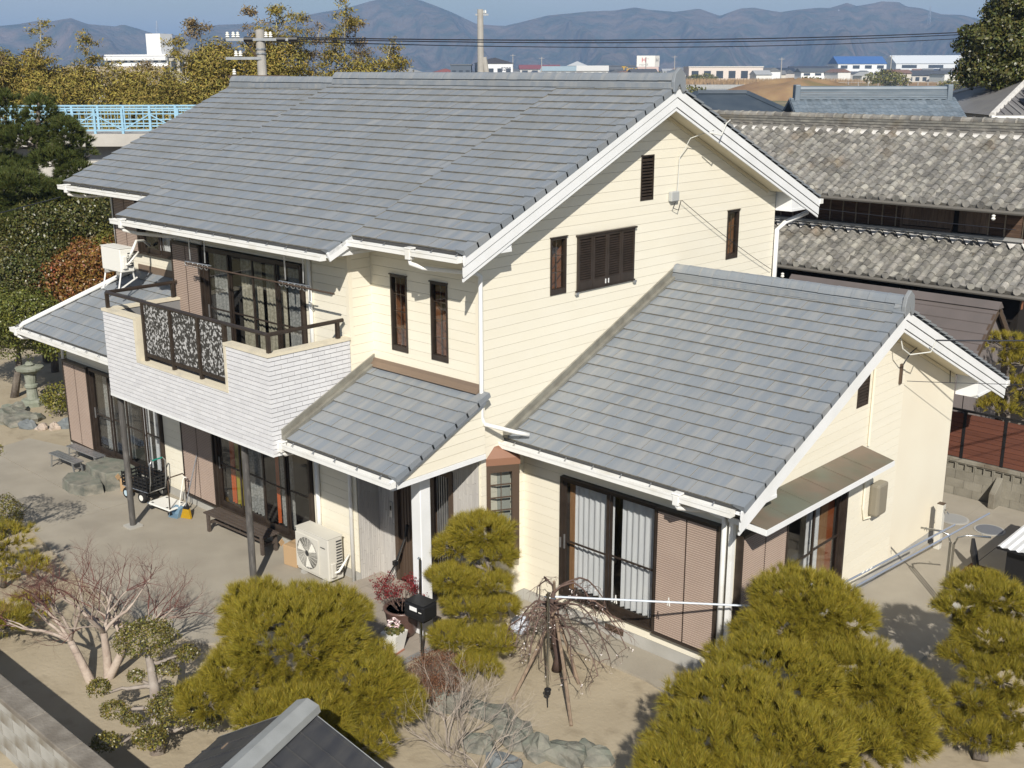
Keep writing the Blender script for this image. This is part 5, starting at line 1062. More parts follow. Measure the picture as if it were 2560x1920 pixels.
t = thing('pole_stand', 'grey post holding the laundry pole beside the weeping plum', 'post', (2.25, -.86, 0)); MB().tube([(0, 0, -.05), (0, 0, 1.56)], .022, 8).build('post', M['steel'], t); MB().tube([(-.08, 0, 1.47), (.1, .05, 1.47)], .012, 6).build('hook', M['steel'], t)
t = thing('laundry_stand', 'steel laundry stand with forked arms beside the wing gable', 'laundry stand', (5.54, 5.75, 0))
for dx, dy in ((-.03, -.03), (.03, -.03), (-.03, .03), (.03, .03)): MB().tube([(dx, dy, 0), (dx, dy, 1.22)], .013, 7).build('post_tube', M['steel'], t)
for s in (-1, 1): MB().tube([(s * .03, 0, 1.2), (s * .08, .02, 1.34), (s * .2, .05 + .06 * s, 1.38), (s * .52, .1 + .2 * s, 1.38)], .017, 8).build('arm', M['steel'], t, smooth=True); MB().tube([(s * .36, .22 * s, 1.395), (s * .38, .22 * s, 1.47), (s * .41, .22 * s, 1.40)], .006, 5).build('pole_hook', M['steel'], t)
MB().box(-.2, .2, -.2, .2, 0, .06).build('base', M['found'], t)
polem = mat('grey_pole', (0.40, 0.44, 0.52), rough=.3, metal=.5)
for i, (a, b, lab) in enumerate((((5.25, 2.6, 1.36), (5.66, 7.0, 1.42), 'long grey laundry pole lying across the steel stand, nearer the camera'), ((5.05, 2.4, 1.37), (5.42, 6.1, 1.41), 'second grey laundry pole, closer to the wing wall'))):
    t = thing('laundry_pole', lab, 'laundry pole', a, group='laundry poles'); d_ = Vector(b) - Vector(a); MB().tube([(0, 0, 0), d_], .016, 8).build('tube', polem, t)
    if i == 1:
        for k in range(3): p = d_ * (.23 + .03 * k); MB().bar(p + Vector((-.03, 0, -.05)), p + Vector((.03, .02, .05)), .016, .02).build('peg', M['ac_white'], t)
t = thing('laundry_stand', 'second steel laundry stand hidden behind the lower right pine', 'laundry stand', (5.2, 2.55, 0)); MB().tube([(0, 0, 0), (0, 0, 1.33)], .025, 8).build('post', M['steel'], t); MB().tube([(-.3, 0, 1.35), (.3, .05, 1.35)], .016, 8).build('arm', M['steel'], t)
t = thing('faucet_post', 'square cream faucet post at the rear corner of the wing', 'faucet', (4.38, 8.1, .012)); MB().box(-.06, .06, -.06, .06, 0, .92).build('post', M['ac'], t, bevel=.006); MB().box(-.062, .062, -.062, .062, .921, .935).build('cap', M['bronze_mid'], t); MB().tube([(.06, -.02, .8), (.13, -.03, .8), (.16, -.03, .76)], .012, 7).tube([(.1, -.03, .81), (.1, -.03, .86), (.14, -.03, .87)], .009, 6).build('tap', M['steel'], t)
for x, y, lab in ((4.02, 9.75, 'pale round manhole cover near the rear corner of the wing'), (4.78, 9.68, 'dark round manhole cover in the shade by the storage box')):
    t = thing('manhole_cover', lab, 'manhole cover', (x, y, .012), group='manhole covers'); MB().lathe([(.30, 0), (.30, .012)], n=28).build('ring', M['found'], t); MB().lathe([(.26, .012), (.26, .018)], n=28).build('lid', mat('manhole_lid', (0.33, 0.33, 0.32) if x < 4.5 else (0.16, 0.17, 0.19), rough=.7), t)
# storage box with white corrugated lid, kerb, rusty tin
t = thing('storage_box', 'dark storage box with a white corrugated sheet lid at the right edge', 'storage box', (6.08, 6.35, 0)); MB().box(.12, 2.6, .15, 2.7, 0, 1.02).build('box', M['black'], t)
cv = []; n = 60
for i in range(n + 1):
    x = 2.6 * i / n; z = 1.13 + .015 * math.sin(i * 2.1); cv += [(x, 0, z), (x, 2.8, z + .04)]
MB().add(cv, [(2 * i, 2 * i + 2, 2 * i + 3, 2 * i + 1) for i in range(n)]).build('corrugated_lid', mat('white_sheet', (0.74, 0.75, 0.76), rough=.4), t); MB().box(0, 2.6, -.01, .02, 1.085, 1.112).box(-.01, .01, .0, 2.8, 1.085, 1.112).build('lid_edge', M['black'], t)
t = thing('block_kerb', 'low weathered concrete block kerb at the right edge', 'kerb', (5.45, 6.15, 0))
for i in range(6): MB().box(.4 * i + .005, .4 * i + .395, 0, .15, 0, .2).build('block', M['wallcap'], t, bevel=.01)
for i in range(5): MB().box(.2 + .4 * i + .005, .2 + .4 * i + .395, -.02, .17, .201, .27).build('cap_block', M['wallcap'], t, bevel=.01)
t = thing('rusty_tray', 'rust-brown tray with a small dark statue-like tool beside the storage box', 'tray', (5.42, 7.35, 0)); MB().box(-.2, .3, -.15, .3, .0, .12).build('tray', mat('rust', (0.20, 0.085, 0.04), (0.13, 0.06, 0.035), ns=5, rough=.9), t); MB().tube([(.0, .05, .12), (-.18, .3, .35), (-.26, .42, .55)], [.05, .07, .03], 8).build('tool', M['black'], t)
# stone lantern
t = thing('stone_lantern', 'mossy stone lantern under the round evergreen at the far left', 'lantern', (-18.15, .55, 0)); M['lant'] = mat('mossy_granite', (0.30, 0.31, 0.26), (0.20, 0.22, 0.17), ns=4, rough=.95, bump=.6, bs=20)
MB().lathe([(.34, -.05), (.34, .1), (.28, .16)], n=8).build('base', M['lant'], t); MB().lathe([(.16, .16), (.14, .45), (.18, .5), (.18, .56), (.14, .6), (.17, .9)], n=14).build('shaft', M['lant'], t); MB().lathe([(.2, .9), (.36, 1.0), (.38, 1.06), (.2, 1.1)], n=12).build('cap', M['lant'], t)
MB().lathe([(.1, 1.1), (.14, 1.14), (.06, 1.22)], n=10).build('finial', M['lant'], t)
for x, y, r_, m_, lab in ((-17.3, .85, .45, 'leaf_yel', 'yellow-green leafy bush right of the stone lantern'), (-16.6, .55, .35, 'leaf_yel', 'low spiky yellow-green tuft in front of the shutter')):
    t = thing('garden_bush', lab, 'bush', (x, y, 0)); v, f = leafy([(0, 0, r_ * .7, r_, r_, r_ * .9)], 320, .085, .4, -.6, 1.0); trimesh('leaves', v, f, M[m_], t); tb = MB(); limb(tb, (0, 0, -.05), (0, 0, r_ * .6), .03, .015); tb.build('stem', M['bark_grey'], t)

# ---- block wall with lattice blocks and the brown slat fence behind the wing
bw_ = thing('block_wall', 'weathered concrete block wall with a row of X-pattern lattice blocks behind the wing', 'wall', (0, 11.2, 0))
M['blk'] = mat('weathered_block', (0.27, 0.25, 0.205), (0.19, 0.175, 0.14), ns=2.2, rough=.95, bump=.4, bs=25, c3=(0.13, 0.10, 0.07), ns3=1.6, rnd=.08)
bk = MB().box(-.196, .196, 0, .12, .003, .197).mesh('block', [M['blk']])
MB().box(-6, 9, .02, .11, -.1, .56).build('wall_core', M['grout'], bw_)
for r in range(3):
    for i in range(20): link('block', bk, bw_, (1.2 + .4 * i + (r % 2) * .2, 0, r * .19 - .02))
lat = MB(); lat.box(-.196, -.172, .0, .12, 0, .19); lat.box(.172, .196, 0, .12, 0, .19); lat.box(-.172, .172, 0, .12, 0, .022); lat.box(-.172, .172, 0, .12, .168, .19)
for c_ in (-.086, .086): lat.bar((c_ - .08, .06, .025), (c_ + .08, .06, .165), .11, .022, up=(0, 1, 0)); lat.bar((c_ - .08, .06, .165), (c_ + .08, .06, .025), .108, .021, up=(0, 1, 0))
lat.box(-.012, .012, .002, .118, .022, .168); lm = lat.mesh('lattice_block', [M['blk']])
for i in range(20): link('lattice_block', lm, bw_, (1.2 + .4 * i, 0, .555))
for i in range(11): MB().box(1.0 + .75 * i, 1.745 + .75 * i, -.02, .14, .747, .83).build('cap_block', M['blk'], bw_, bevel=.008)
MB().prism([(4.28, -.36, 0), (4.28, 0, 0), (4.28, 0, .62), (4.28, -.36, .34)], (.13, 0, 0)).build('buttress', M['blk'], bw_, bevel=.01)
fe = thing('slat_fence', 'reddish brown horizontal slat fence with black posts on the block wall', 'fence', (0, 11.22, .83))
M['slat'] = mat('redwood_slat', (0.145, 0.055, 0.035), (0.115, 0.045, 0.03), ns=3, st=(.4, 4, 6), rough=.6, rnd=.06)
px = [1.75 + .86 * i for i in range(9)]
for x in px: MB().box(x - .03, x + .03, 0, .06, 0, 1.05).build('post', M['black'], fe)
for a, b in zip(px, px[1:]):
    for k in range(9): MB().box(a + .031, b - .031, .015, .04, .02 + .11 * k, .02 + .11 * k + .103).build('slat', M['slat'], fe)
MB().box(1.72, px[-1] + .03, -.004, .064, 1.051, 1.09).build('top_rail', M['black'], fe)
# ================================================================ the old wooden house behind
def field(parent, mb, mats, items, n_ind, name, stuff_name):
    """items: (x, y, dz) in the parent's local frame; the n_ind nearest to the viewer become parts, the rest one joined part"""
    me = mb.mesh(name, mats); A = np.array(mb.v); bv, bf, bm = [], [], []
    mw = Matrix.LocRotScale(parent.location, parent.rotation_euler, None)
    items = sorted(items, key=lambda q: (mw @ Vector((q[0], q[1], 0)) - CAM).length)
    for i, (x, y, dz) in enumerate(items):
        if i < n_ind:
            o = bpy.data.objects.new(name, me); COL.objects.link(o); o.parent = parent; o.location = (x, y, dz); o.rotation_euler = (random.uniform(-.02, .02), random.uniform(-.03, .03), random.uniform(-.02, .02))
        else:
            q = A + np.array([x, y, dz]); k = len(bv); bv.extend(q.tolist()); bf.extend([tuple(j + k for j in f) for f in mb.f]); bm.extend(mb.m)
    if bv:
        m2 = bpy.data.meshes.new(stuff_name); m2.from_pydata(bv, [], bf)
        for q in mats: m2.materials.append(q)
        m2.polygons.foreach_set('material_index', bm); m2.update(); stuff(link(stuff_name, m2, parent))
M['kawara'] = mat('old_grey_kawara', (0.165, 0.16, 0.15), (0.30, 0.285, 0.25), ns=4, lo=.4, hi=.68, rough=.85, rnd=.38, hue=.012, bump=.4, bs=30, c3=(0.15, 0.115, 0.075), ns3=1.1, lo3=.55, hi3=.78)
M['plaster'] = mat('white_mortar', (0.66, 0.64, 0.61), (0.55, 0.53, 0.50), ns=5, rough=.85)
CW, CL = .34, .235
def kawara(cw=CW, cl=CL):
    mb = MB(); n = 6
    for (r0, lift) in ((.085, 0),):
        prof = [(r0 * math.cos(math.pi * j / n), .02 + r0 * math.sin(math.pi * j / n)) for j in range(n + 1)]
        v = [(x, 0, z + .012) for x, z in prof] + [(x, cl + .02, z - .008) for x, z in prof]
        mb.add(v, [(j, j + 1, n + 2 + j, n + 1 + j) for j in range(n)] + [tuple(range(n + 1))[::-1]])
    w = cw / 2
    mb.add([(.06, 0, .03), (w, 0, .008), (cw - .06, 0, .03), (.06, cl + .03, .014), (w, cl + .03, -.008), (cw - .06, cl + .03, .014), (.06, 0, .01), (w, 0, -.015), (cw - .06, 0, .01)], [(0, 1, 4, 3), (1, 2, 5, 4), (6, 7, 1, 0), (7, 8, 2, 1)])
    return mb
oh = thing('old_wooden_house', 'old dark wooden house with two tiers of weathered round grey tiles behind the cream house', 'house', (0, 0, 0))
def kawara_roof(name, y0, z0, slope, run, x0, x1, n_ind):
    L = run / math.cos(math.atan(slope)); rows = round(L / CL)
    r = MB().prism([(x0, 0, 0), (x1, 0, 0), (x1, L, 0), (x0, L, 0)], (0, 0, -.12)).build(name, M['kawara'], oh); r.location = (0, y0, z0); r.rotation_euler = (math.atan(slope), 0, 0)
    nc = int((x1 - x0) / CW); its = [(x0 + .1 + i * CW, j * CL, random.uniform(-.006, .006)) for i in range(nc) for j in range(rows)]
    field(r, kawara(), [M['kawara']], its, n_ind, 'kawara_tile', 'kawara_tiles')
    for i in range(nc):
        cap = MB().lathe([(.09, -.012), (.09, .012)], (0, 0, 0), 10).build('eave_disc', M['kawara'], r, (x0 + .1 + i * CW, -.01, .035)); cap.rotation_euler = (R(90) - math.atan(slope), 0, 0)
    return r
kawara_roof('roof', 14.0, 5.93, .43, 3.35, -9.4, 3.25, 160); kawara_roof('roof', 13.2, 4.2, .44, 1.7, -6.4, 3.9, 140)
# ridge stack of the upper roof
zr_ = 7.36
for i, (w, h) in enumerate(((.24, .07), (.225, .07), (.21, .07), (.195, .07))): MB().box(-9.4, 3.25, 17.45 - w, 17.45 + w, zr_ + i * .072, zr_ + i * .072 + .06).build('ridge_layer', M['kawara'], oh)
for i in range(int(12.6 / CW)):
    x = -9.3 + i * CW; MB().add([(x, 17.18, zr_ - .03), (x + CW * .98, 17.18, zr_ - .03), (x + CW * .5, 17.05, zr_ - .12)], [(0, 2, 1)]).box(x + .02, x + CW - .02, 17.19, 17.24, zr_ - .05, zr_).build('ridge_mortar', M['plaster'], oh)
rt = MB(); prof = [(.13 * math.cos(math.pi * j / 6), .11 * math.sin(math.pi * j / 6)) for j in range(7)]; rt.prism([(0, y, z) for y, z in prof], (.27, 0, 0)); rt.prism([(0, y * 1.12, z * 1.12) for y, z in prof], (.045, 0, 0)); rtm = rt.mesh('ridge_tile', [M['kawara']])
for i in range(46): link('ridge_tile', rtm, oh, (-9.4 + .275 * i, 17.45, zr_ + .285))
MB().prism([(-9.4, 17.5, 7.35), (-9.4, 21, 5.9), (-9.4, 21, 5.8), (-9.4, 17.5, 7.2)], (12.6, 0, 0)).build('rear_roof', M['kawara'], oh)
# top of the lower roof: mortar scallops and ridge stones
zl = 4.2 + .44 * 1.7
for i in range(30):
    x = -6.3 + CW * i; MB().add([(x + .06, 14.86, zl + .1), (x + CW + .04, 14.86, zl + .1), (x + CW * .5 + .05, 14.70, zl - .03)], [(0, 2, 1)]).box(x + .05, x + CW + .04, 14.87, 14.9, zl + .02, zl + .12).build('ridge_mortar', M['plaster'], oh)
MB().box(-6.4, 3.0, 14.78, 14.98, zl + .125, zl + .19).build('ridge_layer', mat('grey_capping', (0.33, 0.33, 0.32), rough=.6), oh)
M['oldwood'] = mat('old_dark_planks', (0.075, 0.045, 0.032), (0.12, 0.075, 0.05), ns=3, st=(.7, 1, 9), rough=.9, rnd=.3, bump=.4, bs=30); M['greywood'] = mat('silvered_planks', (0.20, 0.145, 0.11), (0.13, 0.092, 0.07), ns=4, st=(8, 1, .7), rough=.9, rnd=.2, bump=.4, bs=30); M['batten'] = mat('pale_batten', (0.27, 0.22, 0.165), rough=.9); M['wall_shade'] = mat('shaded_wall', (0.015, 0.012, 0.010), rough=.9)  # last one: near-black, shade below the eaves and behind planks painted into the colour
wl_ = MB().box(-9, 3.0, 15.0, 15.1, 0, 6.2).box(2.9, 3.0, 15.1, 20, 0, 6.0).build('wall', M['wall_shade'], oh)
for k in range(8):
    z = zl + .2 + .15 * k
    for a, b in ((-6.4, -.02), (2.12, 2.95)): MB().box(a, b, 14.965 - .004 * (k % 2), 14.999, z, z + .146).build('plank', M['oldwood'], wl_)
for i in range(18):
    x = -6.3 + .36 * i
    if x < -.05: MB().box(x - .015, x + .015, 14.93, 14.962, zl + .2, zl + 1.3).build('batten', M['batten'], wl_)
for x in (2.12, 2.5, 2.93): MB().box(x - .015, x + .015, 14.93, 14.962, zl + .2, zl + 1.3).build('batten', M['batten'], wl_)
for i in range(12):
    x = .0 + .175 * i
    if i == 7: continue
    MB().box(x + .003, x + .172, 14.94, 14.999, zl + .22 + (.05 if i < 7 else 0), zl + 1.25).build('plank', M['greywood'], wl_)
MB().box(-.04, 1.26, 14.9, 14.96, zl + .19, zl + .25).box(-.05, .0, 14.92, 14.97, zl + .25, zl + 1.3).box(1.22, 1.27, 14.92, 14.97, zl + .25, zl + 1.3).build('shutter_rail', M['greywood'], wl_)
MB().box(3.0, 3.12, 14.85, 14.97, 3.5, 6.6).build('corner_post', mat('rust_pipe', (0.22, 0.09, 0.045), rough=.7), oh)
for (y, z, x0, x1) in ((13.92, 5.86, -9.4, 3.3), (13.13, 4.12, -6.4, 3.95)): MB().tube([(x0, y, z + .02), (x1, y, z - .03)], .045, 8).build('gutter', mat('old_gutter', (0.14, 0.13, 0.115), rough=.6), oh)
for i, x in enumerate((-2.2, .9, 1.35, 2.6)): MB().lathe([(.03, 0), (.05, .03), (.03, .06), (.045, .1), (.02, .12)], n=10).build('insulator', M['ac_white'], oh, (x, 13.1 if i < 3 else 13.9, 3.85 if i < 3 else 5.65))
MB().box(-6, 3.4, 13.9, 14.0, 0, 3.9).build('lower_wall', M['wall_shade'], oh)  # lower wall coloured near-black for the shadow it lies in
# shed with lapped grey-brown boards
sh = thing('grey_shed', 'grey-brown shed with lapped metal roof boards between the wing and the old house', 'shed', (0, 0, 0)); M['shed'] = mat('shed_taupe', (0.135, 0.115, 0.11), (0.115, 0.10, 0.095), ns=2, rough=.5)
for s in (-1, 1):
    for k in range(6):
        a, b = k * .2, k * .2 + .205; MB().prism([(-1.5, 12.3 + s * a, 4.06 - .93 * a), (3.55, 12.3 + s * a, 4.06 - .93 * a), (3.55, 12.3 + s * b, 4.085 - .93 * b), (-1.5, 12.3 + s * b, 4.085 - .93 * b)], (0, 0, -.02)).build('roof_board', M['shed'], sh)
MB().prism([(-1.5, 12.14, 3.98), (-1.5, 12.3, 4.13), (-1.5, 12.46, 3.98)], (5.07, 0, 0)).build('ridge_cap', M['shed'], sh)
MB().prism([(3.4, 11.42, 0), (3.4, 13.18, 0), (3.4, 13.18, 3.2), (3.4, 12.3, 3.98), (3.4, 11.42, 3.2)], (-.08, 0, 0)).box(-1.4, 3.3, 11.45, 11.53, 0, 3.15).build('wall', mat('shed_wall', (0.20, 0.175, 0.17), rough=.7), sh)
for s in (-1, 1): MB().bar((3.52, 12.3, 3.98), (3.52, 12.3 + s * 1.2, 3.98 - .93 * 1.2), .05, .14).build('barge_board', M['bronze_mid'], sh)
# ================================================================ houses in the middle distance
M['bluetile'] = mat('blue_grey_kawara', (0.13, 0.165, 0.20), (0.18, 0.215, 0.25), ns=1.5, rough=.45, rnd=.12, spec=.5); M['navy'] = mat('navy_slate', (0.045, 0.062, 0.085), (0.06, 0.078, 0.10), ns=2, rough=.55); M['greykaw'] = mat('silver_kawara', (0.17, 0.165, 0.17), (0.22, 0.215, 0.21), ns=1.5, rough=.45, rnd=.12)
M['wallpale'] = mat('pale_house_wall', (0.52, 0.50, 0.46), rough=.8)
def small_kawara(w=.27, l=.25):
    mb = MB(); xs_ = [0, .3, .55, .75, 1.0]; zs_ = [.03, .006, .004, .035, .03]
    v = [(x * w, 0, z + .018) for x, z in zip(xs_, zs_)] + [(x * w, l + .02, z) for x, z in zip(xs_, zs_)] + [(x * w, 0, z - .005) for x, z in zip(xs_, zs_)]
    return mb.add(v, [(j, j + 1, 6 + j, 5 + j) for j in range(4)] + [(10 + j, 11 + j, j + 1, j) for j in range(4)])
b = thing('blue_tiled_house', 'house with blue-grey tiled gable roof and tall ridge behind the old wooden house', 'house', (-6.16, 25.3, 0), R(43.3)); HW = 2.55
for s in (-1, 1):
    r = MB().prism([(-HW - 0.3, 0, 0), (HW + .3, 0, 0), (HW + .3, 4.0, 0), (-HW - .3, 4.0, 0)], (0, 0, -.1)).build('roof', M['bluetile'], b); r.location = (0, s * 3.55, 7.95 - .5 * 3.55); r.rotation_euler = (Matrix.Rotation(0 if s < 0 else math.pi, 3, 'Z') @ Matrix.Rotation(math.atan(.5), 3, 'X')).to_euler()
    if s < 0: field(r, small_kawara(), [M['bluetile']], [(-HW - .28 + .27 * i, .25 * j, .0) for i in range(21) for j in range(4, 16)], 0, 'kawara_tile', 'kawara_tiles')
for k in range(5): MB().box(-HW, HW, -.16 + .01 * k, .16 - .01 * k, 7.93 + .06 * k, 7.98 + .06 * k).build('ridge_layer', M['bluetile'], b)
MB().tube([(-HW - .05, 0, 8.27), (HW + .05, 0, 8.27)], .1, 8).build('ridge_tile', M['bluetile'], b)
for x in (-HW - .05, HW + .05): MB().box(x - .09, x + .09, -.2, .2, 7.85, 8.42).build('ridge_end_tile', M['bluetile'], b, bevel=.03)
MB().prism([(HW - .2, -3.2, 0), (HW - .2, 3.2, 0), (HW - .2, 3.2, 6.2), (HW - .2, 0, 7.8), (HW - .2, -3.2, 6.2)], (-2 * HW + .4, 0, 0)).build('wall', M['plaster'], b)
for s in (-1, 1): MB().bar((HW + .28, 0, 7.83), (HW + .28, s * 3.5, 7.83 - .5 * 3.5), .05, .22).build('barge_board', M['wood_post'], b)
def hip_house(name, label, loc, rz, hx, hy, ze, zr2, rx, m, wallm, over=.6):
    t = thing(name, label, 'house', loc, R(rz)); E_ = [(-hx, -hy, ze), (hx, -hy, ze), (hx, hy, ze), (-hx, hy, ze)]; A, B = (-rx, 0, zr2), (rx, 0, zr2)
    MB().add(E_ + [A, B], [(0, 1, 5, 4), (1, 2, 5), (2, 3, 4, 5), (3, 0, 4), (3, 2, 1, 0)]).build('roof', m, t); MB().box(-hx + over, hx - over, -hy + over, hy - over, 0, ze - .02).build('wall', wallm, t)
    hr = MB()
    for e, a in ((E_[0], A), (E_[1], B), (E_[2], B), (E_[3], A)): hr.tube([e, a], .11, 6)
    hr.tube([A, B], .13, 6); hr.build('hip_ridge', M['plaster'] if 'solar' in label else m, t); return t
hip_house('navy_roofed_house', 'house with a plain navy slate hip roof left of the blue tiled house', (-11.5, 24.2, 0), 43.3, 3.6, 3.4, 6.7, 8.08, .9, M['navy'], M['wallpale'])
t = hip_house('solar_house', 'grey tiled hip-roofed house carrying dark solar panels at the upper right', (-3.6, 35.6, 0), 43.3, 4.4, 4.9, 7.35, 8.75, .9, M['greykaw'], M['wallpale'])
sl_ = (8.75 - 7.35) / 4.9; M['solar'] = mat('solar_glass', (0.012, 0.016, 0.03), (0.018, 0.023, 0.042), ns=1, rough=.15, spec=.6)
for r_ in range(4):
    for c_ in range(4):
        y = -4.3 + .92 * r_; x = -2.9 + .75 * r_ * .62 + 1.12 * c_; z = 7.35 + sl_ * (y + 4.9) + .08
        MB().prism([(x, y, z), (x + 1.08, y, z), (x + 1.08, y + .88, z + sl_ * .88), (x, y + .88, z + sl_ * .88)], (0, 0, .04)).build('solar_panel', M['solar'], t)
MB().box(-4.45, 4.45, -5.0, -4.9, 7.22, 7.34).build('gutter', M['white_gutter'], t)
rw_ = MB()
for i in range(30):
    x = -4.2 + .29 * i; rw_.tube([(x, -4.88, 7.37), (x, -4.88 + min(4.2, (4.4 - abs(x)) / 4.4 * 5.4), 7.37 + sl_ * min(4.2, (4.4 - abs(x)) / 4.4 * 5.4))], .05, 5)
stuff(rw_.build('tile_ribs', M['greykaw'], t))
# ================================================================ trees on the left, upper right tree
def tree(name, label, cat, base, pads, m, size, dens, trunk=.15, group=None, shell=.55, h=None, jit=1.0, low=-.8):
    t = thing(name, label, cat, base, group=group); o = Vector(base); tb = MB(); top = Vector(pads[0][:3]) - o
    pts = [Vector((0, 0, -.2)), top * .45 + Vector((.1, .05, 0)), top * .95]; tb.tube(pts, [trunk, trunk * .7, trunk * .25], 8)
    for p in pads: limb(tb, pts[1] if p[2] - o.z < top.z * .7 else top * .7, Vector(p[:3]) - o, trunk * .4, .03, .08, 4, 5)
    tb.build('trunk', M['bark'], t, smooth=True); v, f = leafy([(p[0] - o.x, p[1] - o.y, p[2] - o.z, *p[3:]) for p in pads], dens, size, shell, low, jit); trimesh('crown', v, f, M[m], t); return t
tree('round_evergreen', 'large clipped round evergreen over the stone lantern at the left edge', 'tree', (-19.36, .5, 0), [(-19.1, .8, 2.0, 1.5, 1.4, .85), (-18.1, .6, 2.5, 1.0, 1.0, .7), (-20.1, .2, 2.3, 1.2, 1.2, .8), (-17.7, 1.4, 1.75, .8, .8, .55)], 'leaf_green', .085, 900, .13)
tree('photinia_bush', 'red and orange leaved photinia behind the roof air conditioner', 'bush', (-19.4, 3.2, 0), [(-19.3, 3.2, 3.45, 1.1, 1.0, .75), (-18.6, 3.9, 3.7, .9, .8, .7), (-19.9, 2.5, 3.0, .9, .9, .7), (-18.9, 2.9, 2.7, 1.0, 1.0, .7)], 'leaf_red', .10, 620, .1)
tree('camellia_tree', 'dark glossy camellia tree left of the red photinia', 'tree', (-21.2, 2.6, 0), [(-21.2, 2.8, 4.4, 1.3, 1.2, .9), (-20.3, 3.7, 4.6, 1.0, 1.0, .75), (-21.6, 1.7, 3.6, 1.2, 1.1, .9), (-20.5, 1.8, 3.1, 1.1, 1.0, .8), (-20.6, 2.6, 3.6, .9, .9, .7)], 'leaf_dark', .10, 620, .12)
tree('camellia_tree', 'dark camellia tree right behind the left roof end', 'tree', (-22.0, 4.9, 0), [(-21.8, 4.9, 4.6, 1.2, 1.1, .9), (-21.0, 5.4, 4.2, 1.0, 1.0, .9), (-20.6, 4.8, 4.9, .8, .8, .6)], 'leaf_dark', .10, 620, .12)
tree('yellowish_bush', 'small yellow-green bush against the taupe upper shutter', 'bush', (-19.0, 3.95, 0), [(-18.95, 3.7, 4.05, .5, .5, .42), (-18.6, 4.1, 3.8, .45, .45, .4)], 'leaf_yel', .085, 600, .06)
pine('tall dark green pine rising at the left edge of the picture', [(-22.5, 3.0, 0), (-22.4, 3.1, 2.5), (-22.5, 3.05, 4.8), (-22.2, 3.3, 6.8), (-22.05, 3.45, 8.1)],
     [(-22.05, 3.45, 7.7, .5, .55), (-21.65, 3.85, 7.1, .6, .45), (-22.4, 3.0, 6.9, .8, .5), (-21.7, 3.6, 6.3, .8, .4), (-22.8, 2.5, 6.0, .9, .45), (-21.9, 2.3, 5.7, .9, .4), (-21.5, 3.4, 5.4, .7, .35), (-22.6, 2.6, 4.9, 1.0, .4), (-21.6, 2.5, 4.7, .7, .3), (-23.0, 2.2, 7.0, .7, .4), (-21.2, 3.9, 6.0, .6, .35), (-21.3, 3.9, 7.0, .45, .5), (-22.7, 2.7, 7.7, .5, .6), (-21.9, 3.2, 5.0, .9, .5), (-21.1, 4.2, 6.6, .35, .5), (-22.9, 2.0, 5.2, 1.1, .6), (-21.4, 3.2, 4.3, .8, .4), (-22.3, 2.1, 4.2, 1.0, .5), (-20.8, 4.3, 5.6, .5, .3)], dens=170, k=34, L=.2, w=.018, needle='needle_dark', tr=.16)
tree('evergreen_tree', 'big dark evergreen tree at the upper right corner', 'tree', (-5.2, 34.6, 0), [(-4.9, 34.9, 11.2, 1.5, 1.5, 1.3), (-5.5, 34.3, 9.9, 1.6, 1.6, 1.0), (-4.3, 35.6, 10.3, 1.6, 1.6, 1.2), (-5.6, 34.1, 8.8, 1.4, 1.4, .8), (-4.6, 35.2, 8.8, 1.6, 1.6, .9), (-3.6, 36.1, 9.5, 1.5, 1.5, 1.3), (-3.9, 35.8, 12.0, 1.2, 1.2, 1.0), (-5.3, 34.5, 10.6, .9, .9, .8)], 'leaf_dark', .17, 320, .3)
# ================================================================ bridge on the embankment
br = thing('footbridge', 'concrete bridge with a pale blue railing beyond the left roof', 'bridge', (-33.8, 13.0, 0), R(43.3)); M['bridgecon'] = mat('bridge_concrete', (0.47, 0.45, 0.42), (0.39, 0.375, 0.35), ns=.8, rough=.9); M['railblue'] = mat('pale_blue_paint', (0.27, 0.46, 0.60), rough=.5)
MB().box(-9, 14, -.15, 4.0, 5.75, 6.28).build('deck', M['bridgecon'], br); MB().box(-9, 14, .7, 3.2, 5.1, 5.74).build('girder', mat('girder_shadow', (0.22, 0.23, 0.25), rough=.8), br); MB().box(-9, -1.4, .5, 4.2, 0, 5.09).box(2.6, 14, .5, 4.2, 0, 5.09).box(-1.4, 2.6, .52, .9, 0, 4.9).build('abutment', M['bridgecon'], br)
for y, nm in ((0, 'railing'), (3.85, 'railing')):
    ra = MB()
    for z, w in ((7.34, .07), (7.12, .05), (6.72, .05), (6.42, .06)): ra.bar((-9, y, z), (14, y, z), w, w)
    rl_ = ra.build(nm, M['railblue'], br)
    for i in range(20):
        x = -9 + 1.2 * i; MB().box(x - .05, x + .05, y - .05, y + .05, 6.28, 7.37).build('rail_post', M['railblue'], rl_)
        if i % 2 == 0 and y == 0: MB().bar((x, y - .03, 7.1), (x + 1.2, y - .03, 6.44), .05, .05).bar((x + 1.2, y - .03, 6.44), (x + 2.4, y - .03, 7.1), .05, .05).build('diagonal', M['railblue'], rl_)
    pk = MB()
    for i in range(76): pk.box(-9 + .3 * i - .01, -9 + .3 * i + .01, y - .01, y + .01, 6.44, 7.32)
    stuff(pk.build('pickets', M['railblue'], rl_))
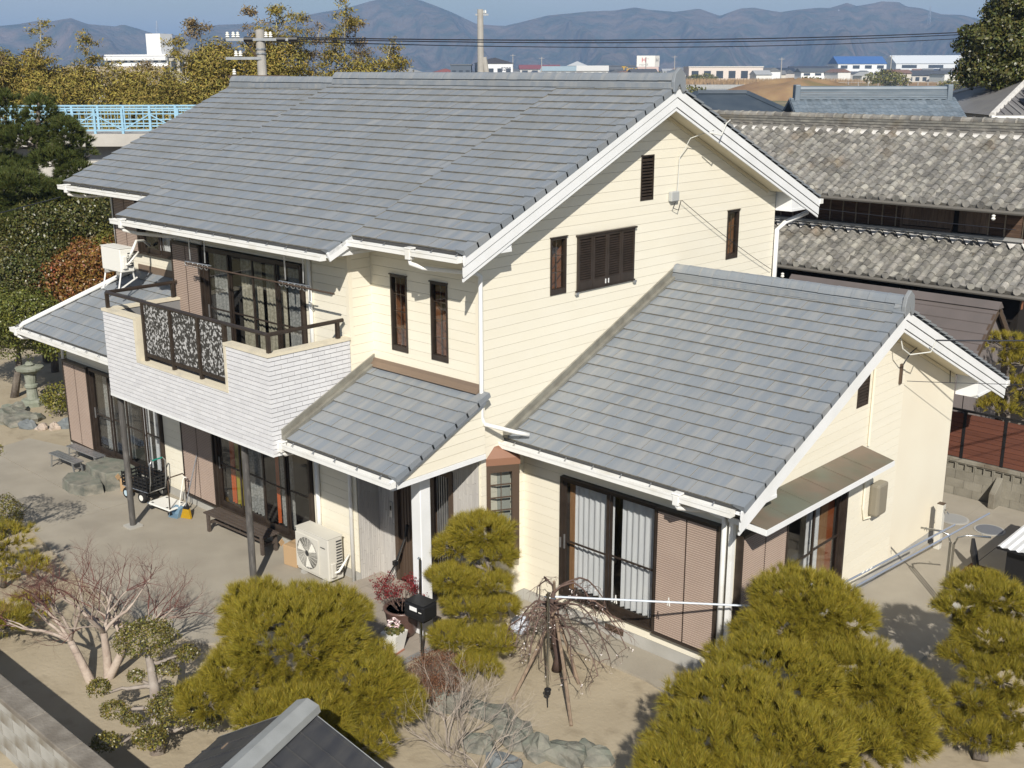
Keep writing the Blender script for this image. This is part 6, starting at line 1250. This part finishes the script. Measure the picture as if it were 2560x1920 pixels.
# ================================================================ bamboo, reeds
M['bam'] = mat('yellow_bamboo_leaves', (0.30, 0.225, 0.042), (0.17, 0.15, 0.038), ns=.35, rough=.7, rnd=.4, hue=.02); M['bam_dry'] = mat('dry_bamboo_leaves', (0.24, 0.175, 0.085), (0.17, 0.125, 0.06), ns=.4, rough=.8, rnd=.35, hue=.01); M['culm'] = mat('bamboo_culm', (0.42, 0.36, 0.20), rough=.6); M['reed'] = mat('dry_reeds', (0.33, 0.225, 0.12), (0.25, 0.165, 0.085), ns=.6, rough=.9, rnd=.3)
def bamboo(label, x, y, h, lean, m, n=520, dens_top=1.0, group=None):
    t = thing('bamboo', label, 'bamboo', (x, y, 0), group=group); a = random.uniform(0, 6.28); pts = []
    for i in range(11):
        s_ = i / 10; pts.append(Vector((math.cos(a) * lean * s_ ** 2.5, math.sin(a) * lean * s_ ** 2.5, h * (s_ - .04 * s_ ** 4))))
    MB().tube(pts, [.06 * (1 - .85 * i / 10) + .006 for i in range(11)], 5).build('culm', M['culm'], t)
    ss = RNG.uniform(.35, 1.0, 46); P = []
    for s_ in ss:
        i = min(9, int(s_ * 10)); c = np.array(pts[i].lerp(pts[i + 1], s_ * 10 - i)); wdt = 1.5 * (1.15 - s_) ** .7 + .12; an = RNG.uniform(0, 6.28); e = c + np.array([math.cos(an) * wdt, math.sin(an) * wdt, RNG.uniform(-.1, .35)]); k = n // 46
        q = RNG.uniform(.25, 1, (k, 1)); P.append(c + (e - c) * q + RNG.normal(size=(k, 3)) * np.array([.15, .15, .10]))
    P = np.concatenate(P); v, f = leaf_mesh(P, np.tile([0, 0, .6], (len(P), 1)), .23, .26, 1.0); trimesh('leaves', v, f, M[m], t); return t
random.seed(31)
ORD = ['first', 'second', 'third', 'fourth', 'fifth', 'sixth', 'seventh', 'eighth', 'ninth', 'tenth', 'eleventh', 'twelfth', 'thirteenth']
uscr = lambda q: ((q[0] - CAM.x) * .728 + (q[1] - CAM.y) * .686) / (-(q[0] - CAM.x) * .686 + (q[1] - CAM.y) * .728)
LB = '%s tall bamboo from the left in the yellow grove behind the bridge'; RB = '%s tall bamboo from the left behind the main roof ridge'
for i, (x, y, h) in enumerate(sorted(((-49.2, 14.9, 10.8), (-48.4, 15.7, 12.0), (-47.5, 16.9, 11.0), (-49.4, 17.5, 10.4), (-50.5, 13.5, 10.2), (-46.8, 18.5, 9.4), (-49.0, 20.6, 9.6), (-51.5, 22.8, 9.6), (-46, 20, 8.4)), key=uscr)): bamboo(LB % ORD[i], x, y, h, 1.3, 'bam' if i % 3 else 'bam_dry', 2400, group='bamboo at the left')
for i, (x, y, h) in enumerate(sorted(((-37.9, 20.1, 11.9), (-37.2, 20.9, 11.4), (-36.4, 21.6, 12.3), (-36.0, 22.2, 12.6), (-36.7, 23.9, 11.5), (-35.9, 24.6, 11.2), (-35.2, 25.4, 12.7), (-34.6, 26.0, 11.9), (-33.4, 27.1, 9.9), (-34.3, 26.6, 10.8), (-37.6, 22.3, 10.6), (-38.8, 19.3, 10.8), (-36.3, 22.8, 12.1)), key=uscr)): bamboo(RB % ORD[i], x, y, h, 1.2, 'bam' if i % 3 != 1 else 'bam_dry', 2400, group='bamboo behind the ridge')
def mass(name, label_m, boxes, n, size, asp=.28):
    Vs, Fs, off = [], [], 0
    for (x, y, z, rx, ry, rz, q) in boxes:
        u = unit(int(n * q)); P = np.array([x, y, z]) + u * RNG.uniform(.55, 1.05, (len(u), 1)) * np.array([rx, ry, rz]); v, f = leaf_mesh(P, u + np.array([0, 0, .5]), size, asp, 1.0); Vs.append(v); Fs.append(f + off); off += len(v)
    return stuff(trimesh(name, np.concatenate(Vs), np.concatenate(Fs), M[label_m]))
mk = lambda x, y, z, r, rz: (x, y, z, r, r, rz, r * rz / 4)
bx_ = []
for i in range(54):
    s_ = random.random(); x = -52 + 9 * s_ + random.gauss(0, 1.5); y = 10.5 + 14 * s_ + random.gauss(0, 1.2); bx_.append(mk(x, y, random.uniform(4.0, 9.6 - 2.2 * s_), random.uniform(1.3, 2.2), random.uniform(1.0, 1.6)))
mass('bamboo_grove', 'bam', bx_, 8500, .22)
bx_ = []
for i in range(26):
    s_ = random.random(); bx_.append(mk(-38.6 + 5.2 * s_ + random.gauss(0, .7), 18.8 + 8.2 * s_ + random.gauss(0, .7), random.uniform(5.0, 9.6 - 1.0 * abs(s_ - .5)), random.uniform(1.0, 1.6), random.uniform(.9, 1.4)))
mass('bamboo_grove', 'bam', bx_, 8500, .22)
P0 = np.stack([RNG.uniform(-64, -40, 7000), np.zeros(7000), np.zeros(7000)], 1); P0[:, 1] = 30 + (P0[:, 0] + 54) * .95 + RNG.uniform(-5, 4, 7000)
hh = RNG.uniform(5.5, 7.4, (7000, 1)); tl = RNG.normal(size=(7000, 3)) * np.array([.5, .5, 0]); sd = unit(7000) * np.array([1, 1, 0]) * .035
V = np.empty((7000, 3, 3)); V[:, 0] = P0 - sd; V[:, 1] = P0 + sd; V[:, 2] = P0 + tl + np.array([0, 0, 1.]) * hh
stuff(trimesh('reed_bed', V.reshape(-1, 3), np.arange(21000).reshape(-1, 3), M['reed']))
struct(MB().prism([(-70, 4, -.2), (-38, 4, -.2), (-26, 30, -.2), (-50, 44, -.2)], (0, 0, 2.2)).build('embankment', M['land']))
# ================================================================ poles and wires
M['polecon'] = mat('pole_concrete', (0.40, 0.38, 0.35), (0.34, 0.325, 0.30), ns=2, rough=.85)
up = thing('utility_pole', 'concrete utility pole with crossarms and white insulators behind the left ridge', 'utility pole', (-21.34, 10.99, 0)); MB().lathe([(.21, 0), (.15, 10.24), (.0, 10.27)], n=14).build('pole', M['polecon'], up)
dx, dy = .73, .686
for z, a, b in ((9.93, -1.0, 1.35), (9.32, -1.05, .15), (8.72, -1.0, 1.0)):
    MB().bar((dx * a, dy * a - .18, z), (dx * b, dy * b - .18, z), .09, .09).build('crossarm', M['alu'] if z > 9 else M['bronze_mid'], up)
ins = MB().lathe([(.03, 0), (.075, .03), (.04, .07), (.075, .1), (.04, .14), (.06, .17), (.02, .2)], n=10).mesh('insulator', [M['ac_white']])
for z, ps in ((9.98, (-.95, -.75, -.6, .35, .5)), (9.37, (-.7, -.55)), (8.77, (-.8,))):
    for a in ps: link('insulator', ins, up, (dx * a, dy * a - .18, z))
for a in (-.4, .7, 1.1): MB().tube([(dx * a, dy * a - .18, 9.93), (dx * (a + .3), dy * (a + .3) - .18, 9.93)], .09, 8).build('switch', M['black'], up)
MB().box(-.9, .9, -.3, .2, 8.62, 8.70).build('platform', M['plaster'], up)
for z in (9.6, 9.45): MB().lathe([(.185, 0), (.185, .05)], n=12).build('band', M['alu'], up, (0, 0, z))
MB().bar((-.5, -.3, 9.9), (-.05, -.1, 9.3), .04, .04).build('brace', M['bronze_mid'], up)
p2 = thing('utility_pole', 'far concrete utility pole with a leaning stay pole above the main ridge', 'utility pole', (-37.0, 37.3, 0)); MB().lathe([(.24, 0), (.18, 12.3)], n=12).build('pole', M['polecon'], p2); MB().tube([(1.3, 1.2, 0), (.15, .13, 9.6)], [.2, .16], 10).build('stay_pole', M['polecon'], p2); MB().bar((-.2, -.2, 12.0), (.35, .33, 12.0), .1, .1).build('crossarm', M['alu'], p2)
for a in (.15, .3): link('insulator', ins, p2, (dx * a, dy * a, 12.06))
wm = mat('power_line', (0.02, 0.022, 0.03), rough=.6)
def line(label, a, b, r, sag): return tag(wire([a, b], r, wm, 'power_line', None, sag, 24), label, 'wire', 'overhead power lines')
line('upper overhead power line running from the near pole to the right', (-20.6, 11.7, 10.0), (-7.0, 52.0, 11.05), .022, .35); line('middle overhead power line just below the topmost one', (-20.5, 11.6, 9.95), (-7.0, 51.8, 10.98), .02, .4); line('lowest of the three overhead power lines from the near pole', (-20.7, 11.5, 9.88), (-7.0, 51.5, 10.85), .016, .5)
line('thin service wire dipping from the upper gable to the wing corner', (.1, 5.25, 6.62), (.1, 8.6, 4.9), .006, .05)
line('grey spiral-wrapped service cable leaving the wing gable to the right', (XW + .16, 6.12, 4.56), (14, 13.5, 5.6), .014, .25)
line('thin black wire below the wing barge leading to the right', (XWG + .1, 6.35, 3.7), (9.5, 12.5, 3.5), .006, .1)
line('thin grey wire slanting down past the dark camellias at the left', (-13.3, -.3, 6.15), (-30, -6.5, 3.0), .012, .3)
line('thin wire strung under the upper eave of the old house', (-6, 13.7, 5.75), (3.2, 13.7, 5.5), .008, .05)
# ================================================================ far town, pond, mountains, haze
def bld(label, x, y, w, d, h, rot, wc, rc, roof='gable', rows=2, cols=4, rh=None, cat='building', name='town_building', axis='x'):
    t = thing(name, label, cat, (x, y, -.25), R(rot)); wm_ = mat('town_wall', wc, rough=.85); rm_ = mat('town_roof', rc, rough=.7)
    MB().box(-w / 2, w / 2, -d / 2, d / 2, 0, h).build('wall', wm_, t)
    rh = rh or min(w, d) * .22
    if roof == 'gable':
        if axis == 'x': pr = [(-w / 2 - .5, -d / 2 - .6, h - .1), (-w / 2 - .5, 0, h + rh), (-w / 2 - .5, d / 2 + .6, h - .1)]; MB().prism(pr, (w + 1, 0, 0)).build('roof', rm_, t)
        else: pr = [(-w / 2 - .6, -d / 2 - .5, h - .1), (0, -d / 2 - .5, h + rh), (w / 2 + .6, -d / 2 - .5, h - .1)]; MB().prism(pr, (0, d + 1, 0)).build('roof', rm_, t); MB().prism([(-w / 2, -d / 2 - .02, h - .1), (0, -d / 2 - .02, h + rh - .35), (w / 2, -d / 2 - .02, h - .1)], (0, .05, 0)).build('gable_wall', wm_, t)
    else: MB().box(-w / 2 - .3, w / 2 + .3, -d / 2 - .3, d / 2 + .3, h, h + .5).build('roof', rm_, t)
    wnd = bpy.data.materials.get('town_glass') or mat('town_glass', (0.05, 0.06, 0.075), rough=.25); me = MB().box(-w / cols * .28, w / cols * .28, -.12, -.0, 0, h / rows * .42).mesh('window', [wnd])
    for r in range(rows):
        for c in range(cols): link('window', me, t, (-w / 2 + w * (c + .5) / cols, -d / 2 - .01, h * (r + .38) / rows))
    return t
A0 = 43.3
def text(parent, s, size, loc, m, rz=0):
    cu = bpy.data.curves.new('lettering', 'FONT'); cu.body = s; cu.size = size; cu.align_x = 'CENTER'; cu.extrude = .05; cu.materials.append(m); tmp = bpy.data.objects.new('lettering_curve', cu); COL.objects.link(tmp); bpy.context.view_layer.update(); me = bpy.data.meshes.new_from_object(tmp.evaluated_get(bpy.context.evaluated_depsgraph_get())); bpy.data.objects.remove(tmp); o = bpy.data.objects.new('lettering', me); COL.objects.link(o); o.parent = parent; o.location = loc; o.rotation_euler = (R(90), 0, rz); return o
t = bld('white warehouse with a dark low gable and small dark letters right of the far pole', -350, 360, 15, 20, 11.2, A0 + 6, (0.72, 0.73, 0.75), (0.05, 0.05, 0.06), 'gable', 1, 4, 2.2, axis='y'); text(t, '8228', 2.2, (4.6, -10.1, 8.0), mat('dark_letters', (0.08, 0.09, 0.12), rough=.6))
bld('dark grey annex left of the white warehouse', -362, 352, 9, 14, 10.3, A0, (0.10, 0.12, 0.15), (0.12, 0.13, 0.14), 'flat', 1, 3)
t = thing('store_sign', 'white roof sign with a red letter H above a supermarket', 'sign', (-373, 504, -.25), R(A0)); sgm = mat('sign_white', (0.74, 0.72, 0.68), rough=.6); MB().box(-6, 3.8, -.6, .6, 9.6, 15.4).build('sign_face', sgm, t); MB().prism([(3.8, -.6, 9.6), (6.6, 1.6, 9.6), (6.6, 2.4, 9.6), (3.8, .6, 9.6)], (0, 0, 5.8)).build('sign_side', mat('sign_side', (0.62, 0.60, 0.56), rough=.6), t); rd = mat('sign_red', (0.5, 0.05, 0.05), rough=.5); text(t, 'H', 3.6, (-2.2, -.66, 11.9), rd); text(t, 'ハローズ', 1.3, (-2.2, -.66, 10.2), mat('sign_grey', (0.15, 0.15, 0.17), rough=.5)); text(t, 'H', 3.0, (5.2, .35, 12.1), mat('sign_grey2', (0.22, 0.22, 0.23), rough=.5), .67); MB().box(-5.5, 6, -.5, 3, 0, 9.5).build('sign_base', mat('sign_base', (0.55, 0.42, 0.38), rough=.8), t)
bld('long pale supermarket under the H sign', -345, 535, 40, 20, 9.2, A0, (0.66, 0.58, 0.52), (0.66, 0.62, 0.56), 'flat', 1, 6)
t = bld('dark store building with a yellow sign left of the H sign', -420, 545, 24, 14, 10.0, A0, (0.12, 0.13, 0.15), (0.1, 0.11, 0.13), 'flat', 1, 3); text(t, 'Timo', 4.6, (2, -7.3, 6.6), mat('sign_yellow', (0.75, 0.45, 0.02), rough=.5))
T = [('grey house with dark roof, leftmost by the pond', -416, 684, 15, 12, 6.0, (0.30, 0.32, 0.36), (0.10, 0.11, 0.12), 'x'), ('beige house with dark solar roof beside the grey pond house', -383, 659, 18, 12, 6.2, (0.50, 0.47, 0.44), (0.03, 0.04, 0.06), 'x'), ('white apartment row with dark roof right of the beige house', -334, 623, 28, 10, 6.4, (0.78, 0.78, 0.78), (0.10, 0.11, 0.12), 'x'),
     ('small cream gabled house in the middle of the far row', -296, 604, 9, 10, 4.6, (0.72, 0.70, 0.62), (0.42, 0.42, 0.40), 'y'), ('yellowish house half hidden behind the cream gable', -302, 650, 13, 11, 5.2, (0.62, 0.52, 0.32), (0.22, 0.15, 0.11), 'y'), ('dark roofed house right of the yellowish house', -268, 612, 15, 12, 4.8, (0.55, 0.52, 0.48), (0.07, 0.075, 0.085), 'x'),
     ('wide grey roofed house near the right end of the far row', -270, 668, 19, 13, 5.6, (0.62, 0.60, 0.57), (0.14, 0.145, 0.15), 'x'), ('taupe house with open carport at the right end', -235, 612, 14, 11, 5.0, (0.40, 0.37, 0.33), (0.20, 0.19, 0.17), 'x'), ('low white shed at the right end of the far row', -218, 640, 12, 8, 4.2, (0.70, 0.69, 0.64), (0.5, 0.49, 0.46), 'y'),
     ('long white factory with a blue roof strip', -413, 824, 37, 25, 11.6, (0.72, 0.74, 0.76), (0.05, 0.13, 0.34), 'x'), ('very long pale factory right of the blue roofed one', -405, 960, 90, 30, 12.0, (0.66, 0.68, 0.70), (0.60, 0.63, 0.66), 'x'), ('red roofed house left of the far warehouse', -455, 430, 15, 10, 6.6, (0.62, 0.60, 0.56), (0.22, 0.07, 0.06), 'y'), ('pale low house at the left of the far town', -512, 455, 14, 10, 7.0, (0.66, 0.65, 0.62), (0.24, 0.25, 0.26), 'y'),
     ('small white gabled house beside the pale low house', -498, 470, 9, 9, 6.8, (0.74, 0.73, 0.70), (0.30, 0.30, 0.30), 'y'), ('maroon roofed long hall right of the warehouse', -499, 556, 26, 12, 8.4, (0.50, 0.48, 0.46), (0.20, 0.07, 0.08), 'x'), ('pale blue roofed workshop behind the ridge', -447, 517, 22, 12, 7.4, (0.62, 0.62, 0.60), (0.30, 0.38, 0.42), 'x'), ('white block with a round dormer in the far town', -470, 560, 12, 12, 10.4, (0.72, 0.71, 0.69), (0.45, 0.47, 0.50), 'y'),
     ('white low shop beside the dark store', -382, 468, 16, 12, 7.6, (0.70, 0.68, 0.63), (0.60, 0.59, 0.56), 'x'), ('dark gabled roof right below the H sign', -322, 432, 12, 10, 6.4, (0.5, 0.46, 0.42), (0.08, 0.085, 0.095), 'x'), ('brown gabled house left of the grey pond house', -352, 530, 13, 10, 6.2, (0.60, 0.57, 0.50), (0.16, 0.12, 0.10), 'y'), ('pale gabled house just right of the main ridge end', -318, 452, 9, 9, 6.2, (0.70, 0.67, 0.60), (0.16, 0.18, 0.20), 'y'), ('navy roofed long house behind the white apartments', -392, 716, 30, 12, 7.2, (0.55, 0.55, 0.56), (0.05, 0.055, 0.07), 'x')]
for lab, x, y, w, d, h, wc, rc, ax in T: bld(lab, x, y, w, d, h, A0 + random.uniform(-14, 14), wc, rc, 'gable', 2 if h > 5 else 1, 4, axis=ax, cat='house' if h < 8 else 'building', name='town_house' if h < 8 else 'town_building')
t = bld('white stepped apartment block with balconies far left', -372, 204, 26, 10, 13.5, 24, (0.74, 0.74, 0.74), (0.70, 0.70, 0.70), 'flat', 4, 8); MB().box(4, 10, -4, 3, 13.5, 21).build('stair_tower', mat('tower_white', (0.76, 0.76, 0.76), rough=.8), t)
for k in range(4): MB().box(-13, 13, -6.2, -5, 2.4 + 3.2 * k, 3.5 + 3.2 * k).build('balcony', mat('balc_white', (0.72, 0.72, 0.72), rough=.8), t)
t = bld('beige school hall with a grey gabled roof beyond the bamboo', -281, 165, 9, 13, 12.4, A0 + 18, (0.44, 0.41, 0.34), (0.26, 0.245, 0.22), 'gable', 2, 4, 2.2, axis='y'); bld('beige school wing with square windows right of the hall', -300, 186, 12, 9, 12.2, A0 - 10, (0.46, 0.43, 0.36), (0.4, 0.38, 0.33), 'flat', 2, 3)
bld('tan tiled roof of a long hall seen through the left bamboo', -172, 86, 16, 12, 6.6, A0, (0.56, 0.52, 0.44), (0.37, 0.31, 0.23), 'gable', 1, 5, 3.0); bld('long white wall building behind the reeds', -124, 66, 22, 8, 6.4, A0, (0.72, 0.71, 0.68), (0.20, 0.18, 0.16), 'flat', 1, 6)
random.seed(77); hw = [mat('far_wall_%d' % i, c, rough=.85) for i, c in enumerate(((0.70, 0.69, 0.66), (0.58, 0.54, 0.47), (0.42, 0.40, 0.38), (0.74, 0.74, 0.75), (0.50, 0.46, 0.42)))]; hr_ = [mat('far_roof_%d' % i, c, rough=.7) for i, c in enumerate(((0.10, 0.105, 0.115), (0.16, 0.16, 0.16), (0.20, 0.12, 0.09), (0.07, 0.08, 0.11), (0.34, 0.35, 0.36)))]
for i in range(110):
    D_ = random.uniform(470, 1150); uu = random.uniform(-.105, .42); x = CAM.x - .686 * D_ + .728 * uu * D_; y = CAM.y + .728 * D_ + .686 * uu * D_
    if .14 < uu < .235 and D_ < 620 or uu > .2 and D_ < 600: continue
    w, d, h = random.uniform(7, 15), random.uniform(6, 11), random.uniform(4.2, 7.2); rh = random.uniform(1.4, 2.4); t = thing('distant_house', 'small house among the crowded roofs of the distant town', 'house', (x, y, -.25), R(A0 + random.choice((0, 90)) + random.uniform(-20, 20)), 'small houses of the distant town')
    MB().box(-w / 2, w / 2, -d / 2, d / 2, 0, h).build('wall', random.choice(hw), t); MB().prism([(-w / 2 - .4, -d / 2 - .6, h), (-w / 2 - .4, 0, h + rh), (-w / 2 - .4, d / 2 + .6, h)], (w + .8, 0, 0)).build('roof', random.choice(hr_), t)
# a few far street trees, chimneys and pylons
for i, (x, y, z, r, m_, lab) in enumerate(((-300, 417, 7, 6, 'leaf_green', 'dark green hedge trees right above the main ridge end'), (-322, 476, 6, 4.5, 'leaf_yel', 'olive tree left of the pond'), (-345, 520, 6, 5, 'leaf_yel', 'brownish tree beside the brown gabled house'), (-458, 440, 9, 4, 'leaf_dark', 'dark conifer left of the red roofed house'), (-440, 448, 10, 6, 'leaf_dark', 'dark trees left of the white warehouse'), (-430, 443, 10, 4, 'leaf_red', 'rust coloured tree left of the white warehouse'), (-178, 330, 6, 6, 'leaf_yel', 'green tree between the pond and the blue roof'), (-195, 420, 8, 8, 'leaf_yel', 'olive round tree behind the blue roof'), (-160, 400, 5, 5, 'leaf_yel', 'small olive tree at the field edge'), (-165, 245, 4.5, 4, 'leaf_yel', 'yellowish bush at the near bank of the pond'), (-350, 640, 8, 5, 'leaf_dark', 'dark tree beside the white apartments'))):
    t = thing('far_tree', lab, 'tree', (x, y, -.25), group='trees in the far town'); v, f = leafy([(0, 0, z * .62, r, r, z * .4), (r * .4, r * .3, z * .45, r * .7, r * .7, z * .35)], 2.2, 1.1, .5, -.8, 1.0); trimesh('crown', v, f, M[m_], t); MB().tube([(0, 0, 0), (0, 0, z * .6)], .3, 6).build('trunk', M['bark'], t)
for i, (x, y, h) in enumerate(sorted(((-330, 445, 14), (-395, 560, 16), (-260, 560, 15), (-240, 600, 15), (-300, 520, 14), (-205, 520, 14), (-420, 470, 15), (-470, 500, 17), (-180, 455, 14), (-280, 700, 17)), key=uscr)):
    t = thing('far_pole', '%s thin utility pole from the left among the far town roofs' % ORD[i], 'utility pole', (x, y, -.25), group='far utility poles'); MB().tube([(0, 0, 0), (0, 0, h)], [.3, .22], 6).build('pole', M['polecon'], t); MB().bar((-1.1, -1.1, h - .8), (1.1, 1.1, h - .8), .25, .2).build('crossarm', M['polecon'], t)
for lab, x, y, z, h in (('steel pylon on the ridge, left of the other far pylons', -1560, 2950, 118, 42), ('steel pylon on the ridge, middle one', -1290, 2920, 112, 46), ('steel pylon on the ridge, right of the middle one', -1060, 3010, 110, 48), ('thin mast on the small peak at the left', -2640, 1520, 92, 30)):
    t = thing('pylon', lab, 'pylon', (x, y, z)); s_ = 3.5
    for a, b in ((-s_, -s_), (s_, -s_), (s_, s_), (-s_, s_)): MB().bar((a, b, 0), (a * .1, b * .1, h), .7, .7).build('leg', M['alu'], t)
    for k in (.6, .75, .9): MB().bar((-5, 3.6, h * k), (5, -3.6, h * k), .7, .6).build('arm', M['alu'], t)
# pond, banks, fields
M['water'] = mat('pond_water', (0.025, 0.055, 0.11), (0.03, 0.065, 0.12), ns=.05, rough=.12, spec=.5, bump=.15, bs=.6)
struct(MB().add([(-330, 395, -.2), (-240, 455, -.2), (-150, 330, -.2), (-205, 235, -.2)], [(3, 2, 1, 0)]).build('pond', M['water']))
struct(MB().prism([(-345, 400, -.24), (-330, 395, -.24), (-240, 455, -.24), (-250, 470, -.24)], (0, 0, 1.6)).build('pond_bank', M['found']))
P0 = np.stack([RNG.uniform(0, 1, 5000), RNG.uniform(0, 1, 5000)], 1); X_ = -356 + 100 * P0[:, 0] + 6 * P0[:, 1]; Y_ = 418 + 66 * P0[:, 0] + 40 * P0[:, 1]; B3 = np.stack([X_, Y_, np.zeros(5000)], 1); sd = np.array([.73, .686, 0]) * .35
V = np.empty((5000, 3, 3)); V[:, 0] = B3 - sd; V[:, 1] = B3 + sd; V[:, 2] = B3 + np.stack([RNG.normal(size=5000) * .4, RNG.normal(size=5000) * .4, RNG.uniform(2.5, 4.2, 5000)], 1); stuff(trimesh('reed_bed', V.reshape(-1, 3), np.arange(15000).reshape(-1, 3), M['reed']))
M['drygrass'] = mat('dry_grass_bank', (0.30, 0.20, 0.10), (0.22, 0.13, 0.07), ns=.15, rough=.95, c3=(0.17, 0.15, 0.06), ns3=.08)
def mound(x, y, rx, ry, h, rot=0):
    n = 20; vs = []
    for i in range(6):
        q = i / 5
        for j in range(n): a = 6.283 * j / n; rr = 1 - q * .95; vs.append((rx * rr * math.cos(a), ry * rr * math.sin(a), h * math.sin(q * 1.57) * (1 + .15 * math.sin(3 * a)) - .3))
    struct(MB().add(vs, [(i * n + j, i * n + (j + 1) % n, (i + 1) * n + (j + 1) % n, (i + 1) * n + j) for i in range(5) for j in range(n)] + [tuple(100 + j for j in range(n))]).build('grass_bank', M['drygrass'], None, (x, y, 0), smooth=True)).rotation_euler = (0, 0, R(rot))
mound(-165, 300, 30, 18, 5.5, 43); mound(-190, 460, 75, 22, 3.0, 43); mound(-110, 130, 22, 14, 4.0, 43)
fn = thing('field_fence', 'pale post-and-wire fence along the dry field behind the blue roof', 'fence', (-215, 420, 0), R(A0))
for i in range(26): MB().box(4 * i - .15, 4 * i + .15, -.15, .15, 0, 3.2).build('post', M['polecon'], fn)
MB().box(0, 100, -.05, .05, 3.0, 3.15).build('rail', M['polecon'], fn)
# ---- mountains
SK = [(95, 70), (100, 96), (105.35, 102), (107.7, 122), (109.93, 116), (111.58, 131), (112.54, 144), (113.44, 147), (114.37, 164), (114.95, 168), (115.32, 181), (116.1, 184), (116.38, 180), (117.16, 173), (117.6, 182), (118.39, 168), (118.84, 170), (119.7, 165), (120.59, 159), (121.8, 172), (122.41, 171), (123.38, 151), (124.39, 172), (125.53, 162), (126.75, 169), (127.42, 176), (128.43, 168), (129.67, 166), (131.63, 154), (132.81, 137), (133.66, 127), (134.22, 129), (135.01, 133), (136.41, 169), (137.64, 195), (139.01, 208), (140.15, 194), (141.3, 175), (142.44, 162), (143.95, 142), (146.18, 131), (147.28, 128), (148.02, 117), (148.76, 106), (149.13, 98), (149.65, 104), (150.01, 101), (150.87, 118), (151.47, 128), (151.83, 122), (153.02, 127), (153.68, 141), (154.54, 132), (154.95, 136), (155.79, 126), (156.62, 121), (158.24, 116), (161.36, 100), (168, 85), (175, 60)]
M['mount'] = mat('winter_forest_slope', (0.125, 0.095, 0.070), (0.055, 0.060, 0.042), ns=.02, lo=.42, hi=.6, rough=1.0, spec=0.0, c3=(0.20, 0.14, 0.105), ns3=.007, lo3=.58, hi3=.75, bump=1.0, bs=.022, bd=30.0, detail=8)
na, nr_ = 560, 60; az = np.linspace(95, 175, na); Hs = np.interp(az, [a for a, _ in SK], [h for _, h in SK]); rad = np.linspace(0, 1, nr_)
AA, RR = np.meshgrid(np.radians(az), rad); HH = np.broadcast_to(Hs, AA.shape)
sp = np.zeros_like(AA); rs = np.random.default_rng(5)
for k in range(7):
    fa, fr2, ph, p2_ = rs.uniform(22, 34) * 1.55 ** k, rs.uniform(2.0, 3.2) * 1.5 ** k, rs.uniform(0, 6), rs.uniform(0, 6); sp += (1 - 2 * np.abs(np.sin(AA * fa + ph + 1.2 * np.sin(RR * fr2 + p2_)))) / 1.75 ** k
ridge_r = .58; up_ = np.clip(RR / ridge_r, 0, 1); prof_ = np.where(RR <= ridge_r, up_ ** 1.25, np.clip(1 - (RR - ridge_r) / (1 - ridge_r), 0, 1))
Z = HH * prof_ + sp * 44 * np.sin(np.pi * np.clip(RR / ridge_r, 0, 1)) * (RR < ridge_r) * (.4 + HH / 260); Z = np.minimum(Z, HH * (.25 + .75 * up_) + 2) - 1.0
DD = 2500 + RR * 1550; X = 12.3 + np.cos(AA) * DD; Y = -12.3 + np.sin(AA) * DD
V = np.stack([X, Y, Z], -1).reshape(-1, 3); jj, ii = np.meshgrid(np.arange(nr_ - 1), np.arange(na - 1), indexing='ij'); F = np.stack([jj * na + ii, jj * na + ii + 1, (jj + 1) * na + ii + 1, (jj + 1) * na + ii], -1).reshape(-1, 4)
struct(trimesh('mountains', V, F, M['mount'], smooth=True))
# ---- haze
hz = MB().box(-4700, 900, -500, 4700, -1.6, 235).build('haze', None) if False else None
hm = bpy.data.materials.new('haze_air'); hm.use_nodes = True; N_ = hm.node_tree.nodes; N_.remove(N_['Principled BSDF']); pv = N_.new('ShaderNodeVolumePrincipled'); pv.inputs['Color'].default_value = (0.40, 0.62, 1.0, 1); pv.inputs['Density'].default_value = 2.7e-4; pv.inputs['Anisotropy'].default_value = 0.0
hm.node_tree.links.new(pv.outputs[0], N_['Material Output'].inputs['Volume'])
stuff(MB().box(-7200, 7200, -7200, 7200, -1.6, 235).build('haze', hm))
